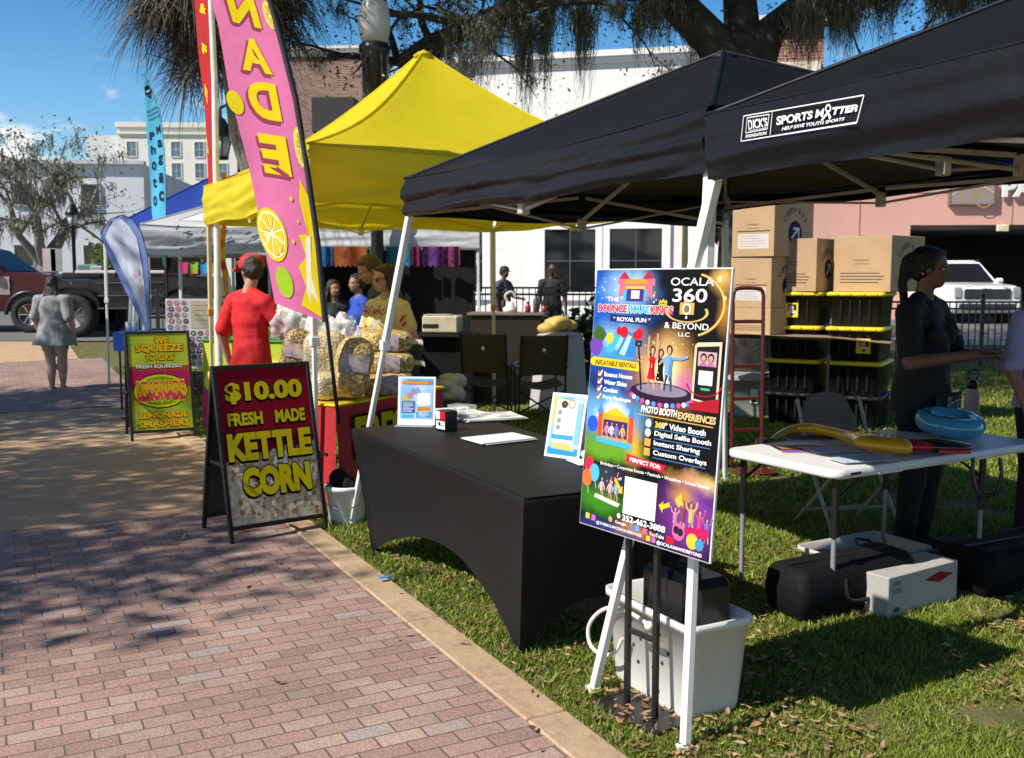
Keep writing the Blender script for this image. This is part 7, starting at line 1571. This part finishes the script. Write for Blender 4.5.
# blue covered table with small bottles behind the lemonade board
p = at(150, 330, 12.6); bt_ = thing('blue_table', 'table with a bright blue cover behind the lemonade board', 'table', (p.x, 12.7, 0), R(5)); m = MB(); m.box((0, 0, .96), (.85, .5, .03), 0, .008); m.build('tabletop', M('blue_cover', (.02, .16, .62), .5, .08, 4), bt_); m = MB(); m.grid(lambda u, v: ((u-.5)*.84, -.252-.01*math.sin(u*14)*v, .945-.2*v), 24, 4); m.build('cover_skirt', M('blue_cover', (.02, .16, .62)), bt_)
for sx in (-.36, .36):
    for sy in (-.2, .2): m = MB(); m.tube([(sx, sy, .95), (sx, sy, 0)], .014, 8); m.build('leg', BLK, bt_)
for i, (px, c, lab) in enumerate(((128, (.55, .62, .66), 'pale plastic cup nearest the left end of the blue table'), (134, (.35, .52, .66), 'light blue cup on the blue table beside the white cloth'))):
    p = at(px, 325, 12.6); t = thing('cup', lab, 'cup', (p.x, 12.62, .976)); m = MB(); m.lathe([(.03, 0), (.04, .11), (.037, .11), (.028, .01)], 12); m.build('body', M('cup_%d' % i, c, .3), t); m = MB(); m.lathe([(.042, .108), (.042, .118), (.01, .125)], 12); m.build('lid', WPLAS, t)
p = at(134, 322, 13.3); t = thing('white_drape', 'white cloth draped to a point behind the blue table', 'cloth', (p.x, 13.3, 0), 0); m = MB(); m.grid(lambda u, v: ((u-.5)*(.18+.26*v)+.06, .05*math.sin(u*14), 1.62-1.4*v), 14, 10); m.build('sheet', M('white_cloth', (.74, .74, .74), .8, .03, 4, .1), t); m = MB(); m.tube([(.06, .03, 1.66), (.06, .03, 0)], .012, 6); m.build('stand', BLK, t)
m = MB(); q = G(112, 370); q2 = at(116, 343, q.y+.3)
# papel picado and small pennants
PC = [((.02, .20, .62), 'blue'), ((.66, .16, .02), 'orange'), ((.03, .22, .06), 'green'), ((.06, .40, .62), 'turquoise'), ((.42, .02, .16), 'crimson'), ((.22, .05, .34), 'purple'), ((.40, .04, .22), 'magenta')]
for i, (x0, x1, ci) in enumerate(((318, 332, 0), (333, 367, 1), (368, 384, 2), (386, 411, 3), (412, 421, 4), (422, 444, 5), (445, 460, 6))):
    c, nm = PC[ci]; p0, p1 = at(x0, 246.5, 13.72), at(x1, 246.5, 13.72); W_ = (p1-p0).length; t = thing('paper_banner', nm+' cut paper banner hung along the front of the white canopy', 'paper banner', (p0.x, 13.72, p0.z+.0), 0, 'cut paper banners under the white canopy'); m = MB(); H_ = .25
    n = max(3, int(W_/.06)); m.grid(lambda u, v: (u*W_, .02*math.sin(u*9+i), -H_*v-(.03*abs(math.sin(u*n*3.1416)) if v > .99 else 0)), n*4, 5); m.build('paper', M('paper_'+nm, [q*.55 for q in c], .7, .1, 9, translucent=.3), t)  # banner colours dimmed evenly to stand in for canopy shade
    m = MB(); hl = (c[0]*.25, c[1]*.25, c[2]*.25)
    for k in range(int(14*W_/.4)+3):
        x, z = random.uniform(.1, .9)*W_, -random.uniform(.15, .85)*H_; s_ = random.uniform(.008, .016); m.add([(x-s_, -.024, z), (x, -.024, z-s_), (x+s_, -.024, z), (x, -.024, z+s_)], [(0, 1, 2, 3)])
    m.build('cutwork', M('cut_'+nm, hl, .8), t)
for i, (px, c, nm) in enumerate(((184, (.62, .04, .20), 'pink'), (194, (.30, .52, .03), 'lime'), (204, (.02, .35, .62), 'sky blue'), (212, (.70, .26, .02), 'orange'))):
    p = at(px, 262, 13.2); t = thing('pennant', nm+' pennant in the short string by the red flag pole', 'pennant', (p.x, 13.2, p.z), 0, 'pennants on a string'); m = MB(); m.grid(lambda u, v: ((u-.5)*.12*(1-.25*v), .01*math.sin(u*5), -.15*v), 4, 5); m.build('cloth', M('pennant_'+nm.replace(' ', '_'), c, .7, translucent=.3), t)
p0, p1 = at(172, 259, 13.2), at(216, 262, 13.2); m = MB(); m.tube([p0, (p0+p1)/2-Vector((0, 0, .03)), p1], .006, 5); m.build('string', BLK, label='dark string the four small pennants hang from', cat='string')
# dark garments hung inside the white canopy
for i, (px, c, lab) in enumerate(((396, (.03, .03, .05), 'dark dress hanging inside the white canopy near its middle'), (408, (.10, .03, .06), 'wine red blouse hanging inside the white canopy'), (422, (.02, .02, .025), 'black shirt hanging inside the white canopy by the curtain'))):
    p = at(px, 300, 14.6); t = thing('garment', lab, 'garment', (p.x, 14.6, 1.05+.0), R(10), 'garments hanging in the white canopy'); m = MB(); m.grid(lambda u, v: (.22*math.cos(u*6.283)*(.8+.35*v), .06*math.sin(u*6.283), .75-.75*v), 20, 8); m.build('cloth', M('garment_%d' % i, c, .8, .2, 9), t)
    m = MB(); 
    for k in range(14): m.ball((random.uniform(-.17, .17), -.065, random.uniform(.1, .65)), (.018, .006, .018), 6)
    m.build('pattern', M('garment_dots', (.35, .28, .32), .7, .6, 30), t)
    m = MB(); m.tube(smoothpath([(-.18, 0, .72), (0, 0, .8), (0, 0, .86), (.03, 0, .9)]), .006, 5); m.tube([(0, 0, .8), (.18, 0, .72)], .006, 5); m.build('hanger', BLK, t)
# ------------------------------------------------------------------ vehicles
RUB = M('tyre_rubber', (.016, .016, .016), .85, .1, 10, .2); CHR = M('bright_metal', (.55, .55, .56), .2, .05, metal=1); VG = M('car_glass', (.012, .014, .016), .12, .1, spec=.2)
def wheel(t, x, y, r, w_, rim, sgn=-1, spokes=6):
    X = Matrix.Translation((x, y, r)) @ Matrix.Rotation(math.pi/2*(1 if sgn < 0 else -1), 4, 'X')
    m = MB(); m.lathe([(r*.6, -w_/2), (r*.9, -w_/2), (r, -w_*.36), (r, w_*.36), (r*.9, w_/2), (r*.6, w_/2), (r*.58, w_*.3), (r*.58, -w_/2)], 28, X=X); o = m.build('wheel', RUB, t)
    m = MB(); m.lathe([(r*.6, w_*.42), (r*.54, w_*.44), (r*.5, w_*.25), (r*.1, w_*.2)], 24, X=X); m.lathe([(r*.14, w_*.22), (r*.12, w_*.36), (0, w_*.38)], 12, X=X)
    for k in range(spokes): a_ = 6.283*k/spokes; m.bar(X @ Vector((r*.1*math.cos(a_), r*.1*math.sin(a_), w_*.33)), X @ Vector((r*.55*math.cos(a_), r*.55*math.sin(a_), w_*.38)), r*.13, w_*.12)
    m.build('rim', rim, o); return o
def shell(prof, hw, tumble, mi=0):      # side outline extruded across, pulled in towards the top
    m = MB(); k = len(prof); zs = [z for _, z in prof]; zb_ = sorted(zs)[len(zs)//2]
    st = [(-1, .90), (-.97, .97), (-.85, 1), (.85, 1), (.97, .97), (1, .90)]
    vs = []
    for s_, f in st:
        for x, z in prof:
            w_ = hw*(1-tumble*max(0, z-zb_)); cx_ = sum(p[0] for p in prof)/k; vs.append((cx_+(x-cx_)*(1-(1-f)*.25), s_*w_, z-(1-f)*.25*(z-.4)))
    m.add(vs, [(i*k+j, i*k+(j+1) % k, (i+1)*k+(j+1) % k, (i+1)*k+j) for i in range(len(st)-1) for j in range(k)], mi, False); m.add(vs[:k], [tuple(range(k))], mi); m.add(vs[-k:], [tuple(range(k))[::-1]], mi); return m
def side_panel(m, poly, y, mi=0, th=.02): m.prism(poly, y, y+th, mi)
# maroon pickup
Yp = 24.2; px_ = at(10, 300, Yp).x; pu = thing('pickup_truck', 'maroon four door pickup truck parked across the end of the path', 'pickup truck', (px_-1.0, Yp, gz(Yp)), R(2)); MAR = M('maroon_paint', (.055, .004, .007),   .3, .08, 3, coat=.15, spec=.3)
PR = [(-3.2, .55), (-3.2, 1.25), (-1.25, 1.28), (-1.15, 1.95), (-.9, 2.02), (.35, 2.02), (.65, 1.95), (1.35, 1.42), (2.4, 1.34), (2.65, 1.2), (2.7, .6), (2.3, .5), (-2.8, .5)]
m = shell(PR, .98, .10); m.build('body', MAR, pu)
for poly, nm in (([(-1.05, 1.38), (-.98, 1.86), (-.28, 1.90), (-.28, 1.38)], 'rear'), ([(-.18, 1.38), (-.18, 1.90), (.42, 1.88), (.95, 1.44), (.9, 1.38)], 'front')):
    m = MB(); side_panel(m, poly, -.955, 0, .03); m.build('side_window', VG, pu)
m = MB(); m.add([(.75, -.75, 1.90), (.75, .75, 1.90), (1.33, .8, 1.45), (1.33, -.8, 1.45)], [(0, 1, 2, 3)]); m.build('windscreen', VG, pu)
for x in (-.24, 1.0): m = MB(); m.box((x, -.984, 1.0), (.015, .012, .75)); m.build('door_seam', BLK, pu)
for x in (-.42, .75): m = MB(); m.box((x, -.992, 1.25), (.2, .03, .04), 0, .01); m.build('door_handle', BLK, pu)
m = MB(); m.box((.98, -1.1, 1.5), (.16, .22, .24), 0, .04); m.build('mirror', BLK, pu)
m = MB(); m.box((1.22, -.99, 1.10), (.45, .014, .42)); m.build('door_magnet', M('magnet_pale', (.32, .24, .24), .6, .3, 12), pu)
m = MB(); m.box((-.2, -.95, .48), (2.6, .14, .06), 0, .02); m.build('running_board', BLK, pu)
for x in (-2.1, 1.85):
    wheel(pu, x, -.86, .43, .28, CHR); m = MB(); m.tube([(x+.52*math.cos(t_), -.98, .43+.52*math.sin(t_)) for t_ in [3.1416*k/12 for k in range(13)]], .05, 6); m.build('arch_trim', BLK, pu)
# black off-road vehicle
Yj = 23.2; px_ = at(146, 300, Yj).x; jp = thing('offroad_vehicle', 'black open off-road vehicle with huge tyres and a roof rack', 'off-road vehicle', (px_, Yj, gz(Yj)), R(0))
JB = M('black_paint', (.006, .006, .007), .35, .1, 4, coat=.15)
m = shell([(-1.9, .75), (-1.95, 1.22), (-.65, 1.28), (-.55, 1.34), (1.75, 1.34), (1.8, .75), (1.6, .62), (-1.7, .62)], .85, .05); m.build('body', JB, jp)
m = MB()
for a_, b_ in (((-.45, 1.3), (-.1, 1.80)), ((-.1, 1.80), (1.6, 1.80)), ((1.6, 1.80), (1.7, 1.3)), ((.75, 1.3), (.75, 1.80))):
    for sy in (-.75, .75): m.tube([(a_[0], sy, a_[1]), (b_[0], sy, b_[1])], .035, 8)
for x in (-.1, .75, 1.6): m.tube([(x, -.75, 1.80), (x, .75, 1.80)], .035, 8)
m.build('roll_cage', JB, jp)
m = MB(); m.box((.75, 0, 1.84), (1.9, 1.6, .05), 0, .02); m.build('hardtop', JB, jp)
m = MB(); m.box((-.3, -.70, 1.44), (2.0, .06, .07), 0, .015); m.build('side_rail', M('silver_rail', (.55, .55, .55), .35), jp)
m = MB(); m.box((.75, -.0, 1.58), (1.5, 1.3, .34)); m.build('cabin_glass', VG, jp)
m = MB(); m.add([(-.47, -.7, 1.34), (-.47, .7, 1.34), (-.14, .7, 1.78), (-.14, -.7, 1.78)], [(0, 1, 2, 3)]); m.build('windscreen', VG, jp)
for x, sy in ((-1.25, -.88), (1.3, -.88), (-1.25, .88), (1.3, .88)): wheel(jp, x, sy, .47, .34, M('dark_rim', (.14, .14, .14), .3, metal=.6), -1 if sy < 0 else 1, 8)
for x in (-1.25, 1.3):
    m = MB(); m.grid(lambda u, v: (x+.62*math.cos(3.14*(1-u)), -.72-.36*v, .52+.58*math.sin(3.14*(.08+.84*u))), 14, 2); m.build('fender', BLK, jp)
for x, c, nm in ((-.05, (.35, .02, .03), 'red_pack'), (1.45, (.45, .03, .06), 'red_jug')):
    m = MB(); m.box((x, -.88, 1.02 if x < 1 else 1.45), (.2, .1, .18), 0, .03); m.build(nm, M(nm, (c[0]*.4, c[1]*.4, c[2]*.4), .5, .4, 14), jp)
m = MB(); m.box((-2.0, 0, .8), (.14, 1.6, .2), 0, .03); m.build('bumper', BLK, jp)
m = MB()
for i in range(9): m.bar((-1.7+.4*i, -.80, .72), (-1.75+.4*i, -.84, 1.22), .03, .04, i % 2)
for z in (.62, .9, 1.18): m.tube([(-.75, -.90, z), (.75, -.90, z+.02)], .03, 6, 0)
m.build('side_step', [BLK, M('dull_metal', (.12, .12, .12), .5, .3, 9)], jp)
m = MB(); m.box((-1.2, -.2, 1.36), (.9, .9, .14), 0, .03); m.box((-1.3, .2, 1.52), (.5, .5, .2), 1, .03); m.box((-.9, -.4, 1.5), (.3, .3, .16), 2, .03); m.build('roof_cargo', [BLK, M('cargo_green', (.10, .20, .16), .6), M('cargo_grey', (.3, .3, .3), .6)], jp)
for i, (px, w_, h, c, lab) in enumerate(((50, .35, .62, (.55, .45, .43), 'pale pink parking sign beside the maroon truck'), (57, .3, .6, (.33, .36, .32), 'grey green parking sign beside the pale pink one'))):
    p = at(px, 262, 27); t = thing('small_sign', lab, 'sign', (p.x, 27, gz(27)), 0); m = MB(); m.tube([(0, 0, 0), (0, 0, p.z-gz(27))], .03, 8); m.build('post', GLEG, t); m = MB(); m.box((0, -.03, p.z-gz(27)+.05), (w_, .02, h), 0, .004); m.build('plate', M('plate_%d' % i, c, .5), t)
# parked cars beyond, seen as a low dark row
def far_car(label, px, Y, c, rz=0, L=4.4, H=1.45):
    p = at(px, 290, Y); t = thing('parked_car', label, 'car', (p.x, Y, gz(Y)), rz, 'cars parked beyond the path'); m = shell([(-L/2, .4), (-L/2, .8), (-L*.42, .92), (-L*.30, .98), (-L*.18, H), (L*.18, H), (L*.32, .98), (L*.48, .85), (L/2, .5), (L*.46, .3), (-L*.46, .3)], .88, .16); m.build('body', M('car_paint_%02d' % int(c[0]*99), c, .25, .05, coat=.5), t)
    m = MB(); side_panel(m, [(-L*.27, .99), (-L*.17, H-.09), (-.05, H-.08), (-.05, .99)], -.85, 0, .03); side_panel(m, [(.02, .99), (.02, H-.08), (L*.16, H-.09), (L*.27, .99)], -.85, 0, .03); m.build('side_windows', VG, t)
    for x in (-L*.31, L*.31): wheel(t, x, -.78, .33, .22, CHR, spokes=5)
far_car('dark grey car parked behind the bare oak', 8, 38, (.05, .05, .055), R(4)); far_car('silver car half hidden by the off-road vehicle', 112, 34, (.30, .31, .32), R(-3)); far_car('dark red car behind the blue tent', 172, 31, (.12, .02, .02), R(2))
# white suv at the garage
Ys = 26.6; p = at(985, 300, Ys); sv = thing('suv', 'white suv facing the lawn in front of the dark garage opening', 'suv', (p.x+.05, Ys+2.4, gz(Ys)), 0); WP = M('white_paint', (.78, .78, .78), .25, .03, 3, coat=.6)
def ringz(w_, y, z0, z1, r): return [(x, y, (z0+z1)/2+z) for x, z in rrect(w_, (z1-z0)/2, r, 4)]
m = MB(); loft(m, [ringz(.86, -2.42, .42, .92, .12), ringz(.94, -2.35, .34, 1.0, .14), ringz(.97, -2.1, .30, 1.06, .15), ringz(.98, -1.0, .28, 1.14, .14), ringz(.98, 2.2, .28, 1.16, .14), ringz(.95, 2.4, .4, 1.1, .14)]); m.build('body', WP, sv)
m = MB(); vs = [(-.93, -1.1, 1.08), (.93, -1.1, 1.08), (.93, 2.3, 1.1), (-.93, 2.3, 1.1), (-.70, -.35, 1.70), (.70, -.35, 1.70), (.72, 2.1, 1.70), (-.72, 2.1, 1.70)]; m.add(vs, [(0, 1, 5, 4), (1, 2, 6, 5), (2, 3, 7, 6), (3, 0, 4, 7), (4, 5, 6, 7)]); m.build('cabin', WP, sv)
m = MB(); m.add([(-.80, -1.07, 1.13), (.80, -1.07, 1.13), (.645, -.46, 1.645), (-.645, -.46, 1.645)], [(0, 1, 2, 3)]); o = m.build('windscreen', VG, sv); o.location = (0, -.012, .01)
m = MB(); loft(m, [[(x, y+.85, 1.70) for x, y in rrect(.71, 1.22, .2)], [(x, y+.85, 1.75) for x, y in rrect(.66, 1.15, .2)]]); m.build('roof', WP, sv)
for sx in (-1, 1):
    m = MB(); m.tube([(sx*.72, -.3, 1.76), (sx*.72, 2.0, 1.76)], .025, 6); m.build('roof_rail', BLK, sv)
    m = MB(); m.box((sx*1.10, -.75, 1.17), (.22, .16, .16), 0, .05); m.build('mirror', WP, sv)
    m = MB(); m.box((sx*.78, -2.40, .86), (.20, .10, .30), 0, .03); m.build('headlight', M('lamp_clear', (.30, .32, .34), .1, .2, 20, coat=.5), sv)
    for y in (-1.5, 1.5): m = MB(); m.lathe([(.2, -.12), (.36, -.12), (.38, -.06), (.38, .06), (.36, .12), (.2, .12)], 20, X=Matrix.Translation((sx*.86, y, .38)) @ Matrix.Rotation(math.pi/2, 4, 'Y')); m.build('wheel', RUB, sv)
m = MB(); m.box((0, -2.43, .83), (1.24, .06, .26), 0, .03); m.build('grille', M('grille_black', (.03, .03, .03), .3), sv)
m = MB(); m.box((0, -2.44, .50), (1.5, .06, .14), 0, .03); m.build('lower_intake', M('grille_black', (.03, .03, .03)), sv)
m = MB(); m.box((0, -2.435, .37), (1.3, .06, .05), 0, .015); m.build('skid_plate', CHR, sv)
a = Art(.26, .06, ztop=.98, y=-2.44, step=.003); a.text('KIA', .5, .5, .9, (.05, .05, .05), w=.9, bold=.03); a.build('badge', sv)
